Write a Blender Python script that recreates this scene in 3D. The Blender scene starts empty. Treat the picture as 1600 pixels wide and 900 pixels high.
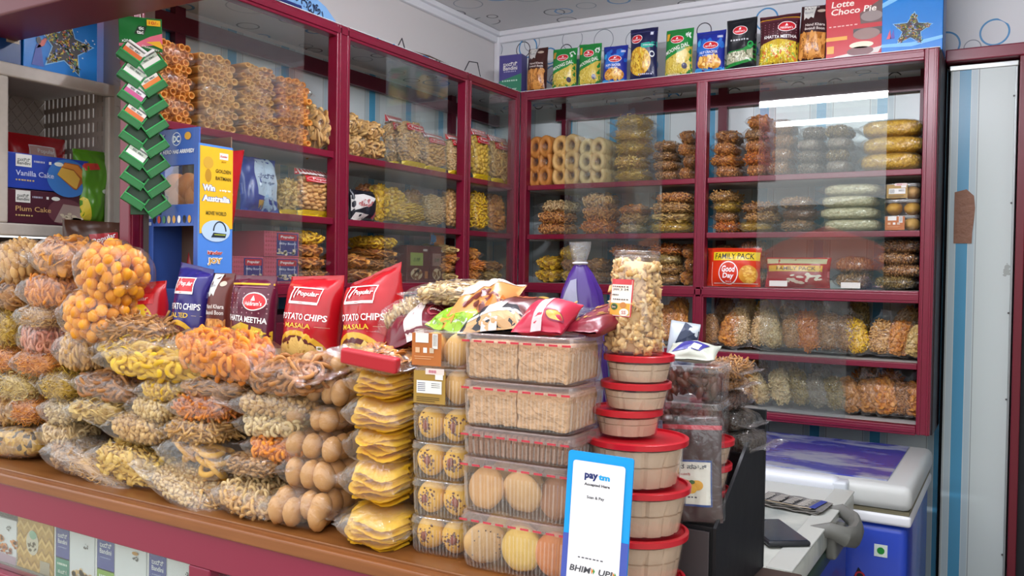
import bpy, bmesh, math, random
from mathutils import Vector, Matrix, Euler, noise
from mathutils.geometry import tessellate_polygon
random.seed(7)
S = bpy.context.scene
COL = S.collection
PI = math.pi

# ------------------------------------------------------------------ camera
FPX = 1340.0
YAW, PITCH, ROLL = .5335, .01856, .01546
CAM = Vector((1.6135, -2.77, 1.40))
_f = Vector((-math.sin(YAW)*math.cos(PITCH), math.cos(YAW)*math.cos(PITCH), -math.sin(PITCH)))
_r0 = Vector((math.cos(YAW), math.sin(YAW), 0)); _u0 = _r0.cross(_f)
_r = _r0*math.cos(ROLL)+_u0*math.sin(ROLL); _u = -_r0*math.sin(ROLL)+_u0*math.cos(ROLL)
def at(px, py, axis, v):
    """point of the room seen at a pixel, on the plane axis = v; also metres per pixel there"""
    d = _f+_r*((px-800)/FPX)-_u*((py-450)/FPX)
    i = 'xyz'.index(axis)
    t = (v-CAM[i])/d[i]
    return CAM+d*t, t/FPX
cd = bpy.data.cameras.new('camera'); cam = bpy.data.objects.new('camera', cd); COL.objects.link(cam)
cd.sensor_width = 36; cd.lens = FPX/1600*36; cd.clip_start = .05; cd.clip_end = 200
cam.matrix_world = Matrix(((_r.x, _u.x, -_f.x, CAM.x), (_r.y, _u.y, -_f.y, CAM.y), (_r.z, _u.z, -_f.z, CAM.z), (0, 0, 0, 1)))
S.camera = cam

# ------------------------------------------------------------------ materials
def lin(h):
    if isinstance(h, (tuple, list)): return (*h[:3], 1)
    h = h.lstrip('#'); c = [int(h[i:i+2], 16)/255 for i in (0, 2, 4)]
    return (*[x/12.92 if x <= .04045 else ((x+.055)/1.055)**2.4 for x in c], 1)
_mats = {}
class NT:
    def __init__(s, m): s.t = m.node_tree; s.n = s.t.nodes; s.out = None
    def add(s, typ, **kw):
        n = s.n.new(typ)
        for k, v in kw.items():
            if k in n.inputs: n.inputs[k].default_value = v
            else: setattr(n, k, v)
        return n
    def link(s, a, b): s.t.links.new(a, b)
    def math(s, op, a, b=None, c=None):
        n = s.n.new('ShaderNodeMath'); n.operation = op
        for i, x in enumerate((a, b, c)):
            if x is None: continue
            if isinstance(x, (int, float)): n.inputs[i].default_value = x
            else: s.link(x, n.inputs[i])
        return n.outputs[0]
    def mixc(s, fac, a, b):
        n = s.n.new('ShaderNodeMix'); n.data_type = 'RGBA'
        for i, x in ((0, fac), (6, a), (7, b)):
            if isinstance(x, (int, float)): n.inputs[i].default_value = x
            elif isinstance(x, tuple): n.inputs[i].default_value = x
            else: s.link(x, n.inputs[i])
        return n.outputs[2]
def new_mat(name):
    m = bpy.data.materials.new(name); m.use_nodes = True; m.node_tree.nodes.clear()
    t = NT(m); t.out = t.n.new('ShaderNodeOutputMaterial')
    return m, t
def plain(color, rough=.5, metal=0., spec=.5, bump=0., bscale=60., coat=0., vary=0.):
    k = ('plain', color, rough, metal, spec, bump, bscale, coat, vary)
    if k in _mats: return _mats[k]
    m, t = new_mat('paint_'+str(color).strip('#'))
    p = t.add('ShaderNodeBsdfPrincipled'); p.inputs['Base Color'].default_value = lin(color)
    p.inputs['Roughness'].default_value = rough; p.inputs['Metallic'].default_value = metal
    p.inputs['Specular IOR Level'].default_value = spec; p.inputs['Coat Weight'].default_value = coat
    if bump or vary:
        tc = t.add('ShaderNodeTexCoord'); nz = t.add('ShaderNodeTexNoise', Scale=bscale, Detail=3.)
        t.link(tc.outputs['Object'], nz.inputs['Vector'])
        if bump:
            b = t.add('ShaderNodeBump', Strength=bump, Distance=.004); t.link(nz.outputs[0], b.inputs['Height']); t.link(b.outputs[0], p.inputs['Normal'])
        if vary:
            c = lin(color); c2 = tuple(x*(1-vary) for x in c[:3])+(1,)
            t.link(t.mixc(nz.outputs[0], c2, c), p.inputs['Base Color'])
    t.link(p.outputs[0], t.out.inputs[0]); _mats[k] = m
    return m
def snack(c1, c2, rough=.55, fine=0., c3=None):
    """food pieces: every loose piece gets its own shade between c1 and c2"""
    k = ('snack', c1, c2, rough, fine, c3)
    if k in _mats: return _mats[k]
    m, t = new_mat('food_'+c1.strip('#'))
    def lin(h, _l=globals()['lin']):
        c = _l(h); return (c[0]*1.0, c[1]*.90, c[2]*.72, 1)
    p = t.add('ShaderNodeBsdfPrincipled'); p.inputs['Roughness'].default_value = rough
    tc = t.add('ShaderNodeTexCoord')
    nz = t.add('ShaderNodeTexNoise', Scale=fine or 90., Detail=4.); t.link(tc.outputs['Object'], nz.inputs['Vector'])
    g = t.add('ShaderNodeNewGeometry')
    f = t.math('ADD', t.math('MULTIPLY', g.outputs['Random Per Island'], .7), t.math('MULTIPLY', t.math('SUBTRACT', nz.outputs[0], .35), .9))
    f = t.math('MINIMUM', t.math('MAXIMUM', f, 0.), 1.)
    col = t.mixc(f, lin(c1), lin(c2))
    if fine:
        v = t.add('ShaderNodeTexVoronoi', Scale=fine); t.link(tc.outputs['Object'], v.inputs['Vector'])
        col = t.mixc(v.outputs['Color'], lin(c1), lin(c2))
        n = t.n.new('ShaderNodeSeparateColor'); t.link(v.outputs['Color'], n.inputs[0])
        col = t.mixc(n.outputs[0], lin(c1), lin(c2))
        if c3: col = t.mixc(t.math('GREATER_THAN', n.outputs[1], .8), col, lin(c3))
        b = t.add('ShaderNodeBump', Strength=.8, Distance=.004); b.invert = True
        t.link(v.outputs['Distance'], b.inputs['Height']); t.link(b.outputs[0], p.inputs['Normal'])
    t.link(col, p.inputs['Base Color'])
    t.link(p.outputs[0], t.out.inputs[0]); _mats[k] = m
    return m
def clear(name, tint=(1, 1, 1), haze=.05, rough=.08, f0=.05, bump=.0, bscale=30., hz=(1, 1, 1)):
    """thin clear sheet: lets light straight through, mirrors more at grazing angles, carries a little haze"""
    k = ('clear', name)
    if k in _mats: return _mats[k]
    m, t = new_mat(name)
    tr = t.add('ShaderNodeBsdfTransparent'); tr.inputs[0].default_value = (*tint, 1)
    df = t.add('ShaderNodeBsdfDiffuse'); df.inputs[0].default_value = (*hz, 1)
    gl = t.add('ShaderNodeBsdfGlossy', Roughness=rough); gl.inputs[0].default_value = (1, 1, 1, 1)
    lw = t.add('ShaderNodeLayerWeight', Blend=.5)
    fr = t.math('ADD', t.math('MULTIPLY', t.math('POWER', lw.outputs['Facing'], 4.), .7), f0)
    if bump:
        tc = t.add('ShaderNodeTexCoord'); nz = t.add('ShaderNodeTexNoise', Scale=bscale, Detail=4., Distortion=1.2)
        t.link(tc.outputs['Object'], nz.inputs['Vector'])
        b = t.add('ShaderNodeBump', Strength=bump, Distance=.01); t.link(nz.outputs[0], b.inputs['Height'])
        t.link(b.outputs[0], gl.inputs['Normal'])
    m1 = t.add('ShaderNodeMixShader', Fac=haze); t.link(tr.outputs[0], m1.inputs[1]); t.link(df.outputs[0], m1.inputs[2])
    m2 = t.add('ShaderNodeMixShader'); t.link(fr, m2.inputs[0]); t.link(m1.outputs[0], m2.inputs[1]); t.link(gl.outputs[0], m2.inputs[2])
    t.link(m2.outputs[0], t.out.inputs[0]); _mats[k] = m
    return m
FILM = clear('clear_film', haze=.02, rough=.13, f0=.045, bump=1., bscale=30.)
FILM2 = clear('loose_clear_film', haze=.055, rough=.15, f0=.07, bump=1., bscale=36.)
PET = clear('clear_plastic', tint=(.98, .97, .97), haze=.022, rough=.10, f0=.075, bump=.10, bscale=50.)
PETW = clear('clear_box_lid', tint=(.98, .98, .98), haze=.11, rough=.10, f0=.10, bump=.1, bscale=50.)
PETR = clear('clear_plastic_rib_glint', tint=(.97, .96, .96), haze=.13, rough=.12, f0=.12)  # added haze whitens the ribs in place of highlight streaks
PETL = clear('clear_pinkish_lid', tint=(.98, .93, .93), haze=.16, rough=.12, f0=.10, bump=.1, bscale=50., hz=(.95, .80, .80))
GLASS = clear('sliding_glass', tint=(.94, .965, .955), haze=.022, rough=.0, f0=.038, hz=(.8, .88, .88))
EDGE = plain('#9fb5ab', .15, spec=.8)
MAROON = plain('#7d1230', .32, spec=.6, vary=.18, bscale=9.)
MAROON_D = plain('#5e0f26', .4)
WHITE = plain('#e9eaee', .35)

def stripes(axis, period, off, base='#d3dcdd', blue='#4f9fc6', scuff=0.):
    m, t = new_mat('striped_panel')
    tc = t.add('ShaderNodeTexCoord'); sp = t.n.new('ShaderNodeSeparateXYZ'); t.link(tc.outputs['Object'], sp.inputs[0])
    x = t.math('DIVIDE', t.math('SUBTRACT', sp.outputs[axis], off), period)
    fx = t.math('FRACT', t.math('ADD', x, 100.5))          # 0.5 at the stripe's middle
    d = t.math('MULTIPLY', t.math('ABSOLUTE', t.math('SUBTRACT', fx, .5)), period)
    col = t.mixc(t.math('LESS_THAN', d, .016), lin(base), lin(blue))
    col = t.mixc(t.math('LESS_THAN', t.math('ABSOLUTE', t.math('SUBTRACT', d, .026)), .008), col, lin('#b5c6cc'))
    col = t.mixc(t.math('LESS_THAN', t.math('ABSOLUTE', t.math('SUBTRACT', d, .0375)), .0012), col, lin('#8f9a9c'))
    if scuff:
        nz = t.add('ShaderNodeTexNoise', Scale=9., Detail=6.); t.link(tc.outputs['Object'], nz.inputs['Vector'])
        col = t.mixc(t.math('MULTIPLY', t.math('GREATER_THAN', nz.outputs[0], .74), scuff*.7), col, lin('#7c8078'))
    p = t.add('ShaderNodeBsdfPrincipled', Roughness=.3); t.link(col, p.inputs['Base Color']); t.link(p.outputs[0], t.out.inputs[0])
    return m
def rings(ax, base='#d9dcdf', scale=7.):
    """plastic ceiling panel printed with loose circles, some blue, some black"""
    m, t = new_mat('circle_print_panel')
    tc = t.add('ShaderNodeTexCoord'); sp = t.n.new('ShaderNodeSeparateXYZ'); t.link(tc.outputs['Object'], sp.inputs[0])
    col = lin(base)
    for sc, sx, colr, w in ((scale, 3.1, '#31343a', .030), (scale*.8, 17.7, '#4b93c8', .036), (scale*.75, 41.3, '#8f98a0', .018)):
        cb = t.n.new('ShaderNodeCombineXYZ')
        t.link(t.math('ADD', t.math('MULTIPLY', sp.outputs[ax[0]], sc), sx), cb.inputs[0]); t.link(t.math('MULTIPLY', sp.outputs[ax[1]], sc), cb.inputs[1])
        v = t.add('ShaderNodeTexVoronoi', Scale=1., Randomness=.8); v.voronoi_dimensions = '2D'; t.link(cb.outputs[0], v.inputs['Vector'])
        s2 = t.n.new('ShaderNodeSeparateColor'); t.link(v.outputs['Color'], s2.inputs[0])
        r = t.math('ADD', t.math('MULTIPLY', s2.outputs[0], .20), .10)
        on = t.math('MULTIPLY', t.math('LESS_THAN', t.math('ABSOLUTE', t.math('SUBTRACT', v.outputs['Distance'], r)), w*.55), t.math('GREATER_THAN', s2.outputs[1], .38))
        col = t.mixc(on, col, lin(colr))
    p = t.add('ShaderNodeBsdfPrincipled', Roughness=.28); t.link(col, p.inputs['Base Color']); t.link(p.outputs[0], t.out.inputs[0])
    return m
def wood(c1='#8a4f24', c2='#b8763c'):
    m, t = new_mat('varnished_wood')
    tc = t.add('ShaderNodeTexCoord'); mp = t.n.new('ShaderNodeMapping'); mp.inputs['Scale'].default_value = (1.5, 22, 22)
    t.link(tc.outputs['Object'], mp.inputs[0]); nz = t.add('ShaderNodeTexNoise', Scale=3., Detail=5., Distortion=.6); t.link(mp.outputs[0], nz.inputs['Vector'])
    p = t.add('ShaderNodeBsdfPrincipled', Roughness=.3); t.link(t.mixc(nz.outputs[0], lin(c1), lin(c2)), p.inputs['Base Color']); t.link(p.outputs[0], t.out.inputs[0])
    return m
def glow(color, strength):
    m, t = new_mat('lamp_light'); e = t.add('ShaderNodeEmission', Strength=strength); e.inputs[0].default_value = lin(color); t.link(e.outputs[0], t.out.inputs[0])
    return m

# ------------------------------------------------------------------ meshes
class MB:
    def __init__(s): s.v = []; s.f = []; s.m = []; s.mats = []
    def mi(s, mat):
        if mat not in s.mats: s.mats.append(mat)
        return s.mats.index(mat)
    def add(s, vs, fs, mat=None, M=None):
        b = len(s.v); i = s.mi(mat); vs = [v if len(v) == 3 else (*v, 0.) for v in vs]
        s.v += [tuple(M @ Vector(v)) if M is not None else tuple(v) for v in vs]
        s.f += [tuple(b+j for j in f) for f in fs]; s.m += [i]*len(fs)
        return s
    def box(s, lo, hi, mat=None, bev=0., M=None):
        (x0, y0, z0), (x1, y1, z1) = lo, hi
        if bev <= 0:
            vs = [(x, y, z) for x in (x0, x1) for y in (y0, y1) for z in (z0, z1)]
            fs = [(0, 1, 3, 2), (4, 6, 7, 5), (0, 4, 5, 1), (2, 3, 7, 6), (0, 2, 6, 4), (1, 5, 7, 3)]
            return s.add(vs, fs, mat, M)
        bm = bmesh.new(); bmesh.ops.create_cube(bm, size=1)
        for v in bm.verts: v.co = Vector(((x0+x1)/2+v.co.x*(x1-x0), (y0+y1)/2+v.co.y*(y1-y0), (z0+z1)/2+v.co.z*(z1-z0)))
        bev = min(bev, .49*min(x1-x0, y1-y0, z1-z0))
        bmesh.ops.bevel(bm, geom=bm.edges[:], offset=bev, segments=3, profile=.5, affect='EDGES')
        return s.bm(bm, mat, M)
    def bm(s, bm, mat=None, M=None):
        bm.verts.index_update()
        s.add([v.co[:] for v in bm.verts], [tuple(v.index for v in f.verts) for f in bm.faces], mat, M); bm.free(); return s
    def lathe(s, prof, n=32, mat=None, M=None, sx=1., sy=1., wob=0., cap=True):
        vs, fs = [], []
        for r, z in prof:
            for k in range(n):
                a = 2*PI*k/n; rr = r*(1+wob*noise.noise(Vector((math.cos(a)*2, math.sin(a)*2, z*30))))
                vs.append((rr*math.cos(a)*sx, rr*math.sin(a)*sy, z))
        for i in range(len(prof)-1):
            for k in range(n):
                fs.append((i*n+k, i*n+(k+1) % n, (i+1)*n+(k+1) % n, (i+1)*n+k))
        if cap: fs += [tuple(range(n))[::-1], tuple((len(prof)-1)*n+k for k in range(n))]
        return s.add(vs, fs, mat, M)
    def tube(s, pts, r, n=8, mat=None, M=None, closed=False, flat=1.):
        pts = [Vector(p) for p in pts]; vs, fs = [], []; L = len(pts)
        for i, p in enumerate(pts):
            a = pts[(i-1) % L] if closed or i > 0 else p; b = pts[(i+1) % L] if closed or i < L-1 else p
            d = (b-a).normalized(); h = Vector((0, 0, 1)) if abs(d.z) < .9 else Vector((1, 0, 0))
            u = d.cross(h).normalized(); w = u.cross(d)
            rr = r[i] if isinstance(r, (list, tuple)) else r
            for k in range(n):
                q = 2*PI*k/n; vs.append(p+u*(rr*math.cos(q))+w*(rr*flat*math.sin(q)))
        for i in range(L if closed else L-1):
            for k in range(n): fs.append((i*n+k, i*n+(k+1) % n, ((i+1) % L)*n+(k+1) % n, ((i+1) % L)*n+k))
        if not closed: fs += [tuple(range(n))[::-1], tuple((L-1)*n+k for k in range(n))]
        return s.add(vs, fs, mat, M)
    def torus(s, R, r, n=14, m=6, mat=None, M=None, flat=1.):
        return s.tube([(R*math.cos(2*PI*k/n), R*math.sin(2*PI*k/n), 0) for k in range(n)], r, m, mat, M, True, flat)
    def ball(s, r, mat=None, M=None, sub=1, jit=0., sc=(1, 1, 1), rnd=random):
        bm = bmesh.new(); bmesh.ops.create_icosphere(bm, subdivisions=sub, radius=r)
        o = Vector((rnd.random()*9, rnd.random()*9, rnd.random()*9))
        for v in bm.verts:
            k = 1+jit*noise.noise(v.co/r*1.3+o)*1.6
            v.co = Vector((v.co.x*k*sc[0], v.co.y*k*sc[1], v.co.z*k*sc[2]))
        return s.bm(bm, mat, M)
    def mesh(s, name, smooth=True):
        me = bpy.data.meshes.new(name); me.from_pydata(s.v, [], s.f)
        for m in s.mats: me.materials.append(m)
        me.polygons.foreach_set('material_index', s.m)
        me.polygons.foreach_set('use_smooth', [smooth]*len(s.f)); me.update()
        return me
    def build(s, name, parent=None, smooth=False, loc=None, rot=None, auto=False):
        me = s.mesh(name, smooth)
        if auto:
            try: me.set_sharp_from_angle(angle=math.radians(38))
            except Exception: pass
        return link(name, me, parent, loc, rot)
def link(name, me, parent=None, loc=None, rot=None):
    o = bpy.data.objects.new(name, me); COL.objects.link(o)
    if parent is not None: o.parent = parent
    if loc is not None: o.location = loc
    if rot is not None: o.rotation_euler = rot
    return o
def tag(o, label, cat, group=None):
    o['label'] = label; o['category'] = cat
    if group: o['group'] = group
    return o
def thing(name, label, cat, loc=(0, 0, 0), rot=(0, 0, 0), group=None):
    o = link(name, None, None, loc, rot); o.empty_display_size = .05
    return tag(o, label, cat, group)
def struct(name, mb, smooth=False):
    o = mb.build(name, smooth=smooth); o['kind'] = 'structure'; return o

# ------------------------------------------------------------------ printed shapes (2D outlines laid on a surface)
_txt = {}
def text2d(s, bold=0.):
    k = (s, bold)
    if k not in _txt:
        cu = bpy.data.curves.new('lettering', 'FONT'); cu.body = s; cu.size = 1; cu.resolution_u = 2; cu.offset = bold
        o = bpy.data.objects.new('lettering', cu); COL.objects.link(o)
        dg = bpy.context.evaluated_depsgraph_get(); e = o.evaluated_get(dg); me = e.to_mesh()
        vs = [(v.co.x, v.co.y) for v in me.vertices]; fs = [tuple(p.vertices) for p in me.polygons]
        e.to_mesh_clear(); bpy.data.objects.remove(o); bpy.data.curves.remove(cu)
        _txt[k] = (vs, fs)
    return _txt[k]
def T(s, cx, cz, h, w=None, bold=.012, slant=0., rot=0.):
    """lettering h high (w wide if given), centred on cx, cz"""
    vs, fs = text2d(s, bold)
    if not vs: return ([], [])
    x0 = min(v[0] for v in vs); x1 = max(v[0] for v in vs); y0 = min(v[1] for v in vs); y1 = max(v[1] for v in vs)
    kz = h/max(y1-y0, 1e-6); kx = w/max(x1-x0, 1e-6) if w else kz
    out = []
    for x, y in vs:
        X = (x-(x0+x1)/2)*kx+(y-(y0+y1)/2)*kz*slant; Z = (y-(y0+y1)/2)*kz
        out.append((cx+X*math.cos(rot)-Z*math.sin(rot), cz+X*math.sin(rot)+Z*math.cos(rot)))
    return out, fs
def BAR(s, cx, cz, h, w=.2, *a):
    """a line of small print too blurred to read, as short dashes"""
    V, F = [], []; n = 7
    for k in range(n):
        x0 = cx-w/2+w*k/n; x1 = x0+w/n*(.55+.3*((k*37) % 5)/5); q = len(V)
        V += [(x0, cz-h*.3), (x1, cz-h*.3), (x1, cz+h*.3), (x0, cz+h*.3)]; F += [(q, q+1, q+2), (q, q+2, q+3)]
    return V, F
def PG(*pts):
    t = tessellate_polygon([[Vector((p[0], p[1], 0)) for p in pts]])
    return list(pts), [tuple(x) for x in t]
def RC(x0, z0, x1, z1): return [(x0, z0), (x1, z0), (x1, z1), (x0, z1)], [(0, 1, 2), (0, 2, 3)]
def EL(cx, cz, rx, rz, n=28, a0=0., a1=2*PI):
    full = abs(a1-a0-2*PI) < 1e-6
    vs = [(cx, cz)]+[(cx+rx*math.cos(a0+(a1-a0)*k/n), cz+rz*math.sin(a0+(a1-a0)*k/n)) for k in range(n+(0 if full else 1))]
    return vs, [(0, 1+k, 1+(k+1) % n if full else 2+k) for k in range(n)]
def RG(cx, cz, rx, rz, w, n=32, a0=0., a1=2*PI):
    vs, fs = [], []
    for k in range(n+1):
        a = a0+(a1-a0)*k/n
        vs += [(cx+rx*math.cos(a), cz+rz*math.sin(a)), (cx+(rx-w)*math.cos(a), cz+(rz-w)*math.sin(a))]
    for k in range(n): fs += [(2*k, 2*k+2, 2*k+3), (2*k, 2*k+3, 2*k+1)]
    return vs, fs
def bits(cx, cz, rx, rz, n, size, rnd, asp=1.5, box=False):
    """many small morsels inside an ellipse, for a printed snack picture"""
    V, F = [], []
    for _ in range(n):
        while True:
            a, b = rnd.uniform(-1, 1), rnd.uniform(-1, 1)
            if box or a*a+b*b < 1: break
        th = rnd.uniform(0, PI); s1 = size*rnd.uniform(.6, 1.2); s2 = s1/asp
        q = len(V); m = 7
        for k in range(m):
            p = 2*PI*k/m; x, y = s1*math.cos(p)*rnd.uniform(.8, 1.1), s2*math.sin(p)*rnd.uniform(.8, 1.1)
            V.append((cx+a*rx+x*math.cos(th)-y*math.sin(th), cz+b*rz+x*math.sin(th)+y*math.cos(th)))
        F += [(q, q+k, q+k+1) for k in range(1, m-1)]
    return V, F
def split_tris(vs, fs, mx):
    out = []; st = [tuple(vs[i] for i in (f[0], f[k], f[k+1])) for f in fs for k in range(1, len(f)-1)]
    while st:
        a, b, c = st.pop()
        l = [(math.dist(a, b), 0), (math.dist(b, c), 1), (math.dist(c, a), 2)]; L, i = max(l)
        if L <= mx: out.append((a, b, c)); continue
        if i == 0: m = ((a[0]+b[0])/2, (a[1]+b[1])/2); st += [(a, m, c), (m, b, c)]
        elif i == 1: m = ((b[0]+c[0])/2, (b[1]+c[1])/2); st += [(a, b, m), (a, m, c)]
        else: m = ((c[0]+a[0])/2, (c[1]+a[1])/2); st += [(a, b, m), (m, b, c)]
    return out
def print_on(prints, fn, parent, sx, sz, mx=.014):
    """prints: (part name, material, shape, layer); shapes in fractions of sx, sz; fn(x, z, lift) gives the point on the surface"""
    parts = {}
    for pn, mat, shp, lay in prints:
        mb = parts.setdefault(pn, MB())
        vs, fs = shp
        if not vs: continue
        vs = [(x*sx, z*sz) for x, z in vs]
        tr = split_tris(vs, fs, mx) if mx else [tuple(vs[i] for i in (f[0], f[k], f[k+1])) for f in fs for k in range(1, len(f)-1)]
        V, F = [], []
        for t3 in tr:
            # wind the triangle so that it faces out of the surface (towards -y)
            (ax, az), (bx, bz), (cx, cz) = t3
            if (bx-ax)*(cz-az)-(bz-az)*(cx-ax) < 0: t3 = (t3[0], t3[2], t3[1])
            q = len(V); V += [fn(x, z, .0005+.0004*lay) for x, z in t3]; F.append((q, q+1, q+2))
        mb.add(V, F, mat)
    for pn, mb in parts.items(): mb.build(pn, parent, smooth=False)
SKY, TUBE, INN, EXPO = 2.0, 42., 3.4, .15
# ------------------------------------------------------------------ bags
BL, BW, BT = .16, .12, .05            # the size every bag mesh is built at
def film_mesh(seed, tailp=.22, tailn=.14, gather=1., puff=1.):
    rnd = random.Random(seed); a, b, c = BL/2, BW/2, BT/2
    ss = [-1-tailn, -1-tailn*.5, -1.0, -.95, -.86, -.72, -.52, -.28, 0, .28, .52, .72, .86, .95, 1.0, 1+tailp*.35, 1+tailp*.7, 1+tailp]
    M = 28; mb = MB(); vs, fs = [], []; o = Vector((seed*3.1, seed*1.7, 0))
    for s in ss:
        k = min(1., abs(s)); h = max(.03, (1-k**3.2)**.55); g = .93+.07*(1-k**3)
        over = max(0., abs(s)-1)
        if s > 1: g = g*(gather+(1-gather)*max(0, 1-over/(tailp*.45+1e-6))) if gather < 1 else g
        z0 = over*a*.55*noise.noise(o+Vector((s, 5, 0)))+over*a*.12
        for q in range(M):
            th = 2*PI*q/M; cy, sz = math.cos(th), math.sin(th)
            y = b*g*math.copysign(abs(cy)**.75, cy); z = c*1.04*h*math.copysign(abs(sz)**.62, sz)
            n1 = noise.noise(o+Vector((s*2.2, y*26, z*30))); n2 = noise.noise(o+Vector((s*7, y*70, z*60)))
            wr = (.0040*n1+.0018*n2)*puff
            cr = .0045*noise.noise(o+Vector((0, y*60, s*3)))*(1 if k >= .95 else 0)
            vs.append((s*a+.004*n1*(k > .9), y*(1+.05*n1), max(.0006+.0004*abs(n2), c+z+wr*(1 if sz > -.6 else .3)+cr+z0)))
    L = len(ss)
    for i in range(L-1):
        for q in range(M): fs.append((i*M+q, i*M+(q+1) % M, (i+1)*M+(q+1) % M, (i+1)*M+q))
    mb.add(vs, fs, FILM); return mb.mesh('film')
FILMS = [film_mesh(1), film_mesh(2, .3, .16), film_mesh(3, .2, .3), film_mesh(4, .26, .2), film_mesh(6, .34, .12, .62)]
TIED = [film_mesh(11, .5, .03, .34, 1.5), film_mesh(12, .42, .03, .45, 1.5), film_mesh(13, .56, .03, .4, 1.5)]
LONG = [film_mesh(21, .62, .22), film_mesh(22, .5, .5), film_mesh(23, .3, .62)]
def rm(rnd): return Euler((rnd.uniform(0, 2*PI), rnd.uniform(0, 2*PI), rnd.uniform(0, 2*PI))).to_matrix().to_4x4()
def flatrm(rnd, t=.5): return Euler((rnd.gauss(0, t), rnd.gauss(0, t), rnd.uniform(0, 2*PI))).to_matrix().to_4x4()
def piece(mb, kind, M, rnd):
    if kind == 'ring': mb.torus(.0098, .0036, 12, 6, None, M, 1.)
    elif kind == 'bigring': mb.torus(.015, .0042, 16, 6, None, M)
    elif kind == 'ball': mb.ball(.0105, None, M, 2, .12, (1, 1, rnd.uniform(.85, 1.2)), rnd)
    elif kind == 'chunk': mb.ball(.0068, None, M, 1, .55, (1.2, 1, .8), rnd)
    elif kind == 'nut': mb.ball(.0062, None, M, 1, .2, (1.5, .9, .75), rnd)
    elif kind == 'stick':
        L = rnd.uniform(.016, .03); c = rnd.uniform(-.006, .006)
        mb.tube([(-L, 0, 0), (-L*.4, c, .001), (L*.4, c, -.001), (L, 0, 0)], .0032, 6, None, M)
    elif kind == 'noodle':
        n = 7; A = rnd.uniform(.004, .011); p = rnd.uniform(0, 6)
        mb.tube([(-.019+.038*i/n, A*math.sin(p+i*.9), .5*A*math.cos(p*2+i*.7)) for i in range(n+1)], .0013, 4, None, M)
    elif kind == 'curl':
        R = rnd.uniform(.007, .011); e = rnd.uniform(3.6, 5.6); n = 10
        mb.tube([(R*math.cos(e*i/n), R*math.sin(e*i/n), .010*i/n-.005) for i in range(n+1)], [.0022]+[.0046]*(n-1)+[.002], 6, None, M)
    elif kind == 'chip':
        r = rnd.uniform(.013, .02); n = 10; b1, b2 = rnd.uniform(-22, 22), rnd.uniform(-14, 14)
        vs = []
        for t in (0, .0016):
            for rr in (.5, 1.):
                for k in range(n):
                    x, y = r*rr*math.cos(2*PI*k/n)*(1+.08*math.sin(k*2.3)), r*rr*.8*math.sin(2*PI*k/n); vs.append((x, y, b1*x*x+b2*y*y+b1*.4*x*y+t))
        fs = [tuple(range(n))[::-1], tuple(2*n+k for k in range(n))]
        for k in range(n):
            q = (k+1) % n; fs += [(n+k, k, q, n+q), (2*n+k, 3*n+k, 3*n+q, 2*n+q), (n+q, 3*n+q, 3*n+k, n+k)]
        mb.add(vs, fs, None, M)
    elif kind == 'flake':
        r = rnd.uniform(.006, .011); mb.ball(r, None, M, 1, .5, (1.2, .9, .28), rnd)
SPACING = dict(ring=.0135, bigring=.016, ball=.0155, chunk=.0085, nut=.0095, stick=.0098, noodle=.0085, curl=.0125, chip=.0122, flake=.0085)
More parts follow.
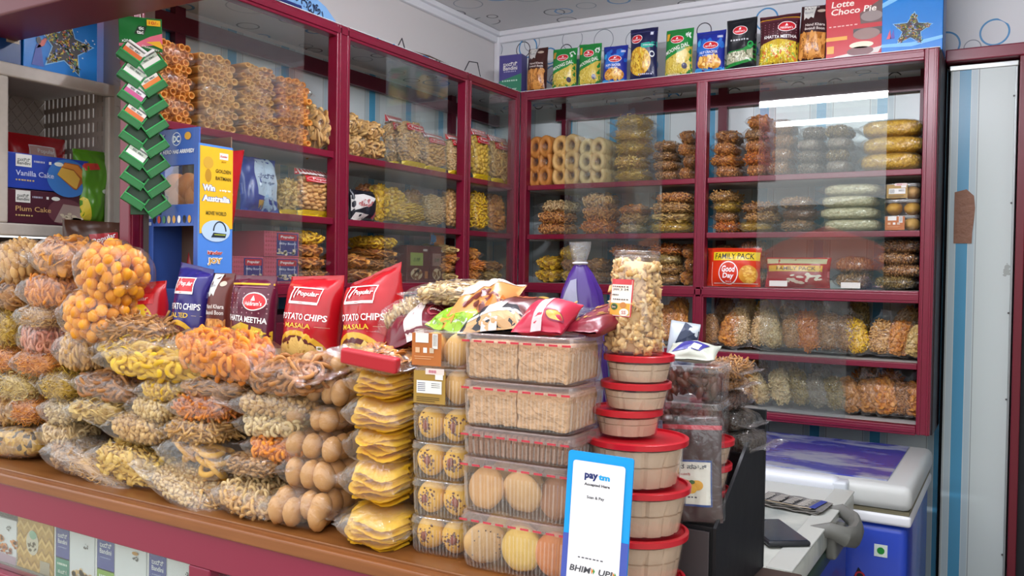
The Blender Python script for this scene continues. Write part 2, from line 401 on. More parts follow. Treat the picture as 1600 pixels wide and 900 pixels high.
def pieces_mesh(kind, seed, mx=420):
    rnd = random.Random(seed); a, b, c = BL/2*.93, BW/2*.93, BT/2*.9; mb = MB()
    if kind == 'grain':
        bm = bmesh.new(); bmesh.ops.create_icosphere(bm, subdivisions=4, radius=1)
        o = Vector((seed, 2, 0))
        for v in bm.verts:
            p = [math.copysign(abs(x)**.62, x) for x in v.co]; w = 1+.05*noise.noise(v.co*2+o)
            v.co = Vector((p[0]*a*w, p[1]*b*w, BT/2+p[2]*c*w))
        mb.bm(bm); return mb.mesh('snack_pieces')
    # a lumpy heart of the same food, so that the bag is full
    bm = bmesh.new(); bmesh.ops.create_icosphere(bm, subdivisions=3, radius=1)
    for v in bm.verts:
        p = [math.copysign(abs(x)**.7, x) for x in v.co]; w = 1+.22*noise.noise(v.co*3+Vector((seed, 0, 0)))
        v.co = Vector((p[0]*a*.84*w, p[1]*b*.84*w, BT/2+p[2]*c*.72*w))
    mb.bm(bm)
    if kind == 'chakli':     # two rolls of rings lying side by side, seen end on
        mb = MB()
        for sx in (-1, 1):
            for j in range(9):
                mb.torus(.026, .0125, 18, 7, None, Matrix.Translation((sx*.039+rnd.gauss(0, .001), -.05+j*.0125, BT/2+rnd.gauss(0, .0008))) @ Matrix.Rotation(PI/2+rnd.gauss(0, .05), 4, 'X') @ Matrix.Diagonal((1.45, .88, 1, 1)))
        return mb.mesh('snack_pieces')
    if kind == 'tube':       # a bundle of hollow tubes seen end on
        mb = MB(); rx, rz = .0150, .0064
        for row in range(4):
            for k in range(6):
                x = -.0665+k*.0266+(row % 2)*.0133-.0066; z = .0068+row*.0116
                if abs(x) > .070: continue
                M = Matrix.Translation((x+rnd.gauss(0, .001), rnd.gauss(0, .004), z)) @ Matrix.Diagonal((rx, 1, rz, 1)) @ Matrix.Rotation(PI/2, 4, 'X')
                mb.lathe([(.56, -.050), (.8, -.054), (1., -.052), (1.04, -.04), (.96, -.01), (1.02, .03), (1., .05), (.6, .05), (.52, 0), (.56, -.050)], 12, None, M, cap=False)
        return mb.mesh('snack_pieces')
    if kind == 'fold':       # folded wavy wafers lying on one another
        mb = MB()
        for j in range(7):
            n1, n2 = 22, 8; vs, fs = [], []; z0 = .005+j*.0062; ph = rnd.uniform(0, 6); w = rnd.uniform(.8, 1.)
            for i in range(n1+1):
                for k in range(n2+1):
                    u, v = i/n1*2-1, k/n2*2-1; e = max(0, 1-abs(u)**4)**.5
                    z = z0+.0032*math.sin(ph+u*4+v*1.5)*(.4+.6*abs(v))-.005*v*v*(j*.25)+.0005*math.sin(u*25+ph)
                    vs.append((u*a*w+.004*math.sin(v*9+ph), v*b*e*w, max(.002, min(z, BT-.003))))
            for i in range(n1):
                for k in range(n2):
                    q = i*(n2+1)+k; fs.append((q, q+n2+1, q+n2+2, q+1))
            mb.add(vs, fs)
        return mb.mesh('snack_pieces')
    if kind == 'bangle':
        mb = MB()
        for j in range(9):
            M = Matrix.Translation((rnd.uniform(-a*.6, a*.6), rnd.uniform(-b*.25, b*.25), .010+rnd.random()*(BT-.02))) @ flatrm(rnd, .35)
            mb.torus(rnd.uniform(.02, .027), .0052, 20, 7, None, M, .8)
        return mb.mesh('snack_pieces')
    if kind == 'puff':       # round puffs for the tall bags, drawn flat because those bags stand about twice as thick
        mb = MB(); sv = Vector((.75, .92, 2.05)); pts = []; r = .0108
        for _ in range(30000):
            if len(pts) > 150: break
            p = Vector((rnd.uniform(-a, a), rnd.uniform(-b, b), rnd.uniform(-c, c)))
            e = abs(p.x/a)**3+abs(p.y/b)**3+abs(p.z/c)**3
            if e > .86 or e < .22: continue
            if any(Vector(((p.x-q.x)*sv.x, (p.y-q.y)*sv.y, (p.z-q.z)*sv.z)).length < r*1.55 for q in pts): continue
            pts.append(p)
        for p in pts: mb.ball(r, None, Matrix.Translation((p.x, p.y, BT/2+p.z)) @ Matrix.Diagonal((1/sv.x, 1/sv.y, 1/sv.z, 1)) @ rm(rnd), 2, .14, (1.12, .95, .95), rnd)
        return mb.mesh('snack_pieces')
    pts, d, tries = [], SPACING[kind]*.80, 0
    while tries < 16000 and len(pts) < mx:
        tries += 1
        p = Vector((rnd.uniform(-a, a), rnd.uniform(-b, b), rnd.uniform(-c, c)))
        e = abs(p.x/a)**3+abs(p.y/b)**3+abs(p.z/c)**2.6
        if e > .84 or e < .36: continue
        if any((p-q).length_squared < d*d for q in pts): continue
        pts.append(p)
    for p in pts:
        R = rm(rnd) if kind in ('chunk', 'nut', 'ball', 'curl', 'ring') else flatrm(rnd, .45)
        piece(mb, kind, Matrix.Translation((p.x, p.y, BT/2+p.z)) @ R @ Matrix.Scale(.80, 4), rnd)
    return mb.mesh('snack_pieces')
_pm = {}
def pieces(kind, var=0):
    k = (kind, var)
    if k not in _pm: _pm[k] = pieces_mesh(kind, 31+var*7+len(kind))
    return _pm[k]
# food: kind of piece, its two shades, how a label names it, what the thing is called
FOOD = {
 'sev_yellow': ('noodle', snack('#a88a1c', '#e0c04a'), 'thin yellow noodles', 'noodle_snack_bag'),
 'sev_pale': ('noodle', snack('#b49a52', '#e6d596'), 'pale yellow noodles', 'noodle_snack_bag'),
 'sev_orange': ('noodle', snack('#c07428', '#eda84c'), 'orange noodles', 'noodle_snack_bag'),
 'sev_tan': ('noodle', snack('#a87c40', '#d9b377'), 'tan noodles', 'noodle_snack_bag'),
 'sev_brown': ('noodle', snack('#6e4a2c', '#a87a50'), 'brown noodles', 'noodle_snack_bag'),
 'ring_orange': ('ring', snack('#c0701c', '#eda03c'), 'orange rings', 'ring_snack_bag'),
 'ring_yellow': ('ring', snack('#c79a10', '#f0cf3a'), 'yellow rings', 'ring_snack_bag'),
 'ring_white': ('ring', snack('#bb9f70', '#e0cba4'), 'cream rings', 'ring_snack_bag'),
 'ring_pink': ('ring', snack('#b2685a', '#dba08c'), 'pink rings', 'ring_snack_bag'),
 'ring_brown': ('bigring', snack('#8a5526', '#c08a50'), 'brown spiral rings', 'ring_snack_bag'),
 'ring_deep': ('ring', snack('#aa6a2c', '#dca45a'), 'deep orange rings', 'ring_snack_bag'),
 'disc_tan': ('bigring', snack('#b08a4e', '#dfc088'), 'tan wheels', 'ring_snack_bag'),
 'ball_orange': ('ball', snack('#cf7f0c', '#f5b02c'), 'round orange puffs', 'puff_bag'),
 'puff_orange': ('puff', snack('#cc8008', '#f6b024'), 'round orange puffs', 'puff_bag'),
 'ball_tan': ('ball', snack('#b68a50', '#e0bb80'), 'round tan puffs', 'puff_bag'),
 'ball_yellow': ('ball', snack('#b39322', '#e3c653'), 'round yellow puffs', 'puff_bag'),
 'ball_brown': ('ball', snack('#9a5a26', '#c98648'), 'round brown puffs', 'puff_bag'),
 'chip_yellow': ('chip', snack('#c39a10', '#f2d23c'), 'yellow chips', 'chips_bag'),
 'chip_pale': ('chip', snack('#b89a55', '#e5cf90'), 'pale chips', 'chips_bag'),
 'chip_brown': ('chip', snack('#96642e', '#cf9c5c'), 'brown chips', 'chips_bag'),
 'chip_orange': ('chip', snack('#b4702a', '#e2a650'), 'orange chips', 'chips_bag'),
 'stick_orange': ('stick', snack('#b9611c', '#e69a42'), 'orange sticks', 'stick_snack_bag'),
 'stick_brown': ('stick', snack('#8c6030', '#c09258'), 'brown sticks', 'stick_snack_bag'),
 'stick_tan': ('stick', snack('#a87c42', '#dcb87c'), 'tan sticks', 'stick_snack_bag'),
 'curl_orange': ('curl', snack('#c26c0c', '#f0a028'), 'orange curls', 'curl_snack_bag'),
 'curl_tan': ('curl', snack('#b58848', '#e2c08a'), 'tan curls', 'curl_snack_bag'),
 'curl_pale': ('curl', snack('#bda77c', '#eadcba'), 'cream curls', 'curl_snack_bag'),
 'curl_yellow': ('curl', snack('#c89c0c', '#f2d22c'), 'yellow curls', 'curl_snack_bag'),
 'bangle_yellow': ('bangle', snack('#c8901a', '#f0c040'), 'yellow hoops', 'ring_snack_bag'),
 'chunk_tan': ('chunk', snack('#b0874a', '#e2c48c'), 'tan cubes', 'mixture_bag'),
 'chunk_pale': ('chunk', snack('#c2a468', '#eedcae'), 'pale popped pieces', 'mixture_bag'),
 'chunk_brown': ('chunk', snack('#80562e', '#ba8c58'), 'brown clusters', 'mixture_bag'),
 'chunk_orange': ('chunk', snack('#a8682c', '#dba45c'), 'orange clusters', 'mixture_bag'),
 'chunk_dark': ('chunk', snack('#33201a', '#6a4636'), 'dark brown clusters', 'mixture_bag'),
 'chunk_olive': ('chunk', snack('#6f5c2a', '#aa9350'), 'olive mixture', 'mixture_bag'),
 'nut_brown': ('nut', snack('#94683a', '#c79a64'), 'brown nuts', 'nut_bag'),
 'nut_pale': ('nut', snack('#bb9f70', '#e0cba0'), 'pale nuts', 'nut_bag'),
 'nut_grey': ('nut', snack('#6f655c', '#a39a8e'), 'greyish nuts', 'nut_bag'),
 'flake_yellow': ('flake', snack('#b8902c', '#ead07a'), 'pale yellow flakes', 'mixture_bag'),
 'flake_brown': ('flake', snack('#8e6638', '#c49c68'), 'brown flakes', 'mixture_bag'),
 'flake_pale': ('flake', snack('#b59a6a', '#e4d2a6'), 'pale flakes', 'mixture_bag'),
 'grain_yellow': ('grain', snack('#b58c18', '#dcb840', fine=150.), 'yellow lentils', 'lentil_bag'),
 'grain_white': ('grain', snack('#b9b79c', '#e2e2cc', fine=150.), 'white puffed rice', 'rice_bag'),
 'grain_grey': ('grain', snack('#77706c', '#a8a09a', fine=140.), 'greyish seeds', 'seed_bag'),
 'grain_brown': ('grain', snack('#7a5430', '#a87c4e', fine=150.), 'brown seeds', 'seed_bag'),
 'grain_dark': ('grain', snack('#221c1a', '#4a4038', fine=150.), 'black seeds', 'seed_bag'),
 'grain_mix': ('grain', snack('#9c7424', '#d8b65c', fine=110., c3='#4a3a20'), 'yellow mixture with dark specks', 'mixture_bag'),
 'chakli_brown': ('chakli', snack('#a86c2c', '#cf9450'), 'brown ring rolls', 'ring_roll_bag'),
 'chakli_tan': ('chakli', snack('#c09a5c', '#e2c48e'), 'tan ring rolls', 'ring_roll_bag'),
 'chakli_pale': ('chakli', snack('#bfa878', '#e4d4ac'), 'pale ring rolls', 'ring_roll_bag'),
 'tube_tan': ('tube', snack('#b8833c', '#e0b36c'), 'tan tube wafers', 'tube_snack_bag'),
 'tube_gold': ('tube', snack('#b0702a', '#dd9c48'), 'golden tube wafers', 'tube_snack_bag'),
 'fold_yellow': ('fold', snack('#dca414', '#ffd83c'), 'folded yellow wafers', 'wafer_bag'),
}
_bagproto = {}
def bag(food, base, size, rot=(0, 0, 0), label='', group=None, film=None, name=None, cat='snack bag', filmmat=None):
    """a clear bag of food: base = middle of its underside, size = length, depth, thickness"""
    kind, mat, _, nm = FOOD[food]
    root = thing(name or nm, label, cat, base, rot, group)
    sc = (size[0]/BL, size[1]/BW, size[2]/BT)
    f = film if film is not None else random.choice(FILMS)
    k = ('film', f.name)
    if k not in _bagproto: _bagproto[k] = bpy.data.objects.new('film', f)
    fo = _bagproto[k].copy(); COL.objects.link(fo); fo.parent = root; fo.scale = sc; fo.name = 'film'
    if filmmat is not None:
        fo.material_slots[0].link = 'OBJECT'; fo.material_slots[0].material = filmmat
    pm = pieces(kind, random.randrange(2)); k = ('food', food, pm.name)
    if k not in _bagproto:
        p = bpy.data.objects.new('snack_pieces', pm)
        if not pm.materials: pm.materials.append(None)
        p.material_slots[0].link = 'OBJECT'; p.material_slots[0].material = mat; p['kind'] = 'stuff'; _bagproto[k] = p
    po = _bagproto[k].copy(); COL.objects.link(po); po.parent = root; po.scale = sc; po.name = 'snack_pieces'
    return root

# ------------------------------------------------------------------ printed pouches and boxes
def pouch(name, label, cat, W, H, Tk, mat, prints, loc, rot, group=None, seed=0, crimp=.045, crimpmat=None, wr=1., back=None, topcut=0.):
    """pillow pouch standing on its bottom seal, front towards -y"""
    root = thing(name, label, cat, loc, rot, group); o = Vector((seed*2.3, seed*.7, 1.5))
    def surf(x, z, lift=0., side=-1):
        u, v = max(-1, min(1, x/(W/2))), max(0, min(1, z/H)); c = crimp
        vv = (v-c)/(1-2*c) if c < v < 1-c else (0 if v <= c else 1); vv = vv*2-1
        b = Tk/2*max(0, 1-abs(u)**2.4)**.62*max(0, 1-abs(vv)**3.2)**.6
        w = (.0035*noise.noise(o+Vector((x*24, z*14, side*3)))+.0016*noise.noise(o+Vector((x*80, z*30, side*3))))*wr*(.4+min(1, b/(Tk*.25)))
        e = .0025*noise.noise(o+Vector((x*60, 3, 0)))*(v < c or v > 1-c)*wr
        sag = .010*noise.noise(o+Vector((0, z*5, 7)))*wr
        return (x*(1-.04*(1-abs(vv)**2)*abs(u)), side*(b+lift+.0006)+w*side*(-1 if side > 0 else 1)*-side+e+sag, z+(v > .9)*topcut*u*H*.04)
    n1, n2 = 22, 30; mb = MB(); vs, fs = [], []
    for side in (-1, 1):
        for j in range(n2+1):
            for i in range(n1+1): vs.append(surf((i/n1-.5)*W, j/n2*H, 0, side))
    N = (n1+1)*(n2+1); cr = []
    for j in range(n2):
        for i in range(n1):
            a = j*(n1+1)+i; q = [a, a+1, a+n1+2, a+n1+1]
            fs.append(tuple(q)); fs.append(tuple(N+x for x in q[::-1])); 
    for j in range(n2):
        for i0 in (0, n1):
            a = j*(n1+1)+i0; q = (a, a+n1+1, N+a+n1+1, N+a); fs.append(q if i0 == 0 else q[::-1])
    mb.add(vs, fs, mat); mb.build('pouch_body', root, smooth=True)
    print_on(prints, lambda x, z, l: surf(x, z, l), root, W, H)
    return root
def carton(name, label, cat, W, D, H, mat, prints, loc, rot=(0, 0, 0), group=None, side=(), top=(), bev=.0015):
    """rigid printed box, front face towards -y, origin at the middle of its front lower edge"""
    root = thing(name, label, cat, loc, rot, group)
    MB().box((-W/2, 0, 0), (W/2, D, H), mat, bev).build('box_body', root, smooth=False)
    print_on(prints, lambda x, z, l: (x, -l, z), root, W, H, None)
    if side: print_on(side, lambda y, z, l: (W/2+l, y, z), root, D, H, None)
    if top: print_on(top, lambda x, y, l: (x, y, H+l), root, W, D, None)
    return root
# ------------------------------------------------------------------ the room
ZT, ZS1, ZS2, ZM, ZL, ZB = 2.072, 1.723, 1.541, 1.362, 1.148, .965     # cabinet top, shelves, middle rail, low shelf, bottom
CEIL = 2.39
struct('floor', MB().box((-1.6, -2.0, -.1), (2.6, .6, 0), plain('#77706a', .5, bump=.2, vary=.3, bscale=12.)))
struct('street', MB().box((-40, -40, -.32), (40, -2.0, -.12), plain('#b5ab9a', .9, vary=.3, bscale=3.)))
struct('wall_back', MB().box((-.38, .28, 0), (1.405, .38, 2.06), stripes(0, .192, .063)))
struct('wall_back_upper', MB().box((-.38, .28, 2.06), (2.6, .38, CEIL), rings((0, 2), '#dfe2e5', 9.)))
struct('wall_left', MB().box((-.38, -1.45, 0), (-.28, .28, 2.06), stripes(1, .2, -.711)))
struct('wall_left_upper', MB().box((-.38, -2.0, 2.06), (-.28, .28, CEIL), plain('#dcd8d6', .4)))
struct('ceiling', MB().box((-1.6, -2.0, CEIL), (2.6, .38, CEIL+.08), rings((0, 1), '#cfcdcc', 6.)))
c = MB()
for y0, y1, z0 in ((.262, .28, CEIL-.045), (.245, .28, CEIL-.02)): c.box((-.28, y0, z0), (2.6, y1, CEIL), WHITE, .004)
struct('trim_1', c)
c = MB()
for x1, z0 in ((-.262, CEIL-.045), (-.245, CEIL-.02)): c.box((-.28, -2.0, z0), (x1, .28, CEIL), WHITE, .004)
struct('trim_2', c)
struct('trim_3', MB().box((-.279, .255, 2.06), (-.255, .279, CEIL), WHITE, .006))
p0, _ = at(161, 200, 'y', -1.46); p1, _ = at(207, 200, 'y', -1.46)
struct('wall_pillar', MB().box((p0.x, -1.46, 0), (min(p1.x, -.02), -1.40, 2.06), plain('#a9a29c', .6, vary=.25, bscale=7.)))
struct('wall_right', MB().box((2.5, -2.0, 0), (2.6, .38, CEIL), plain('#cfd2d2', .5)))
struct('wall_right_doorway_dark', MB().box((1.405, .30, 0), (2.5, .38, 2.06), plain('#0d0e14', .8)))  # near-black sheet painting the darkness in the gap behind the door
struct('trim_4', MB().box((1.405, .17, 2.062), (2.5, .28, 2.10), MAROON, .004))
struct('trim_5', MB().box((1.602, .17, 0), (1.625, .25, 2.062), plain('#6b1224', .35), .003))
struct('wall_right_dark', MB().box((1.625, .20, 0), (2.5, .26, 2.062), plain('#14161d', .6)))  # near-black sheet standing in for the unlit room past the door post
# panelled door beside the cabinet
d = MB().box((0, 0, 0), (.176, .022, 2.02), stripes(0, .30, .04, '#ccd6d4', '#4a97bd', .8)); door = d.build('door_1', loc=(1.419, .205, .02), rot=(0, 0, .02)); door['kind'] = 'structure'
MB().box((-.004, -.004, 2.02), (.18, .026, 2.036), plain('#b9bcbb', .3, .6), .002).build('top_edge', door)
MB().box((.172, -.003, 0), (.179, .025, 2.02), plain('#a7adad', .35, .4), .002).build('side_edge', door)
fr = MB()
for zz in (.55, 1.02, 1.28, 1.61, 1.93): fr.lathe([(.0, -.001), (.003, -.001), (.003, .001), (0, .001)], 8, plain('#555555', .4), Matrix.Translation((.17, -.004, zz)) @ Matrix.Rotation(PI/2, 4, 'X'))
fr.build('edge_screw', door)
q, s = at(1506, 338, 'y', .20)
tp = [(-.5, -1.0), (.42, -1.0), (.44, -.6), (.5, -.2), (.55, .3), (.48, .75), (.1, 1.0), (-.5, .9)]
V = [(x*.054, 0, z*.083) for x, z in tp]+[(x*.054, -.0012, z*.083) for x, z in tp]; n = len(tp)
o = MB().add(V, [tuple(range(n))[::-1], tuple(range(n, 2*n))]+[(k, n+k, n+(k+1) % n, (k+1) % n) for k in range(n)], plain('#94654c', .55, bump=1., bscale=45., vary=.3)).build('tape_patch', loc=(q.x, .2045, q.z))
tag(o, 'torn strip of brown tape stuck on the white door panel', 'tape')

# ------------------------------------------------------------------ wall cabinets
BOARD = plain('#d0ccc8', .45, vary=.15, bscale=8.)
def glass(root, lo, hi):
    MB().box(lo, hi, GLASS).build('glass_pane', root)
def vprof(mb, x0, x1, y0, y1, z0, z1, ax=0):
    """post with grooves along its face, as aluminium section"""
    mb.box((x0, y0, z0), (x1, y1, z1), MAROON, .003)
    k = (x1-x0) if ax == 0 else (y1-y0)
    for fr in (.22, .78):
        if ax == 0: mb.box((x0+k*fr-.003, y0-.003, z0), (x0+k*fr+.003, y0+.002, z1), MAROON, .0012)
        else: mb.box((x1-.002, y0+k*fr-.003, z0), (x1+.003, y0+k*fr+.003, z1), MAROON, .0012)
bc = thing('display_cabinet', 'maroon glazed wall cabinet across the far wall, row of pouches on top', 'cabinet', (0, 0, 0))
for x0, x1, z0, z1 in ((.002, .030, ZB-.025, ZT-.002), (.677, .715, ZB-.025, 2.04), (1.362, 1.400, ZB-.025, ZT-.002)):
    m = MB(); vprof(m, x0, x1, 0, .035, z0, z1); m.build('post', bc)
def rail(z0, z1, x0=.030, x1=1.362, nm='rail'):
    m = MB(); m.box((x0, 0, z0), (x1, .035, z1), MAROON, .003); m.box((x0, -.003, z0+.008), (x1, .002, z1-.008), MAROON, .0015); m.build(nm, bc)
rail(2.037, ZT-.002, .03, 1.362, 'top_rail'); rail(ZM-.036, ZM, nm='middle_rail'); rail(ZB-.028, ZB, nm='bottom_rail')
for z in (ZS1, ZS2, ZM, ZL, ZB):
    m = MB().box((.005, .036, z-.016), (1.395, .275, z), BOARD)
    if z in (ZS1, ZS2, ZL): m.box((.031, .012, z-.018), (.676, .036, z), MAROON, .002); m.box((.716, .012, z-.018), (1.361, .036, z), MAROON, .002)
    m.build('shelf_board', bc)
MB().box((0, 0, ZT-.002), (1.402, .275, ZT), rings((0, 1), '#d5d7d8', 7.)).build('top_board', bc)
MB().box((1.396, .036, ZB-.028), (1.404, .275, ZT-.002), plain('#2a1a22', .5)).build('side_panel', bc)
for x in (.06, .69, 1.345):
    MB().box((x-.016, .252, ZB), (x+.016, .272, ZT-.004), MAROON_D).build('rear_post', bc)
MB().box((.02, .250, 2.0), (1.39, .268, 2.045), MAROON_D).build('rear_rail', bc)
glass(bc, (.19, .004, ZM), (.56, .009, 2.037)); glass(bc, (.885, .004, ZM), (1.265, .009, 2.037)); glass(bc, (.900, .004, ZB), (1.165, .009, ZM-.036))

lc = thing('display_cabinet', 'maroon glazed wall cabinet along the white side wall, tube wafers inside', 'cabinet', (0, 0, 0))
for y0, y1 in ((-.028, -.001), (-.362, -.326), (-.993, -.940), (-1.625, -1.590)):
    m = MB(); vprof(m, -.035, 0, y0, y1, ZM-.036, ZT-.002, 1); m.build('post', lc)
for z0, z1, nm in ((2.037, ZT-.002, 'top_rail'), (ZM-.036, ZM, 'bottom_rail')):
    m = MB(); m.box((-.034, -1.62, z0), (-.001, -.003, z1), MAROON, .003); m.box((-.002, -1.62, z0+.008), (.003, -.028, z1-.008), MAROON, .0015); m.build(nm, lc)
for z in (ZS1, ZS2, ZM):
    m = MB().box((-.278, -1.44, z-.016), (-.036, .275, z), BOARD)
    if z != ZM: m.box((-.036, -1.60, z-.018), (-.010, -.03, z), MAROON, .002)
    m.build('shelf_board', lc)
MB().box((-.279, -1.44, ZT-.002), (0, .275, ZT), rings((0, 1), '#d5d7d8', 7.)).build('top_board', lc)
for y in (-.06, -.68, -1.30):
    MB().box((-.276, y-.016, ZM), (-.256, y+.016, ZT-.004), MAROON_D).build('rear_post', lc)
MB().box((-.274, -1.44, 2.0), (-.254, .27, 2.045), MAROON_D).build('rear_rail', lc)
def ly(px, y=300): return at(px, y, 'x', -.006)[0].y
glass(lc, (-.009, ly(309), ZM), (-.004, ly(472), 2.037)); glass(lc, (-.009, ly(602), ZM), (-.004, ly(697), 2.037)); glass(lc, (-.009, ly(763), ZM), (-.004, -.029, 2.037))
# small white price tags on the middle rail
for px, py in ((1216, 443), (1329, 446)):
    q, s = at(px, py, 'y', -.004)
    tag(MB().box((-.028, -.0015, -.009), (.028, 0, .009), plain('#d9d6ce', .5), .0006).build('rail_price_tag', loc=(q.x, -.0035, q.z)), 'blank white price tag on the middle rail, '+('beside the family biscuit pack' if px < 1300 else 'nearer the end post'), 'price tag', 'price tags on the middle rail')

# ------------------------------------------------------------------ counter
CT = .975
ct = thing('display_counter', 'glazed sweet counter with varnished wood top piled with snack bags', 'counter', (0, -1.5, 0))
def lb(mb, nm): o = mb.build(nm); o.parent = ct; o.matrix_parent_inverse = Matrix.Translation((0, 1.5, 0)); return o
WOOD = wood('#6e3c1c', '#9c6032')
m = MB().box((-.85, -1.793, CT-.026), (1.06, -1.27, CT-.004), WOOD, .004); m.box((-.85, -1.775, CT-.006), (1.06, -1.27, CT), wood('#6a3a1c', '#946030'), .002); lb(m, 'worktop')
m = MB().box((-.85, -1.785, CT-.088), (1.06, -1.745, CT-.026), plain('#86183c', .3, spec=.6), .003); lb(m, 'top_rail')
for x0, x1 in ((-.85, -.81), (.392, .446), (1.02, 1.06)): lb(MB().box((x0, -1.785, 0), (x1, -1.745, CT-.088), plain('#82183a', .3), .003), 'post')
lb(MB().box((-.81, -1.78, .728), (1.02, -1.745, .757), plain('#8a1c3c', .35), .003), 'shelf_edge')
lb(MB().box((-.85, -1.744, .735), (1.06, -1.28, .757), plain('#8c8884', .5)), 'shelf_board')
lb(MB().box((-.85, -1.30, 0), (1.06, -1.275, CT-.026), plain('#4b2028', .5)), 'back_panel')
lb(MB().box((1.04, -1.744, 0), (1.06, -1.30, CT-.026), plain('#4b2028', .5)), 'end_panel')
lb(MB().box((-.85, -1.785, 0), (1.06, -1.75, .06), plain('#701830', .4)), 'base_rail')
lb(MB().box((-.81, -1.765, .757), (.39, -1.761, CT-.088), GLASS), 'glass_pane'); lb(MB().box((.446, -1.765, .757), (1.02, -1.761, CT-.088), GLASS), 'glass_pane')
# step behind the piles that the upright pouches stand on
st = thing('display_step', 'plain plywood step on the counter behind the heaped bags', 'display step', (.15, -1.43, CT))
MB().box((-.62, -.19, 0), (.72, .13, .225), plain('#8a6a48', .6, vary=.3), .003).build('step_box', st)
MB().box((-.63, -.195, .225), (.73, .135, .235), plain('#9b7a54', .6, vary=.3), .002).build('step_top', st)
# lower stand at the counter's end
sd = thing('end_stand', 'low dark stand closing off the end of the counter under red lidded tubs', 'stand', (1.19, -1.6, 0))
MB().box((-.125, -.17, .88), (.125, .30, .905), plain('#4a3a34', .5), .003).build('stand_top', sd)
MB().box((-.12, -.16, 0), (.12, .29, .88), plain('#3a302e', .6), .003).build('stand_body', sd)

# red fascia over the counter
fb = thing('shutter_box', 'red painted beam over the front of the shop, above the crate', 'beam', (-.3, -1.77, 1.895))
MB().box((-1.3, -.03, .035), (.80, .10, .50), plain('#a3121f', .4, vary=.15, bscale=6.), .004).build('beam_body', fb)
MB().box((-1.3, -.045, 0), (.80, .085, .036), plain('#5c0d20', .4), .004).build('beam_edge', fb)

# ------------------------------------------------------------------ chest freezers
LIDW = plain('#d7d9d6', .35, vary=.06, bscale=6.); BLUE = plain('#1a3fb4', .35, coat=.3); GREY = plain('#6d6d68', .5)
bcp = thing('base_cupboard', 'dark maroon cupboard under the side cabinet, mostly behind the heaped counter', 'cupboard', (-.14, -.6, 0))
MB().box((-.135, -.60, 0), (.10, .58, 1.28), plain('#4a1626', .5), .004).build('cupboard_body', bcp)
for k in range(2):
    dd = MB().box((.10, -.59+.59*k, .08), (.115, -.02+.59*k, 1.26), MAROON_D, .003).build('door', bcp)
    MB().box((.115, -.30+.59*k-.04, .9), (.125, -.30+.59*k+.04, .915), plain('#b9b4ae', .3, .8), .003).build('handle', dd)
f2 = thing('chest_freezer', 'blue chest freezer with white handle bar, standing under the far cabinet', 'freezer', (1.405, -.530, 0), (0, 0, 0))
MB().box((-.86, .012, .06), (-.008, .56, .80), BLUE, .02).build('cabinet_body', f2, smooth=True, auto=True)
MB().box((-.868, .004, .80), (0, .568, .828), WHITE, .008).build('rim', f2, smooth=True, auto=True)
MB().box((-.866, .008, .828), (-.004, .566, .838), plain('#7c755c', .6), .002).build('lid_seal', f2)
lid = MB().box((-.87, -.004, .838), (.002, .57, .90), plain('#c9cbc8', .35), .02).build('lid', f2, smooth=True, auto=True)
m, t = new_mat('worn_blue_lid_print')
tc = t.add('ShaderNodeTexCoord'); nz = t.add('ShaderNodeTexNoise', Scale=5., Detail=5., Distortion=.8); mp = t.n.new('ShaderNodeMapping'); mp.inputs['Scale'].default_value = (.8, 1.6, 1)
t.link(tc.outputs['Object'], mp.inputs[0]); t.link(mp.outputs[0], nz.inputs['Vector']); p = t.add('ShaderNodeBsdfPrincipled', Roughness=.22)
nz2 = t.add('ShaderNodeTexNoise', Scale=26., Detail=5.); t.link(mp.outputs[0], nz2.inputs['Vector'])
fac = t.math('MINIMUM', t.math('MAXIMUM', t.math('MULTIPLY', t.math('SUBTRACT', t.math('ADD', t.math('MULTIPLY', nz.outputs[0], .8), t.math('MULTIPLY', nz2.outputs[0], .25)), .50), 9.), 0.), 1.)
t.link(t.mixc(fac, lin('#3a3e9c'), lin('#9a9fb4')), p.inputs['Base Color']); t.link(p.outputs[0], t.out.inputs[0])
MB().box((-.83, .042, .899), (-.058, .535, .9035), m, .002).build('lid_print', f2)
MB().box((-.80, -.036, .858), (-.16, .026, .906), plain('#dfe3ea', .25), .017).build('handle_bar', f2, smooth=True, auto=True)
MB().box((-.185, -.034, .815), (-.14, .02, .90), plain('#cdd2d8', .3), .008).build('lock_plate', f2, smooth=True, auto=True)
def sticker(root, cx, cz, prints, nm='sticker', y=.0112, sz=1.):
    e = link(nm, None, root, (cx, y, cz)); print_on(prints, lambda x, z, l: (x, -l, z), e, sz, sz, None)
e = MB().box((-.015, -.0006, -.015), (.015, .0006, .015), plain('#dfe8dc', .4)).build('vegetarian_mark', f2, loc=(-.066, .0112, .735))
print_on([('green_dot', plain('#1d8a34', .4), EL(0, 0, .0085, .0085), 1)], lambda x, z, l: (x, -l-.0003, z), e, 1, 1, None)
e = MB().add(*PG((-.032, -.034), (.03, -.014), (-.004, .034)), plain('#1b1c2c', .4), Matrix.Rotation(PI/2, 4, 'X')).build('red_sticker', f2, loc=(-.112, .0108, .652))
print_on([('red_print', plain('#b3283a', .4), PG((-.022, -.02), (.02, -.008), (.0, .0), (-.02, -.004)), 1), ('red_print', plain('#b3283a', .4), RG(.0, .012, .012, .012, .004), 1)], lambda x, z, l: (x, -l, z), e, 1, 1, None)
e = MB().box((-.022, -.0006, -.028), (.022, .0006, .02), plain('#8f887a', .5)).build('faded_sticker', f2, loc=(-.10, .0112, .58), rot=(0, .5, 0))
print_on([('sticker_print', plain('#2b2a2e', .5), RG(0, -.004, .014, .012, .006), 1), ('sticker_print', plain('#3a52a0', .5), RC(-.006, -.010, .010, .004), 1)], lambda x, z, l: (x, -l-.0003, z), e, 1, 1, None)

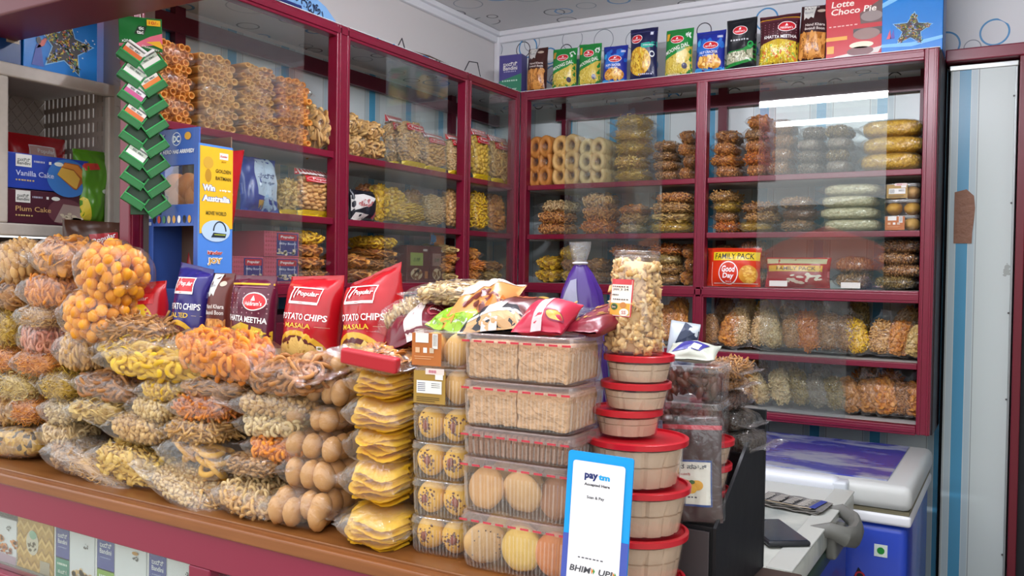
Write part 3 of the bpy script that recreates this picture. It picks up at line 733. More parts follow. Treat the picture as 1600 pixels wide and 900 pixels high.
f1 = thing('chest_freezer', 'white lidded chest freezer with newspaper and phone lying on top', 'freezer', (1.285, -1.252, 0))
MB().box((-.60, .012, .06), (-.012, .665, .80), plain('#2c3f8f', .35, coat=.3), .02).build('cabinet_body', f1, smooth=True, auto=True)
MB().box((-.608, .002, .795), (-.002, .670, .83), plain('#31453c', .4), .006).build('rim', f1, smooth=True, auto=True)
m, t = new_mat('scuffed_white_lid')
tc = t.add('ShaderNodeTexCoord'); nz = t.add('ShaderNodeTexNoise', Scale=5., Detail=6., Distortion=.4); t.link(tc.outputs['Object'], nz.inputs['Vector'])
p = t.add('ShaderNodeBsdfPrincipled', Roughness=.3)
t.link(t.mixc(t.math('MINIMUM', t.math('MAXIMUM', t.math('MULTIPLY', t.math('SUBTRACT', nz.outputs[0], .47), 5.), 0.), 1.), lin('#c6c8bf'), lin('#7f8988')), p.inputs['Base Color']); t.link(p.outputs[0], t.out.inputs[0])
MB().box((-.612, -.004, .832), (0, .676, .885), m, .012).build('lid', f1, smooth=True, auto=True)
MB().box((-.045, .01, .883), (.001, .668, .888), plain('#bdbfb8', .35), .002).build('lid_edge', f1)
MB().box((-.58, -.012, .838), (-.03, .0, .872), plain('#23372f', .4), .006).build('front_strip', f1, smooth=True, auto=True)
MB().box((-.58, -.0145, .862), (-.03, -.010, .867), plain('#9fb5ab', .3), .001).build('bright_line', f1)
h = MB(); pts = [(-.03, .31, .875), (.008, .31, .885), (.036, .325, .872), (.046, .37, .862), (.044, .42, .862), (.032, .46, .872), (.004, .475, .885), (-.03, .475, .875)]
h.tube(pts, [.008, .010, .013, .015, .015, .013, .010, .008], 10, GREY, None, False, 1.6); h.box((-.004, .335, .815), (.018, .455, .868), GREY, .007)
h.build('handle_clip', f1, smooth=True, auto=True)
for yy, zz, c1, c2 in ((.13, .62, '#8a8478', '#3b3a40'), (.30, .60, '#777064', '#26252a')):
    e = MB().box((-.001, -.05, -.055), (.001, .05, .055), plain(c1, .5)).build('faded_sticker', f1, loc=(-.0115, yy, zz))
    print_on([('sticker_print', plain(c2, .5), RG(0, .01, .028, .024, .011), 1), ('sticker_print', plain('#3a52a0', .5), RC(-.018, -.008, .012, .004), 1)], lambda y, z, l: (l+.001, y, z), e, 1, 1, None)
# newspaper and phone on the lid
q, s = at(1238, 786, 'z', .892)
npr = thing('newspaper', 'folded newspaper lying on the white freezer lid', 'newspaper', (q.x, q.y, .8885), (0, 0, -.16))
mb = MB()
for k in range(4):
    n1 = 12; vs, fs = [], []
    for i in range(n1+1):
        x = -.075+.15*i/n1; z = .0022*k+.003*abs(math.sin(i*.8+k)); vs += [(x+.002*k, -.052+.004*k, z), (x, .052-.003*k, z+.001)]
    for i in range(n1): fs.append((2*i, 2*i+2, 2*i+3, 2*i+1))
    mb.add(vs, fs, plain('#8f8b84' if k < 3 else '#6f6d6b', .8))
mb.build('folded_sheets', npr)
rr = random.Random(5); pr = [('newsprint', plain('#3c3b3d', .8), RC(-.066+.03*c, -.04, -.044+.03*c, .02), 1) for c in range(3)]
pr += [('newsprint', plain('#c9c4ba', .8), RC(-.066+.03*c, -.034+.009*r, -.05+.03*c+.006*rr.random(), -.030+.009*r), 2) for c in range(4) for r in range(7)]
pr += [('colour_strip', plain('#34408a', .8), RC(.052, -.042, .066, .036), 2), ('newsprint', plain('#b9a98c', .8), RC(-.07, -.05, .06, -.045), 2)]
print_on(pr, lambda x, y, l: (x, y, .0105+l), npr, 1, 1, None)
q, s = at(1210, 835, 'z', .89)
ph = thing('phone', 'black phone in a case lying flat on the freezer lid', 'phone', (q.x, q.y, .8885), (0, 0, .62))
MB().box((-.042, -.075, 0), (.042, .075, .011), plain('#15171d', .45), .005).build('case', ph, smooth=True, auto=True)
MB().box((-.037, -.07, .0108), (.037, .07, .0118), plain('#1f2a3c', .12), .0005).build('screen', ph)
for fz, xs, ys in ((f2, (-.80, -.07), (.07, .50)), (f1, (-.55, -.06), (.07, .61))):
    for x in xs:
        for y in ys: MB().lathe([(.001, 0), (.022, 0), (.024, .004), (.018, .02), (.016, .062), (.001, .062)], 16, plain('#22242a', .5), cap=False).build('foot', fz, smooth=True, loc=(x, y, 0))
ORD = ['first', 'second', 'third', 'fourth', 'fifth', 'sixth', 'seventh', 'eighth', 'ninth', 'tenth', 'eleventh', 'twelfth', 'thirteenth', 'fourteenth', 'fifteenth', 'sixteenth']
def pos(i, n):
    """how a label names the i-th of n from the bottom of a stack"""
    if n == 1: return 'lying alone'
    if i == n-1: return 'topmost'
    if i == 0: return 'lowest'
    return ORD[n-1-i]+' from top'
def desc(food): return FOOD[food][2]
# ------------------------------------------------------------------ stacks on the far cabinet's shelves
# (left px, right px, top px, food from the bottom up)
def back_stacks(rows, zs, place, grp, yc=.125, dep=.17):
    for si, (x0, x1, ytop, foods) in enumerate(rows):
        a, s = at((x0+x1)/2, 300, 'y', yc-dep/2+.01); w = (x1-x0)*s
        top, _ = at((x0+x1)/2, ytop, 'y', yc-dep/2+.02); H = top.z-zs; n = len(foods); th = H/n
        b, _ = at((x0+x1)/2, 300, 'y', yc)
        for i, fd in enumerate(foods):
            lab = f'bag of {desc(fd)}, {pos(i, n)} in {ORD[si]} stack from corner, {place}'
            flat = FOOD[fd][0] in ('chakli', 'tube')
            jx, jr = (0, 0) if flat else (random.gauss(0, .005), random.gauss(0, .07))
            bag(fd, (a.x+jx, yc+random.gauss(0, .004), zs+i*th+.002), (w*(1.0 if flat else random.uniform(.86, .94)), dep*(1 if flat else random.uniform(.9, 1)), th*1.16), (0, 0, jr), lab, grp)
S1 = [(826, 862, 222, ['chakli_brown']*3), (863, 904, 220, ['chakli_tan']*3), (905, 945, 224, ['chakli_pale']*3),
      (946, 1008, 181, ['sev_yellow', 'flake_yellow', 'sev_yellow', 'sev_yellow', 'sev_yellow']), (1010, 1056, 222, ['nut_brown', 'nut_brown', 'flake_brown', 'flake_brown']),
      (1058, 1080, 206, ['chunk_orange', 'chip_brown', 'chunk_orange', 'chip_brown']), (1106, 1150, 206, ['chunk_orange', 'chip_orange', 'chunk_orange', 'chip_brown']),
      (1155, 1194, 183, ['chunk_orange', 'stick_orange', 'chunk_orange', 'flake_brown', 'chip_orange']), (1196, 1237, 190, ['nut_brown']*4),
      (1239, 1283, 200, ['nut_grey', 'nut_grey', 'grain_grey', 'nut_grey']), (1285, 1330, 197, ['grain_grey', 'chunk_olive', 'grain_grey', 'chunk_olive']),
      (1334, 1440, 189, ['grain_yellow']*3)]
back_stacks(S1, ZS1, 'upper shelf', 'bags on the upper shelf of the far cabinet')
S2 = [(828, 892, 316, ['ring_deep', 'ring_deep', 'ring_white']), (894, 956, 305, ['stick_orange', 'ring_deep', 'curl_tan']), (958, 1003, 322, ['flake_pale', 'stick_tan', 'chip_orange']),
      (1005, 1078, 302, ['sev_yellow', 'chip_pale', 'stick_tan', 'chunk_orange']), (1106, 1149, 301, ['stick_orange', 'nut_brown', 'sev_yellow', 'stick_tan']),
      (1151, 1208, 318, ['sev_yellow', 'stick_tan', 'stick_brown']), (1210, 1272, 309, ['flake_brown', 'sev_brown', 'flake_brown']), (1276, 1378, 289, ['grain_white']*4)]
back_stacks(S2, ZS2, 'middle shelf', 'bags on the middle shelf of the far cabinet')
S3 = [(830, 872, 404, ['chip_yellow', 'chip_yellow']), (874, 902, 388, ['chip_yellow', 'chip_brown', 'chip_yellow']), (905, 945, 408, ['chunk_brown', 'chip_brown']),
      (947, 1001, 386, ['chip_pale', 'flake_pale', 'stick_brown', 'stick_orange']), (1003, 1064, 384, ['sev_tan', 'stick_tan', 'sev_pale', 'stick_orange']), (1066, 1082, 386, ['chip_orange', 'chip_orange', 'chip_orange']),
      (1106, 1150, 386, ['chunk_brown', 'flake_brown', 'chunk_brown']), (1150, 1196, 380, ['chunk_brown', 'flake_brown', 'chunk_brown']),
      (1302, 1366, 405, ['flake_brown', 'chunk_brown']), (1368, 1440, 377, ['chunk_olive', 'nut_brown', 'nut_brown', 'chunk_brown'])]
back_stacks(S3, ZM, 'lower shelf', 'bags on the lower shelf of the far cabinet', .15, .17)
# bags slumped upright on the two shelves below the rail
def slumped(items, zs, place, grp, y):
    for i, (px, food, h, lean) in enumerate(items):
        b, s = at(px, 520, 'y', y)
        L = h*s*1.34
        # built lying down, so turn the bag's tail to point up and lean it
        r = Euler((0, 0, 0)).to_matrix(); R = Matrix.Rotation(lean*1.25+random.gauss(0, .1), 3, 'Y') @ Matrix.Rotation(-.26, 3, 'X') @ Matrix.Rotation(PI/2+random.gauss(0, .15), 3, 'Z') @ Matrix.Rotation(-PI/2, 3, 'Y')
        e = R.to_euler()
        th, w = random.uniform(.042, .05), random.uniform(.068, .08)
        off = R @ Vector((-L/2, 0, th/2))
        bag(food, (b.x-off.x, y-off.y, zs+.014-off.z), (L, w, th), e, f'tied bag of {desc(food)}, {ORD[i]} {place}', grp, random.choice(TIED))
K1 = [(1040, 'chunk_orange', 48, .1), (1062, 'chip_orange', 54, -.1), (1112, 'nut_brown', 40, -.1), (1135, 'chip_orange', 42, .05), (1158, 'nut_pale', 50, -.12), (1184, 'nut_pale', 52, .1), (1213, 'flake_pale', 46, -.3), (1240, 'nut_brown', 44, -.2), (1268, 'stick_orange', 50, -.1),
      (1296, 'chunk_brown', 50, -.25), (1322, 'chunk_brown', 48, -.2), (1348, 'curl_yellow', 46, -.25), (1374, 'curl_tan', 44, .1), (1402, 'chip_orange', 44, .15), (1428, 'chip_pale', 40, .2)]
slumped(K1, ZL, 'along front of shelf under the middle rail', 'tied bags in front on the shelf under the rail', .085)
K1b = [(1050, 'chunk_orange', 56, .1), (1122, 'chunk_brown', 58, .1), (1170, 'nut_pale', 66, -.2), (1222, 'chip_yellow', 64, -.35), (1258, 'flake_brown', 62, -.3), (1300, 'flake_brown', 66, -.3), (1345, 'chunk_olive', 68, .1), (1392, 'curl_tan', 64, .2)]
slumped(K1b, ZL, 'in rear row of shelf under the middle rail', 'tied bags behind on the shelf under the rail', .165)
K2 = [(1145, 'chunk_brown', 44, -.2), (1172, 'flake_brown', 46, -.3), (1200, 'flake_pale', 44, -.35), (1228, 'curl_pale', 46, -.35), (1258, 'chunk_olive', 50, -.3), (1288, 'nut_grey', 46, -.15), (1316, 'chunk_olive', 44, -.3), (1340, 'chip_brown', 44, -.25),
      (1366, 'chip_brown', 42, -.1), (1392, 'chip_orange', 46, -.25), (1414, 'chunk_brown', 44, -.2), (1436, 'chip_orange', 44, .15)]
slumped(K2, ZB, 'along front of the bottom far shelf', 'tied bags in front on the bottom shelf', .085)
K2b = [(1160, 'chunk_orange', 66, .1), (1206, 'chunk_brown', 62, -.3), (1250, 'flake_pale', 66, -.35), (1300, 'nut_grey', 64, -.3), (1352, 'chunk_brown', 62, .2), (1388, 'stick_orange', 60, -.5), (1428, 'stick_orange', 60, -.4)]
slumped(K2b, ZB, 'in rear row of the bottom far shelf', 'tied bags behind on the bottom shelf', .17)

# ------------------------------------------------------------------ side cabinet
def side_stacks(rows, zs, place, grp, xc=-.095, dep=.15):
    for si, (x0, x1, ytop, foods) in enumerate(rows):
        a, s = at((x0+x1)/2, 250, 'x', xc+dep/2-.01)
        y0 = at(x0, 250, 'x', xc+dep/2)[0].y; y1 = at(x1, 250, 'x', xc+dep/2)[0].y
        top, _ = at((x0+x1)/2, ytop, 'x', xc+dep/2-.02); n = len(foods); th = (top.z-zs)/n
        for i, fd in enumerate(foods):
            flat = FOOD[fd][0] in ('chakli', 'tube')
            lab = f'{desc(fd)} bag, {pos(i, n)} in {ORD[si]} stack {place}'
            bag(fd, (xc+random.gauss(0, .004), (y0+y1)/2+(0 if flat else random.gauss(0, .004)), zs+i*th+.002), ((y1-y0)*.94, dep, th*1.16), (0, 0, PI/2+(0 if flat else random.gauss(0, .08))), lab, grp)
L1 = [(247, 308, 75, ['tube_gold', 'tube_gold', 'tube_gold']), (314, 378, 95, ['tube_tan']*3), (380, 436, 110, ['tube_tan', 'tube_tan', 'tube_tan', 'tube_tan']), (438, 491, 131, ['tube_gold', 'tube_gold', 'tube_gold']), (495, 524, 180, ['disc_tan'])]
side_stacks(L1, ZS1, 'from crate, upper side shelf', 'tube wafer bags on the upper side shelf')
L2 = [(549, 574, 184, ['disc_tan', 'disc_tan']), (576, 606, 196, ['disc_tan', 'disc_tan'])]
side_stacks(L2, ZS1, 'from the upper side shelf\'s middle post', 'wheel snack bags on the upper side shelf')
L3 = [(470, 522, 366, ['stick_brown', 'chip_orange', 'chip_orange', 'curl_yellow'])]
side_stacks(L3, ZM, 'beside the pink cartons, lower side shelf', 'bags beside the pink cartons')
L4 = [(549, 590, 402, ['chip_brown', 'chip_orange']), (592, 634, 374, ['curl_tan', 'stick_brown', 'chip_orange', 'curl_yellow']), (699, 722, 386, ['chip_pale', 'chip_orange', 'chip_orange', 'chip_pale'])]
side_stacks(L4, ZM, 'between the middle posts, lower side shelf', 'bags between the posts on the lower side shelf')
L5 = [(740, 762, 392, ['chip_orange', 'stick_orange', 'chip_orange']), (764, 800, 412, ['chip_pale', 'chip_brown'])]
side_stacks(L5, ZM, 'nearest the corner, lower side shelf', 'bags by the corner on the lower side shelf')
# upright bags on the side shelves (rotated to face the shop)
def upright(px0, px1, ytop, zs, food, label, grp, x=-.07, film=None, lean=.12, th=.055):
    y0 = at(px0, 300, 'x', x)[0].y; y1 = at(px1, 300, 'x', x)[0].y; w = y1-y0
    top, _ = at((px0+px1)/2, ytop, 'x', x); H = top.z-zs
    R = Matrix.Rotation(PI/2, 3, 'Z') @ Matrix.Rotation(-lean, 3, 'X') @ Matrix.Rotation(PI/2, 3, 'Z') @ Matrix.Rotation(-PI/2, 3, 'Y')
    off = R @ Vector((-H/2*.98, 0, th/2))
    return bag(food, (x-off.x, (y0+y1)/2-off.y, zs+.004-off.z), (H*.92, w, th), R.to_euler(), label, grp, film or random.choice(FILMS))
G2 = 'upright bags on the middle side shelf'
upright(562, 588, 283, ZS2, 'ball_brown', 'upright clear bag of brown puffs behind the black and white packet', G2, -.13)
upright(584, 606, 284, ZS2, 'chip_yellow', 'narrow clear bag of yellow chips beside brown puffs, middle side shelf', G2, -.09)
upright(606, 634, 290, ZS2, 'ball_yellow', 'clear bag of round yellow puffs, middle of the middle side shelf', G2)
upright(622, 662, 316, ZS2, 'ball_yellow', 'squat clear bag of yellow puffs at the shelf edge behind glass', G2, -.05)
upright(634, 664, 292, ZS2, 'ball_tan', 'tall clear bag of tan puffs behind glass, middle side shelf', G2, -.13)
upright(664, 694, 300, ZS2, 'nut_pale', 'clear bag of pale pieces at the glass edge, middle side shelf', G2)
upright(699, 719, 292, ZS2, 'ball_tan', 'clear bag of tan puffs squeezed against the maroon post', G2)
upright(738, 762, 296, ZS2, 'curl_yellow', 'bright yellow curls bag just past the post, middle side shelf', G2)
upright(764, 790, 300, ZS2, 'chip_orange', 'clear bag of orange chips behind glass nearest the corner', G2)
RED = plain('#c21f2a', .35); YEL = plain('#f2cf1a', .4); WHT = plain('#f1efe9', .4); BLK = plain('#17181c', .4); NAVY = plain('#22276b', .3)
def header_bag(px0, px1, ytop, zs, food, label, grp, x=-.07, lean=.12, strip=True, plate=True):
    """clear bag with a red and white striped header and red name plate"""
    b = upright(px0, px1, ytop, zs, food, label, grp, x, FILMS[0], lean)
    y0 = at(px0, 300, 'x', x)[0].y; y1 = at(px1, 300, 'x', x)[0].y; w = y1-y0; H = at((px0+px1)/2, ytop, 'x', x)[0].z-zs
    bx = H*.92/2; th = .055      # local x runs up the bag, +z faces the shop, -y is towards the far wall
    def surf(u, v, l):
        k = max(0, 1-abs(v/bx)**3.2)**.55
        return (v, -u, th/2+th/2*1.04*k*max(0, 1-abs(u/(w/2))**3)**.4+.003+l)
    pr = []
    if strip:
        pr.append(('header_strip', WHT, RC(-w*.5, bx*.80, w*.5, bx*1.10), 0))
        n = 11
        for k in range(n): pr.append(('header_strip', RED, PG((-w*.5+w*k/n, bx*.80), (-w*.5+w*(k+.55)/n, bx*.80), (-w*.5+w*(k+.55)/n, bx*1.10), (-w*.5+w*k/n, bx*1.10)), 1))
    if plate:
        pr += [('name_plate', RED, RC(-w*.36, bx*.44, w*.40, bx*.74), 1), ('name_plate', WHT, RG(0.02*w, bx*.59, w*.36, bx*.13, .0012), 2), ('name_plate', WHT, T('Popular', w*.04, bx*.59, bx*.15, w*.5), 3)]
    pr.append(('yellow_band', YEL, RC(-w*.5, -bx*1.12, w*.5, -bx*.86), 1))
    print_on(pr, surf, b, 1, 1, .012)
    return b
header_bag(464, 523, 268, ZS2, 'ball_tan', 'clear bag with striped red header and yellow base, beside maroon post', G2, -.06)
header_bag(436, 463, 276, ZS2, 'chip_pale', 'narrow yellowish bag between blue pouch and striped red header bag', G2, -.08, strip=False, plate=False)
G3 = 'striped header bags on the upper side shelf'
header_bag(606, 632, 182, ZS1, 'curl_tan', 'red headed bag of tan curls beside the wheel bags', G3, -.11)
header_bag(626, 662, 184, ZS1, 'curl_tan', 'bag with yellow band of tan curls behind the green glass edge', G3, -.06, strip=False)
header_bag(660, 694, 210, ZS1, 'ball_tan', 'short red headed bag of puffs behind glass, upper side shelf', G3, -.06)
header_bag(699, 720, 212, ZS1, 'nut_pale', 'red headed bag against the post at the shelf edge, upper side shelf', G3, -.06)
header_bag(738, 764, 203, ZS1, 'ball_yellow', 'tall striped header bag just past the post, upper side shelf', G3, -.06)
header_bag(766, 796, 214, ZS1, 'disc_tan', 'red headed bag nearest the corner behind glass, upper side shelf', G3, -.07)
# ------------------------------------------------------------------ printed pouches
def C(h, r=.3): return plain(h, r, spec=.6)
def oval_logo(cx, cz, rx, rz, txt='Haldiram\'s'):
    return [('logo', C('#ffffff'), EL(cx, cz, rx*1.08, rz*1.14), 2), ('logo', C('#d2202c'), EL(cx, cz, rx, rz), 3), ('logo', C('#ffffff'), PG((cx-rx*.2, cz+rz*.1), (cx+rx*.2, cz+rz*.1), (cx, cz+rz*.75)), 4), ('logo', C('#ffffff'), T(txt, cx, cz-rz*.25, rz*.55, rx*1.5), 4)]
def veg(cx, cz, s, asp): return [('mark', C('#ffffff'), RC(cx-s, cz-s*asp, cx+s, cz+s*asp), 3), ('mark', C('#1c7a30'), EL(cx, cz, s*.6, s*asp*.6), 4)]
R5 = random.Random(11)
def moong():
    p = [('snack_picture', C('#d6bd4e'), PG((-.5, .0), (.5, .0), (.5, .60), (.2, .56), (-.5, .34)), 1), ('snack_picture', C('#e8d67c'), bits(0, .22, .42, .2, 60, .028, R5), 2), ('snack_picture', C('#b99c34'), bits(0, .22, .42, .2, 40, .024, R5), 2),
         ('snack_picture', C('#1f8a3c'), PG((-.5, .40), (.5, .66), (.5, .61), (.2, .50), (-.5, .33)), 2), ('price_flash', C('#e8a92c'), RC(-.42, .74, -.31, .9), 2)]
    p += oval_logo(0.0, .74, .22, .075)
    p += [('lettering', C('#f4f4ec'), T('MOONG DAL', .0, .555, .085, .86, .02, rot=.19), 3), ('corner_print', C('#1d7a3a'), PG((.14, .0), (.5, .0), (.5, .16)), 3), ('mark', C('#3c3a5a'), EL(.26, .2, .09, .06), 3), ('price_flash', C('#e9efe9'), bits(.36, .82, .09, .07, 16, .03, R5), 3), ('snack_picture', C('#efe6b8'), RC(-.38, .03, .06, .07), 3)]
    return p
def cornmix(): 
    p = [('blue_burst', C('#2a6fd0'), bits(0, .62, .46, .22, 26, .1, R5, 1.2), 1), ('snack_picture', C('#d99a34'), EL(.02, .22, .40, .17), 1), ('snack_picture', C('#f2c669'), bits(.02, .24, .36, .15, 30, .06, R5), 2), ('snack_picture', C('#b8742a'), bits(.02, .22, .36, .14, 18, .05, R5), 2),
         ('colour_print', C('#3fa0e0'), PG((-.5, .0), (.5, .0), (.5, .12), (.1, .08), (-.5, .13)), 2), ('lettering', C('#ffffff'), T('NUT CRACKER', 0, .46, .06, .6), 3), ('lettering', C('#c7d6f4'), BAR('MIXTURE', 0, .39, .04, .4), 3), ('price_flash', C('#3fb0e8'), EL(-.36, .7, .07, .07), 2), ('price_flash', C('#e9efff'), BAR('Rs 5', .36, .82, .09, .18), 3)]
    return p+oval_logo(.06, .62, .24, .08)
def navymix():
    p = [('colour_print', C('#1fae9a'), PG((-.02, .58), (.5, .62), (.5, .72), (-.02, .68)), 1), ('snack_picture', C('#d9a420'), EL(-.10, .36, .42, .26), 1), ('snack_picture', C('#f0cf4e'), bits(-.10, .36, .38, .24, 70, .045, R5), 2), ('snack_picture', C('#a9741a'), bits(-.10, .36, .38, .24, 34, .04, R5), 2),
         ('mark', C('#f0f4f4'), RG(.36, .48, .08, .06, .025), 2), ('lettering', C('#d8e8e8'), BAR('HALDIRAM', .24, .645, .035, .36), 3), ('mark', C('#e8ecf8'), RC(.28, .84, .38, .91), 2), ('seam_line', C('#4b4f86'), RC(-.5, .90, .5, .915), 2), ('lettering', C('#c9cbe8'), BAR('NAVRATAN', .12, .12, .04, .5), 3)]
    return p+oval_logo(-.2, .78, .2, .075)
def blackgreen():
    p = [('colour_print', C('#1f8a3a'), PG((-.5, .34), (.1, .38), (.5, .52), (.5, .14), (-.5, .06)), 1), ('snack_picture', C('#a9a98c'), PG((-.47, .32), (.36, .36), (.42, .40), (.42, .18), (-.45, .12)), 2), ('snack_picture', C('#e0dfc6'), bits(-.02, .25, .38, .08, 40, .028, R5, box=True), 3), ('snack_picture', C('#5e6044'), bits(-.02, .25, .38, .08, 26, .024, R5, box=True), 3),
         ('mark', C('#2fae5a'), RG(.34, .46, .09, .065, .03), 2), ('lettering', C('#c9cdd0'), BAR('CHANA CRACKER', 0, .56, .05, .6), 3)]
    return p+oval_logo(0, .74, .22, .075)
def khatta():
    p = [('snack_picture', C('#cfae2c'), PG((-.5, .0), (.5, .0), (.5, .42), (0, .50), (-.5, .40)), 1), ('snack_picture', C('#f3e04e'), bits(0, .24, .44, .17, 110, .036, R5, 2.5, True), 2), ('snack_picture', C('#d9702a'), bits(0, .24, .44, .17, 22, .04, R5, 1.5, True), 3), ('snack_picture', C('#8fb83a'), bits(0, .24, .44, .17, 26, .026, R5, 1.5, True), 3), ('snack_picture', C('#f8f0a8'), bits(0, .24, .44, .17, 60, .03, R5, 3, True), 3),
         ('lettering', C('#ffffff'), T('KHATTA MEETHA', .06, .535, .06, .8, .02, rot=-.04), 4), ('seam_line', C('#e2a92c'), RC(-.5, .895, .5, .915), 2), ('seam_line', C('#8f4c64'), RC(-.5, .865, .5, .875), 2)]
    p += [('pattern', C('#b88894'), EL(-.44+.88*i/8, .80-.05*j, .012, .008, 6), 1) for i in range(9) for j in range(5)]
    return p+oval_logo(.22, .72, .2, .085)
def nuts():
    return [('snack_picture', C('#b9742e'), RC(-.44, .08, .44, .50), 1), ('snack_picture', C('#dc9a4c'), bits(0, .28, .40, .19, 60, .07, R5, 1.4, True), 2), ('snack_picture', C('#8f5622'), bits(0, .28, .40, .19, 34, .05, R5, 1.4, True), 2), ('torn_label', C('#d9d8d2'), PG((-.40, .99), (.02, .99), (.0, .74), (-.1, .77), (-.18, .73), (-.28, .77), (-.34, .73)), 1), ('label_lettering', C('#9a9aa2'), T('Bandini', -.19, .86, .04, .28), 2),
            ('lettering', C('#efe6e0'), T('Nand Khara', .06, .63, .045, .66), 2), ('lettering', C('#efe6e0'), T('Boondi Boon', .06, .565, .045, .66), 2), ('euro_hole', C('#c9b9a8'), EL(.22, .88, .14, .03), 2)]
GT = 'pouches on top of the far cabinet'
def toppouch(name, px0, px1, ytop, mat, prints, label, y=.055, tilt=.06, roll=0., yaw=0., seed=1, T_=.05):
    a, s = at((px0+px1)/2, 100, 'y', y); W = (px1-px0)*s*1.02
    t, _ = at((px0+px1)/2, ytop, 'y', y+.02); H = (t.z-ZT)*1.01
    return pouch(name, label, 'snack pouch', W, H, T_, mat, prints, (a.x, y, ZT+.001), (-tilt, roll, yaw), GT, seed)
toppouch('nut_pouch', 822, 856, 78, C('#43201c'), nuts(), 'narrow dark brown pouch of nuts, next to the purple and green box', .06, seed=3)
toppouch('snack_pouch', 862, 902, 79, C('#1f8a3c'), moong(), 'green moong dal pouch, nearest the brown nut pouch', .05, seed=4, yaw=.1)
toppouch('snack_pouch', 903, 939, 71, C('#1f8a3c'), moong(), 'green moong dal pouch touching the smaller blue pouch', .05, seed=5, yaw=.15)
toppouch('snack_pouch', 941, 980, 74, C('#21309a'), cornmix(), 'blue pouch between a green moong dal and the navy pouch', .055, seed=6, yaw=.1)
toppouch('snack_pouch', 983, 1027, 48, C('#1c1e4c'), navymix(), 'tall navy pouch with a round yellow snack picture', .05, seed=7, yaw=.05)
toppouch('snack_pouch', 1039, 1083, 49, C('#1f8a3c'), moong(), 'green moong dal pouch standing alone between navy and blue pouches', .05, seed=8)
toppouch('snack_pouch', 1087, 1133, 52, C('#21309a'), cornmix(), 'blue pouch beside the black and green pouch', .05, seed=9)
toppouch('snack_pouch', 1135, 1182, 32, C('#17191f'), blackgreen(), 'black and green pouch on the far cabinet', .05, seed=10, roll=-.02)
toppouch('snack_pouch', 1186, 1247, 27, C('#4a1a26'), khatta(), 'maroon khatta meetha pouch on top of the far cabinet', .05, seed=12, T_=.06)
toppouch('nut_pouch', 1246, 1290, 12, C('#3a1a1c'), nuts(), 'brown nut pouch beside the red choco pie box', .055, seed=13, roll=.05)

GB = 'boxes on top of the far cabinet'
def topbox(name, px0, px1, ytop, D, mat, prints, label, y, yaw=0., side=()):
    a, s = at((px0+px1)/2, 100, 'y', y); W = (px1-px0)*s
    t, _ = at((px0+px1)/2, ytop, 'y', y)
    return carton(name, label, 'box', W, D, t.z-ZT, mat, prints, (a.x, y, ZT+.001), (0, 0, yaw), GB, side)
topbox('biscuit_carton', 778, 817, 86, .05, plain('#4a4484', .45), [('colour_print', C('#2c7a5c'), PG((-.5, 0), (.5, 0), (.5, .52), (-.5, .36)), 1), ('lettering', WHT, T('ಬಂದಿನಿ', 0, .77, .10, .62), 2), ('lettering', WHT, T('Bandini', 0, .67, .10, .62), 2), ('lettering', C('#b9b9d8'), BAR('sweet savoury', 0, .585, .04, .56), 2), ('lettering', C('#b9d8c8'), BAR('Multigrain', 0, .36, .06, .7), 2), ('lettering', C('#b9d8c8'), T('DIET', .1, .12, .09, .4), 2)],
       'small purple and green box in the corner of the far cabinet top', .045, .08)
star_pts = [((.5 if k % 2 == 0 else .235)*math.sin(PI*k/5+.12), (.5 if k % 2 == 0 else .235)*math.cos(PI*k/5+.12)) for k in range(10)]
def star_print(cx, cz, rx, rz, seed=3):
    rnd = random.Random(seed); sm = []
    for k in range(10):     # rounded arms
        a, b = star_pts[k], star_pts[(k+1) % 10]; sm += [a]
    big = [(cx+x*rx*2, cz+z*rz*2) for x, z in sm]; halo = [(cx+x*rx*2.16, cz+z*rz*2.16) for x, z in sm]
    p = [('star_picture', C('#8cc8f0'), PG(*halo), 2), ('star_picture', C('#241c1a', .5), PG(*big), 3)]
    for col, n in (('#d8c23a', 90), ('#c9cdd2', 60), ('#3f8a4a', 40), ('#3a62b8', 40), ('#c95a2c', 30)):
        V, F = [], []
        for _ in range(n):
            k = rnd.randrange(5); u = rnd.random()**.7; th = 2*PI*k/5+.12+rnd.uniform(-.55, .55)*(1-u*.75); rr = u*.44
            x, z = cx+rr*math.sin(th)*rx*2, cz+rr*math.cos(th)*rz*2; t2 = rnd.uniform(0, PI); l, w = .035, .011
            q = len(V)
            for sx, sz in ((-1, -1), (1, -1), (1, 1), (-1, 1)):
                V.append((x+(sx*l*math.cos(t2)-sz*w*math.sin(t2))*rx*1.6, z+(sx*l*math.sin(t2)+sz*w*math.cos(t2))*rz*1.6))
            F += [(q, q+1, q+2), (q, q+2, q+3)]
        p.append(('star_picture', C(col, .5), (V, F), 4))
    return p
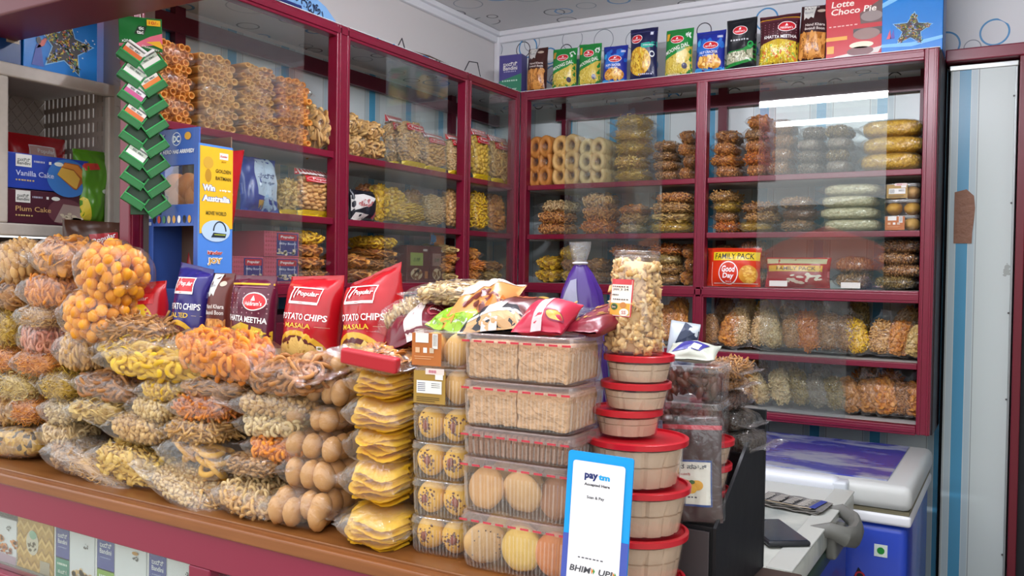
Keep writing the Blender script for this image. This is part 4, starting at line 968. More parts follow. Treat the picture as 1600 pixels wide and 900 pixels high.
topbox('choco_pie_carton', 1290, 1378, -24, .09, plain('#c4202c', .28), [('lettering', C('#f6ece0'), T('Lotte', -.2, .755, .085, .38, .02, .2), 2), ('lettering', C('#f6ece0'), T('Choco Pie', -.02, .655, .085, .76, .02, .2), 2), ('lettering', C('#f0c9c0'), BAR('SNACK OF HAPPINESS', -.18, .46, .022, .5), 2), ('price_flash', C('#e9a62c'), RC(-.48, .27, -.12, .32), 2), ('price_flash', C('#e9a62c'), RC(-.46, .1, -.34, .2), 2),
        ('pie_picture', C('#5a3a34'), PG((.08, .60), (.48, .78), (.48, .46), (.10, .46)), 1), ('pie_picture', C('#8f7f7c'), EL(.28, .55, .18, .07), 2), ('pie_picture', C('#2c1c1c'), RC(-.02, .30, .46, .40), 1), ('pie_picture', C('#8c6a62'), EL(.20, .32, .22, .075), 3), ('pie_picture', C('#efe3c8'), EL(.12, .18, .20, .045), 3), ('pie_picture', C('#6a2c2c'), EL(.10, .10, .22, .06), 3), ('pie_picture', C('#d9d0c8'), PG((-.45, .02), (.4, .06), (.46, .14), (.1, .10), (-.3, .06)), 2)],
       'red choco pie box standing on the far cabinet', .05)
topbox('star_cookie_carton', 1380, 1467, -42, .10, plain('#0a7fd6', .25), star_print(.0, .29, .33, .21)+[('swoosh', C('#7cc4f2'), PG((-.5, .66), (-.1, .8), (.5, .86), (.5, .80), (-.05, .74), (-.5, .6)), 1), ('swoosh', C('#6ab8ee'), PG((-.5, .10), (0, .08), (.5, .14), (.5, .18), (0, .13), (-.5, .14)), 1), ('lettering', C('#e83a4a'), T('Choco', .08, .90, .07, .44, .02, .2), 3), ('lettering', C('#ffffff'), T('Star', .02, .82, .07, .3, .02, .2), 3), ('dancer_print', C('#c83a5a'), PG((-.42, .2), (-.36, .32), (-.34, .2)), 2), ('dancer_print', C('#3a3ab0'), PG((-.36, .2), (-.30, .32), (-.28, .2)), 2), ('price_flash', C('#c8952c'), RC(-.42, .8, -.3, .96), 2)],
       'blue star cookie box at the end of the far cabinet top', .045, side=[('side_print', C('#0a64b0'), RC(-.0, .0, 1., 1.), 1)])
a, s = at(884, 95, 'y', .20)
tag(MB().box((-.05, 0, 0), (.05, .006, .17), plain('#b7b0a8', .6)).build('cardboard_sheet', loc=(a.x, .2, ZT+.001), rot=(-.12, 0, .0)), 'plain greyish cardboard sheet leaning behind the green pouches', 'cardboard')
a, s = at(917, 80, 'y', .21)
carton('tea_carton', 'teal box mostly hidden behind the green moong dal pouches', 'box', .06, .03, .14, plain('#4f9aa0', .5), [('label_patch', C('#b0305a'), RC(-.05, .74, .25, .82), 1)], (a.x, .17, ZT+.001), group=GB)

# ------------------------------------------------------------------ things on the lower far shelf and side shelves
def biscuit_block(x, z, w, h, d, y, col, label, lab=None, n=2, root=None, loc=None, rot=(0, 0, 0)):
    root = thing('biscuit_box', label, 'biscuit box', (x, y, z), rot, 'small biscuit boxes on the far shelf')
    tray(root, w, d, h)
    for k in range(n):
        b = MB().ball(1, snack(*col, fine=0.), None, 3, .06, (w/n*.46, d*.40, h*.42)); b.build('biscuit', root, smooth=True, loc=(-w/2+w*(k+.5)/n, d/2, h*.47))
    if lab: label_strip(root, w, d, h, lab)
    return root
def tray(root, w, d, h, ribs=0, lidh=.010, tape=False, red=False):
    """clear plastic box: ribbed tray and a rimmed lid"""
    def loop(hw, hd, r, n=6, rib=0., m=0):
        pts = []
        for cx, cy, a0 in ((hw-r, hd-r, 0), (-hw+r, hd-r, PI/2), (-hw+r, -hd+r, PI), (hw-r, -hd+r, 1.5*PI)):
            for k in range(n+1): pts.append((cx+r*math.cos(a0+PI/2*k/n), cy+r*math.sin(a0+PI/2*k/n)))
        if not m: return pts
        out = []; L = [0]
        for i in range(len(pts)): L.append(L[-1]+math.dist(pts[i], pts[(i+1) % len(pts)]))
        for j in range(m):
            q = L[-1]*j/m; i = max(k for k in range(len(pts)) if L[k] <= q+1e-9); t = (q-L[i])/max(1e-9, L[i+1]-L[i]); a, b = pts[i], pts[(i+1) % len(pts)]
            x, y = a[0]+(b[0]-a[0])*t, a[1]+(b[1]-a[1])*t; e = 1+rib*(j % 2)
            out.append((x*e, y*e))
        return out
    m = ribs or 56; rib = .014 if ribs else 0.
    mb = MB(); vs, fs = [], []; H = h-lidh
    secs = [(.90, .0), (.95, .003), (.965, H*.2), (.985, H*.85), (.99, H)]
    for k, z in secs: vs += [(x, y+d/2, z) for x, y in loop(w/2*k, d/2*k, min(w, d)*.16, 6, rib if .003 < z < H else 0, m)]
    rf = []
    for i in range(len(secs)-1):
        for j in range(m): (rf if ribs and j % 3 == 1 and i in (1, 2) else fs).append((i*m+j, i*m+(j+1) % m, (i+1)*m+(j+1) % m, (i+1)*m+j))
    fs.append(tuple(range(m))[::-1]); mb.add(vs, fs, PET); q0 = mb.mi(PETR); mb.f += rf; mb.m += [q0]*len(rf); mb.build('tray', root, smooth=not ribs)
    mb = MB(); m2 = 56; vs, fs = [], []
    secs = [(1.0, H), (1.025, H+.0005), (1.025, H+.004), (1.0, H+.0045), (.995, h-.001), (.97, h), (.90, h), (.88, h-.003)]
    for k, z in secs: vs += [(x, y+d/2, z) for x, y in loop(w/2*k, d/2*k, min(w, d)*.16*k, 6, 0, m2)]
    for i in range(len(secs)-1):
        for j in range(m2): fs.append((i*m2+j, i*m2+(j+1) % m2, (i+1)*m2+(j+1) % m2, (i+1)*m2+j))
    fs.append(tuple((len(secs)-1)*m2+j for j in range(m2))); mb.add(vs, fs, PETL if red else PETW); mb.build('lid', root, smooth=True, auto=True)
    if red:
        t = MB(); rt = clear('red_lid_print', (.95, .35, .38), .55, .2, .05, hz=(.75, .08, .12)); n = 9
        for k in range(n):
            x = -w/2+w*(k+.5)/n; t.box((x-w*.036, -.0135*w/2-.0006, H+.001), (x+w*.036, -.0125*w/2, H+.0038), rt)
        t.build('lid_print', root)
def label_strip(root, w, d, h, kind):
    x0, x1 = kind.get('x', (-.45, .1)); c = plain(kind['c'], .4); y = -.003
    mb = MB().box((x0*w, y-.0006, h*.06), (x1*w, y, h*.93), c); mb.build('label', root)
    cx = (x0+x1)/2; p = []
    for xx, zz, ww, hh, col in kind['p']: p.append(('label_print', plain(col, .4), RC(cx+xx-ww/2, zz-hh/2, cx+xx+ww/2, zz+hh/2), 1))
    for s_, xx, zz, hh, ww, col in kind.get('t', ()): p.append(('label_print', plain(col, .4), T(s_, cx+xx, zz, hh, ww), 2))
    print_on(p, lambda x, z, l: (x, y-.0006-l, z), root, w, h, None)
LAB_O = dict(c='#b86a30', x=(-.44, .10), p=[(-.08, .80, .24, .26, '#e9e6e0'), (.16, .72, .10, .40, '#e4e0da'), (-.16, .47, .08, .14, '#e0b890'), (-.02, .47, .07, .14, '#eee8e0'), (.10, .47, .08, .14, '#c9b49c'), (-.04, .30, .36, .02, '#d9a070'), (-.06, .24, .30, .02, '#d9a070')]+[(.13+.012*k, .74, .005, .30, '#2a2a2a') for k in range(6)])
LAB_T = dict(c='#a8843c', x=(-.42, .16), p=[(.10, .92, .34, .16, '#e9d4cc'), (.18, .78, .14, .14, '#f1ece4'), (.0, .50, .46, .34, '#e9e8e4'), (-.02, .22, .42, .02, '#5e4a24'), (-.02, .17, .42, .02, '#5e4a24'), (-.06, .12, .34, .02, '#5e4a24')]+[(-.14, .60-.05*k, .14, .02, '#3a3f78') for k in range(5)]+[(.12, .60-.05*k, .16, .02, '#7a7a80') for k in range(3)], t=[('888', .06, .92, .08, .14, '#c05a78')])
for i, (y0, y1, lab, col, tx) in enumerate(((288, 313, LAB_T, ('#c89a54', '#e2bd80'), 'tan label, topmost'), (313, 334, None, ('#b98a2c', '#e0b850'), 'no label, middle'), (335, 356, LAB_O, ('#c39a44', '#e6c472'), 'orange label, lowest'))):
    a, s = at(1411, 330, 'y', .09); h = (y1-y0)*s*1.02; zz = ZS2+.001+(2-i)*.048
    biscuit_block(a.x, zz, .100, .047, .10, .05, col, f'small clear biscuit box with {tx} of three beside the end post', lab)
# family packs of biscuits on the lower far shelf
def family(px0, px1, ytop, y, label, seed, red=False):
    a, s = at((px0+px1)/2, 420, 'y', y); W = (px1-px0)*s; t, _ = at((px0+px1)/2, ytop, 'y', y); H = t.z-ZM
    pr = [('yellow_band', C('#f0cf2a'), RC(-.36, .66, .49, .88), 1), ('lettering', C('#2a2016'), T('FAMILY PACK', .04, .77, .15, .72), 2), ('lettering', C('#ffffff'), EL(-.06, .34, .18, .30), 1), ('lettering', C('#d8341c'), EL(-.06, .34, .165, .27), 2), ('lettering', C('#ffffff'), T('Good', -.06, .44, .17, .24, .03, .1), 3), ('lettering', C('#ffffff'), T('Day', -.06, .25, .17, .2, .03, .1), 3),
          ('biscuit_picture', C('#d9952c'), EL(.30, .30, .17, .24), 2), ('biscuit_picture', C('#f0bf55'), bits(.30, .30, .14, .2, 24, .04, R5), 3), ('side_fold', C('#c22a18'), RC(-.5, .0, -.40, 1.), 1), ('side_fold', C('#f3d0c0'), RC(-.385, .0, -.375, .62), 2), ('lettering', C('#f3d0c0'), RC(-.34, .06, .46, .08), 2)]
    return pouch('biscuit_family_pack', label, 'biscuit pack', W, H, .06, plain('#dd3a1a', .25), pr, (a.x, y, ZM+.002), (-.08, 0, .03), 'family biscuit packs', seed, .03, wr=.7)
family(1103, 1188, 388, .055, 'orange family pack of biscuits beside the middle post', 31)
a, s = at(1245, 420, 'y', .06)
pouch('biscuit_pack', 'crinkled red and yellow biscuit pack wrapped in shiny film, lower far shelf', 'biscuit pack', 100*s, .098, .06, plain('#a82a30', .25), [('colour_print', C('#e3b53a'), RC(-.45, .52, .40, .72), 1), ('colour_print', C('#c9d2a8'), RC(-.48, .78, .45, .95), 1), ('lettering', C('#2a2016'), T('FAMILY PACK', 0, .62, .12, .6), 2), ('picture', C('#e9dcc8'), bits(.1, .3, .3, .16, 20, .06, R5), 2)], (a.x, .06, ZM+.002), (-.08, 0, -.02), 'family biscuit packs', 33, .03, wr=1.4)
# printed packs on the side shelves
def sidepouch(name, px0, px1, ytop, zs, mat, prints, label, x=-.06, seed=1, T_=.05, lean=.08, yaw=0., group=None, roll=0., **k):
    y0 = at(px0, 300, 'x', x)[0].y; y1 = at(px1, 300, 'x', x)[0].y; t, _ = at((px0+px1)/2, ytop, 'x', x)
    return pouch(name, label, 'snack pouch', y1-y0, t.z-zs, T_, mat, prints, (x, (y0+y1)/2, zs+.001), (-lean, roll, PI/2+yaw), group, seed, **k)
sidepouch('snack_pouch', 376, 436, 246, ZS2, plain('#273d8f', .3), [('white_panel', C('#b9c9dc'), PG((-.16, .30), (.46, .22), (.44, .86), (.3, 1.), (-.14, .96)), 1), ('lettering', C('#2c3a78'), T('ನಂದಿನಿ', .14, .66, .10, .44), 2), ('lettering', C('#2c3a78'), T('ಗುಡ್ ಲೈಫ್', .14, .52, .06, .40), 2), ('picture', C('#9ab4d2'), bits(.16, .16, .26, .1, 18, .07, R5), 2), ('picture', C('#b08a3c'), RC(-.14, .04, .0, .2), 1)], 'blue and white pouch with dark lettering, middle side shelf', -.05, 41, .035, .14, wr=2.2)
sidepouch('snack_pouch', 549, 586, 298, ZS2, plain('#1b1c26', .3), [('white_panel', C('#d9d6d2'), PG((-.5, .30), (.1, .5), (.3, .74), (-.1, .86), (-.5, .8)), 1), ('picture', C('#b06a6a'), bits(-.1, .6, .26, .14, 22, .05, R5), 2), ('picture', C('#e0dcd6'), PG((-.5, .02), (-.1, .02), (.06, .2), (-.4, .26)), 1), ('picture', C('#b8465a'), PG((.2, .1), (.36, .06), (.4, .3), (.28, .3)), 2)], 'crumpled black and white printed packet, middle side shelf', -.045, 43, .05, wr=2.)
def pinkbox(px0, px1, y0, zs, label, x, h=None):
    a0 = at(px0, 400, 'x', x)[0].y; a1 = at(px1, 400, 'x', x)[0].y; W = a1-a0; h = h or .066
    pr = [('front_panel', C('#2c2f72'), PG((-.16, .06), (.46, .06), (.46, .94), (-.16, .94)), 1), ('front_panel', C('#d9c9cc'), RG(.15, .5, .31, .46, .02, 4, PI/4, 2*PI+PI/4), 2), ('brand_plate', C('#c2222e'), RC(-.12, .66, .42, .90), 2), ('lettering', C('#ffffff'), T('Popular', .15, .78, .13, .4), 3), ('lettering', C('#d9d9ea'), T('Milky Bourn', .15, .52, .11, .48), 3), ('picture', C('#e0cdb0'), bits(.15, .22, .26, .1, 16, .06, R5, box=True), 3)]
    pr += [('pattern', C('#a84450'), EL(-.46+.07*i, .1+.17*j, .022, .05, 8), 1) for i in range(5) for j in range(6)]
    return carton('biscuit_carton', label, 'box', W, .12, h, plain('#c4576a', .4), pr, (x, (a0+a1)/2, zs), (0, 0, PI/2), 'pink biscuit cartons')
for k, lv in enumerate(('lower', 'upper')): pinkbox(413, 467, 0, ZM+.001+.067*k, f'pink and navy biscuit carton, {lv} one of the pair beside clear bags', -.04)
pinkbox(364, 412, 0, ZM+.001, 'pink and navy biscuit carton behind the blue display stand, lower side shelf', -.04)
for k, (px0, px1, lb_) in enumerate(((636, 671, 'brown cookie box with green label panel'), (672, 696, 'narrow brown cookie box beside the green panelled one'))):
    a0 = at(px0, 400, 'x', -.05)[0].y; a1 = at(px1, 400, 'x', -.05)[0].y
    pr = [('green_panel' if k == 0 else 'pale_panel', C('#8d9a4a' if k == 0 else '#8a6a60'), RC(-.36, .45, .20, .80), 1), ('picture', C('#c9b490'), EL(-.08, .22, .26, .16), 1), ('picture', C('#8a5a34'), bits(-.08, .22, .2, .12, 14, .07, R5), 2), ('lettering', C('#e4d9cc'), BAR('', .30, .88, .1, .2), 2), ('lettering', C('#2c4a24'), T('ನಟ್ಸ್', -.08, .62, .12, .3), 2), ('picture', C('#b0703a'), RC(.28, .1, .42, .3), 2)]
    carton('cookie_carton', lb_+', lower side shelf', 'box', a1-a0, .10, .118, plain('#5a2420', .4), pr, (-.05, (a0+a1)/2, ZM+.001), (0, 0, PI/2), 'brown cookie boxes')
a0 = at(666, 380, 'x', -.1)[0].y
pouch('wafer_pack', 'small orange and blue wafer pack lying on the brown cookie boxes', 'snack pouch', .08, .04, .02, plain('#d8882a', .3), [('blue_end', C('#3a8fd0'), RC(-.5, 0, -.26, 1), 1)], (-.075, at(682, 380, 'x', -.075)[0].y, ZM+.122), (-.1, .1, PI/2), None, 44)
# ------------------------------------------------------------------ heaped bags on the counter
CG = 'clear bags heaped on the counter'
def heap(cx, cy, w, h, food, label, Y=-1.675, dep=.10, yaw=None, roll=None, film=None, pitch=None, filmmat=None, fixed=False):
    if not fixed: Y = -1.70 if cy < 600 and cx < 520 else min(Y, -1.685)
    b, s = at(cx, cy+h/2, 'y', Y-.03)
    yaw = random.gauss(0, .10) if yaw is None else yaw; roll = random.gauss(0, .05) if roll is None else roll; pitch = random.gauss(.10, .05) if pitch is None else pitch
    z = CT+.002 if b.z < CT+.034 else b.z
    return bag(food, (b.x, Y, z), (w*s*(1.28 if cx < 480 else 1.), dep, h*s*(1.12 if cx < 480 else 1.04)), (pitch, roll, yaw), label, CG, film or random.choice(FILMS+LONG+LONG), filmmat=filmmat or random.choice((FILM, FILM, FILM2)))
lb2 = lambda f, t: f'clear bag of {desc(f)} {t}'
# (centre x, centre y, width, height, food, where, plane, options) -- bottom rows stand nearest, the heap leans back
HEAP = [
 (12, 712, 60, 36, 'sev_orange', 'lowest at the far end of the counter', -1.68, {}),
 (22, 678, 92, 46, 'grain_mix', 'above the lowest orange noodle bag', -1.68, {}),
 (2, 642, 50, 38, 'curl_tan', 'under a pale noodle bag at the counter\'s far end', -1.67, {}),
 (26, 602, 80, 46, 'sev_pale', 'third from the top at the counter\'s far end', -1.66, {}),
 (4, 562, 58, 36, 'sev_orange', 'beneath greenish noodles at the counter\'s far end', -1.64, {}),
 (6, 516, 56, 56, 'sev_yellow', 'at the far end beside the pink ring bag', -1.63, {}),
 (12, 460, 60, 42, 'chip_brown', 'second from top at the counter\'s far end', -1.62, {}),
 (18, 410, 72, 58, 'ball_tan', 'topmost at the counter\'s far end', -1.61, {}),
 (110, 716, 90, 46, 'flake_brown', 'just above the worktop near the pale flakes', -1.695, {'roll': .2}),
 (90, 683, 70, 38, 'ring_white', 'between seed mixture and tan cubes', -1.67, {}),
 (40, 643, 58, 40, 'sev_orange', 'under the two pale noodle bags', -1.67, {}),
 (92, 643, 60, 40, 'flake_pale', 'beside the small orange noodle bag', -1.665, {}),
 (92, 603, 66, 44, 'sev_yellow', 'right next to the pale noodle bag, below orange noodles', -1.65, {}),
 (54, 568, 70, 40, 'sev_orange', 'directly under the pink ring bag', -1.63, {}),
 (54, 532, 68, 46, 'ring_pink', 'with a black stripe on its film', -1.625, {}),
 (58, 495, 78, 38, 'sev_tan', 'directly over the pink ring bag', -1.62, {}),
 (70, 456, 82, 48, 'ring_orange', 'beneath the topmost pinkish orange bag', -1.61, {}),
 (86, 404, 84, 54, 'chip_orange', 'topmost beside the round orange puffs', -1.60, {}),
 (118, 550, 70, 52, 'curl_tan', 'under the tall bag of orange puffs', -1.64, {}),
 (150, 770, 150, 30, 'sev_tan', 'flattened on the worktop below the pale flakes', -1.70, {'roll': .26}),
 (195, 718, 132, 56, 'flake_yellow', 'large, low in the heap, above the flattened tan noodles', -1.70, {'roll': .15}),
 (215, 668, 110, 44, 'chunk_tan', 'above the large pale flake bag', -1.685, {}),
 (150, 640, 100, 38, 'chip_pale', 'below the brown discs in mid heap', -1.67, {}),
 (236, 637, 76, 40, 'chunk_pale', 'above the tan cube bag in mid heap', -1.668, {}),
 (162, 606, 112, 40, 'ring_brown', 'in mid heap below the yellow curls', -1.655, {}),
 (255, 606, 78, 34, 'curl_yellow', 'small and half empty below the yellow curls', -1.65, {}),
 (240, 568, 196, 46, 'curl_yellow', 'long and glossy, across the top of the heap', -1.64, {'yaw': .1, 'roll': .03, 'filmmat': FILM}),
 (200, 542, 120, 36, 'chip_yellow', 'above the long bag of yellow curls', -1.62, {}),
 (196, 516, 122, 34, 'stick_brown', 'lying in front of the red and yellow pouch', -1.605, {}),
 (335, 556, 170, 62, 'curl_orange', 'large, topmost of the heap in loose film', -1.62, {'roll': .1, 'yaw': -.05, 'film': 2, 'filmmat': FILM}),
 (332, 606, 118, 34, 'chip_brown', 'thin, under the large orange curl bag', -1.65, {}),
 (312, 636, 92, 40, 'stick_orange', 'under the thin brown chips, mid heap', -1.668, {}),
 (302, 672, 102, 38, 'stick_tan', 'above the yellow hoops', -1.685, {}),
 (300, 718, 112, 50, 'bangle_yellow', 'low in the heap', -1.695, {'roll': .12}),
 (275, 786, 118, 36, 'nut_pale', 'flattened on the worktop below the yellow hoops', -1.715, {'roll': .25}),
 (300, 760, 118, 30, 'stick_tan', 'between yellow hoops and the pale nuts', -1.70, {'roll': .2}),
 (440, 590, 118, 48, 'ring_brown', 'topmost before the red chip pouches', -1.63, {'yaw': -.2}),
 (424, 632, 120, 40, 'chunk_tan', 'under the topmost brown spiral rings', -1.66, {}),
 (422, 663, 106, 38, 'curl_pale', 'under the tan cubes by the biscuit sleeves', -1.675, {}),
 (428, 701, 92, 36, 'curl_orange', 'below the cream curls by the biscuit sleeves', -1.69, {}),
 (392, 729, 112, 34, 'flake_brown', 'above the bag of cream rings near the worktop', -1.70, {}),
 (386, 766, 104, 48, 'ring_white', 'near the worktop, above the lowest tan curls', -1.705, {}),
 (380, 802, 104, 38, 'curl_tan', 'lowest beside the biscuit sleeves, on the worktop', -1.715, {'roll': .12}),
]
for cx, cy, w, h, fd, tx, Y, kw in HEAP:
    kw = dict(kw)
    if 'film' in kw: kw['film'] = LONG[0]
    heap(cx, cy, w, h, fd, lb2(fd, tx), Y, **kw)
# tall bags of orange puffs
b, s = at(150, 536, 'y', -1.725); bag('puff_orange', (b.x, -1.715, b.z), (112*s, .11, 84*s), (.06, .12, .1), 'bag of round orange puffs, lower of the two beside the red pouch', 'bags of orange puffs', FILMS[0], filmmat=FILM)
b, s = at(162, 470, 'y', -1.72); bag('puff_orange', (b.x, -1.712, b.z), (98*s, .11, 96*s), (.06, .40, .1), 'bag of round orange puffs, tilted upper one of the two', 'bags of orange puffs', FILMS[4], filmmat=FILM)
# sleeves of round biscuits
SL = [(528, 563, 82, 38), (530, 604, 96, 46), (514, 645, 102, 44), (516, 689, 104, 46), (510, 731, 108, 52), (500, 776, 112, 52), (484, 822, 106, 52)]
BIS = snack('#ac7c48', '#cfa470', .6)
for i, (cx, cy, w, h) in enumerate(SL):
    Y = -1.705+.012*(6-i); b, s = at(cx, cy+h/2, 'y', Y); W, H = w*s, h*s*1.0
    r = thing('biscuit_sleeve', f'clear sleeve of round brown biscuits, {pos(6-i, 7)} of its column', 'biscuit pack', (b.x, Y, max(b.z, CT+.001)), (.02, .05, .12), 'sleeves of round biscuits on the counter')
    f = bpy.data.objects.new('film', FILMS[i % 5]); COL.objects.link(f); f.parent = r; f.scale = (W*1.06/BL, .13/BW, H*1.02/BT)
    for k in range(3):
        m = MB()
        for j in range(4): m.ball(1, BIS, Matrix.Translation((0, -.042+.028*j, 0)), 2, .05, (W*.135*(1-.05*(k == 1)), .021, H*.45))
        m.build('biscuit_roll', r, smooth=True, loc=(-W*.30+W*.30*k, 0, H*.48), rot=(0, random.gauss(0, .1), random.gauss(0, .12)))
# folded yellow wafers
for i, (cx, cy, w, h) in enumerate([(588, 596, 96, 44), (588, 643, 108, 50), (586, 694, 100, 62), (582, 748, 102, 62), (576, 802, 104, 54), (580, 846, 106, 52)]):
    heap(cx, cy, w, h, 'fold_yellow', f'clear bag of folded yellow wafers, {pos(5-i, 6)} of its column', -1.715+.010*(5-i), .12, yaw=.1, roll=.08, film=FILMS[[1, 4, 0, 3, 2, 1][i]], filmmat=FILM2 if i % 2 else FILM)
b, s = at(588, 562, 'y', -1.63)
h = heap(588, 562, 110, 34, 'chip_orange', 'flattened clear bag with a red band, on top of yellow wafers', -1.63, .12, roll=.12)
MB().box((-.052, -.062, .012), (.05, -.045, .036), plain('#b8202e', .35), .004).build('red_band', h)
# small clear boxes of round biscuits
def jam(col1, col2, rnd, r):
    m = MB(); m.ball(1, snack(col1, col2, .6), None, 3, .05, r)
    for k in range(46):
        a, b = rnd.gauss(0, .34), rnd.gauss(0, .3)
        if a*a+b*b > .8: continue
        y = -math.sqrt(max(0, 1-a*a-b*b))
        m.ball(.0016*rnd.uniform(.7, 1.4), plain('#6e3c22', .5), Matrix.Translation((a*r[0], y*r[1]*.985, b*r[2])), 1, .3, (1.2, .6, 1))
    m.ball(.0062, plain('#8a3a22', .35), Matrix.Translation((rnd.uniform(-.15, .15)*r[0], -r[1]*.97, rnd.uniform(-.1, .1)*r[2])), 2, .4, (.8, .5, 1.2))
    return m
rb = random.Random(9)
SB = [(683, 530, 588, LAB_O), (684, 592, 648, LAB_T), (682, 650, 711, None), (681, 709, 771, None), (682, 764, 830, None), (680, 822, 889, None)]
bz = CT+.001; ssum = 0
_, s0 = at(682, 700, 'y', -1.715); hs = .0556
for i in range(5, -1, -1):
    cx, y0, y1, lab = SB[i]; a, s = at(cx, y0, 'y', -1.735); w = .093
    r = thing('biscuit_box', f'small clear box of round biscuits, {pos(5-i, 6)} of its stack'+(', orange label' if i == 0 else ', tan label' if i == 1 else ''), 'biscuit box', (a.x, -1.735, bz), (0, 0, .10), 'small clear biscuit boxes on the counter'); bz += hs+.0004
    tray(r, w, .10, hs, 180)
    for k in range(2):
        for j in range(2):
            cc = ('#d09c34', '#f0c858') if i > 1 else ('#c9964c', '#e6bf7c')
            bm_ = jam(cc[0], cc[1], rb, (w*.238, .022, hs*.455)) if i > 1 else MB().ball(1, snack(*cc, .6), None, 3, .05, (w*.238, .022, hs*.455))
            bm_.build('biscuit', r, smooth=True, loc=(-w*.235+w*.47*k, .027+.045*j, hs*.475), rot=(rb.gauss(0, .05), rb.gauss(0, .2), rb.gauss(0, .1)))
    if lab: label_strip(r, w, .10, hs, lab)
# big clear boxes
BB = [(525, 605, 'rusk', 'tan rusks, topmost'), (601, 683, 'rusk', 'tan rusks, second from top'), (676, 736, 'slab', 'dark brown biscuits, middle'), (724, 836, 'round', 'round biscuits, second from bottom'), (812, 925, 'mix', 'tan, yellow and orange biscuits, lowest')]
z = CT+.001; hh = [.077, .077, .056, .098, .099][::-1]
tops = []
for i in range(4, -1, -1):
    y0, y1, kd, tx = BB[i]; h = [.0662, .0662, .0425, .0785, .0805][i]; w, d = .178, .115
    a, s = at(822, y0, 'y', -1.745)
    r = thing('biscuit_box', f'big clear ribbed box of {tx} of its stack', 'biscuit box', (1.016, -1.748, z), (0, 0, .03), 'big clear biscuit boxes on the counter'); z += h+.0006
    tray(r, w, d, h, 270, .013, red=True)
    if kd in ('rusk', 'slab'):
        cols = ('#c08d5c', '#dfb284') if kd == 'rusk' else ('#6e4634', '#96684c')
        n = 2 if kd == 'rusk' else 18
        for k in range(2):
            m = MB()
            for j in range(n//2):
                x0 = -w*.45+w*.45*k+j*w*.90/n
                bm = bmesh.new(); bmesh.ops.create_cube(bm, size=1)
                for v in bm.verts: v.co = Vector((x0+w*.44/n+v.co.x*w*(.89 if n == 2 else .86)/n, d/2+v.co.y*d*.84, h*.45+v.co.z*h*.80*rb.uniform(.97, 1)))
                bmesh.ops.bevel(bm, geom=bm.edges[:], offset=.003, segments=2, profile=.5, affect='EDGES')
                if kd == 'rusk':
                    bmesh.ops.subdivide_edges(bm, edges=bm.edges[:], cuts=9, use_grid_fill=True)
                    for v in bm.verts:
                        g = noise.noise(v.co*70+Vector((i, k, 0)))*.0020+noise.noise(v.co*220)*.0012; v.co += Vector((g, g*1.4, g))
                m.bm(bm, plain(cols[1], .8, bump=.9, bscale=160., vary=.38))
            m.build('biscuit_block', r, smooth=False)
    else:
        cs = [('#b98d5c', '#d6ae7c'), ('#caa274', '#e2c296'), ('#8a6048', '#a87a5c'), ('#c39a6c', '#dcb98a')] if kd == 'round' else [('#bd9a6a', '#dcbf94'), ('#d8b648', '#efd682'), ('#c9763a', '#e0955c'), ('#c39a6c', '#dcb98a')]
        rr = h*.40; spots = [(-.30, .30, 0), (.02, .36, 1), (.32, .30, 2), (-.14, .66, 3), (.18, .70, 0), (-.32, .62, 1), (.34, .62, 3), (-.02, .20, 3)]
        for k, (fx, fz, ci) in enumerate(spots):
            m = MB(); prof = [(0.001, -.011), (rr*.55, -.0095), (rr*.9, -.006), (rr, 0), (rr*.9, .006), (rr*.55, .0095), (.001, .011)]
            m.lathe(prof, 26, snack(*cs[ci], .65, fine=0.), wob=.05)
            if kd == 'mix' and ci == 0:
                for _ in range(26):
                    q, t = rb.uniform(0, 2*PI), rr*.8*rb.random()**.5
                    m.ball(.0013, plain('#5a4030', .5), Matrix.Translation((t*math.cos(q), t*math.sin(q), .0088)), 1)
            if ci == 1:
                for q in range(4): m.torus(rr*(.3+.17*q), .0016, 22, 5, snack(*cs[ci], .65, fine=0.), Matrix.Translation((0, 0, .0088-.0012*q)))
            m.build('biscuit', r, smooth=True, loc=(fx*w, (.020 if k in (0, 1, 2, 7) else .062)+.003*k, max(min(fz*h, h-rr-.016), rr+.002)), rot=(PI/2+rb.gauss(0, .22), rb.gauss(0, .25), rb.gauss(0, .25)))
ZBOX = z
# packets lying on the boxes and in front of the red chip pouches
PG1 = 'printed packets lying on the clear boxes'
def lying(name, cx, cy, w, h, Y, mat, prints, label, pitch=1.2, yaw=0., roll=0., th=.035, seed=1, wr=1.2, ht=None):
    b, s = at(cx, cy+h/2, 'y', Y)
    return pouch(name, label, 'snack pouch', w*s, ht or .12, th, mat, prints, (b.x, Y, b.z+.006), (-pitch, roll, yaw), PG1, seed, .05, wr=wr)
lying('snack_pouch', 836, 506, 88, 40, -1.725, C('#c22a48'), [('white_strip', C('#e9c9cc'), RC(-.10, 0, .12, 1.), 1), ('lettering', C('#f0d0d0'), BAR('SHORT', -.30, .3, .06, .22), 2), ('picture', C('#d9a84a'), EL(.32, .22, .16, .1), 2), ('picture', C('#8a2c4a'), RG(.32, .22, .17, .11, .02), 3), ('dark_end', C('#2a1a1c'), RC(-.10, .74, .12, .86), 2)], 'crimson packet with white strip, on the topmost big biscuit box', 1.12, .04, 0, .045, 51, ht=.085)
lying('snack_pouch', 762, 508, 110, 34, -1.715, C('#24242c'), [('white_strip', C('#d9ccc8'), RC(-.12, 0, .14, 1.), 1), ('colour_print', C('#c9a070'), PG((-.5, 0), (.5, 0), (.5, .3), (-.5, .14)), 1), ('white_edge', C('#cfccc6'), PG((-.5, .14), (.5, .30), (.5, .38), (-.5, .2)), 2)], 'black and tan packet with white strip, beside the crimson packet', 1.2, .10, -.1, .045, 52, ht=.10)
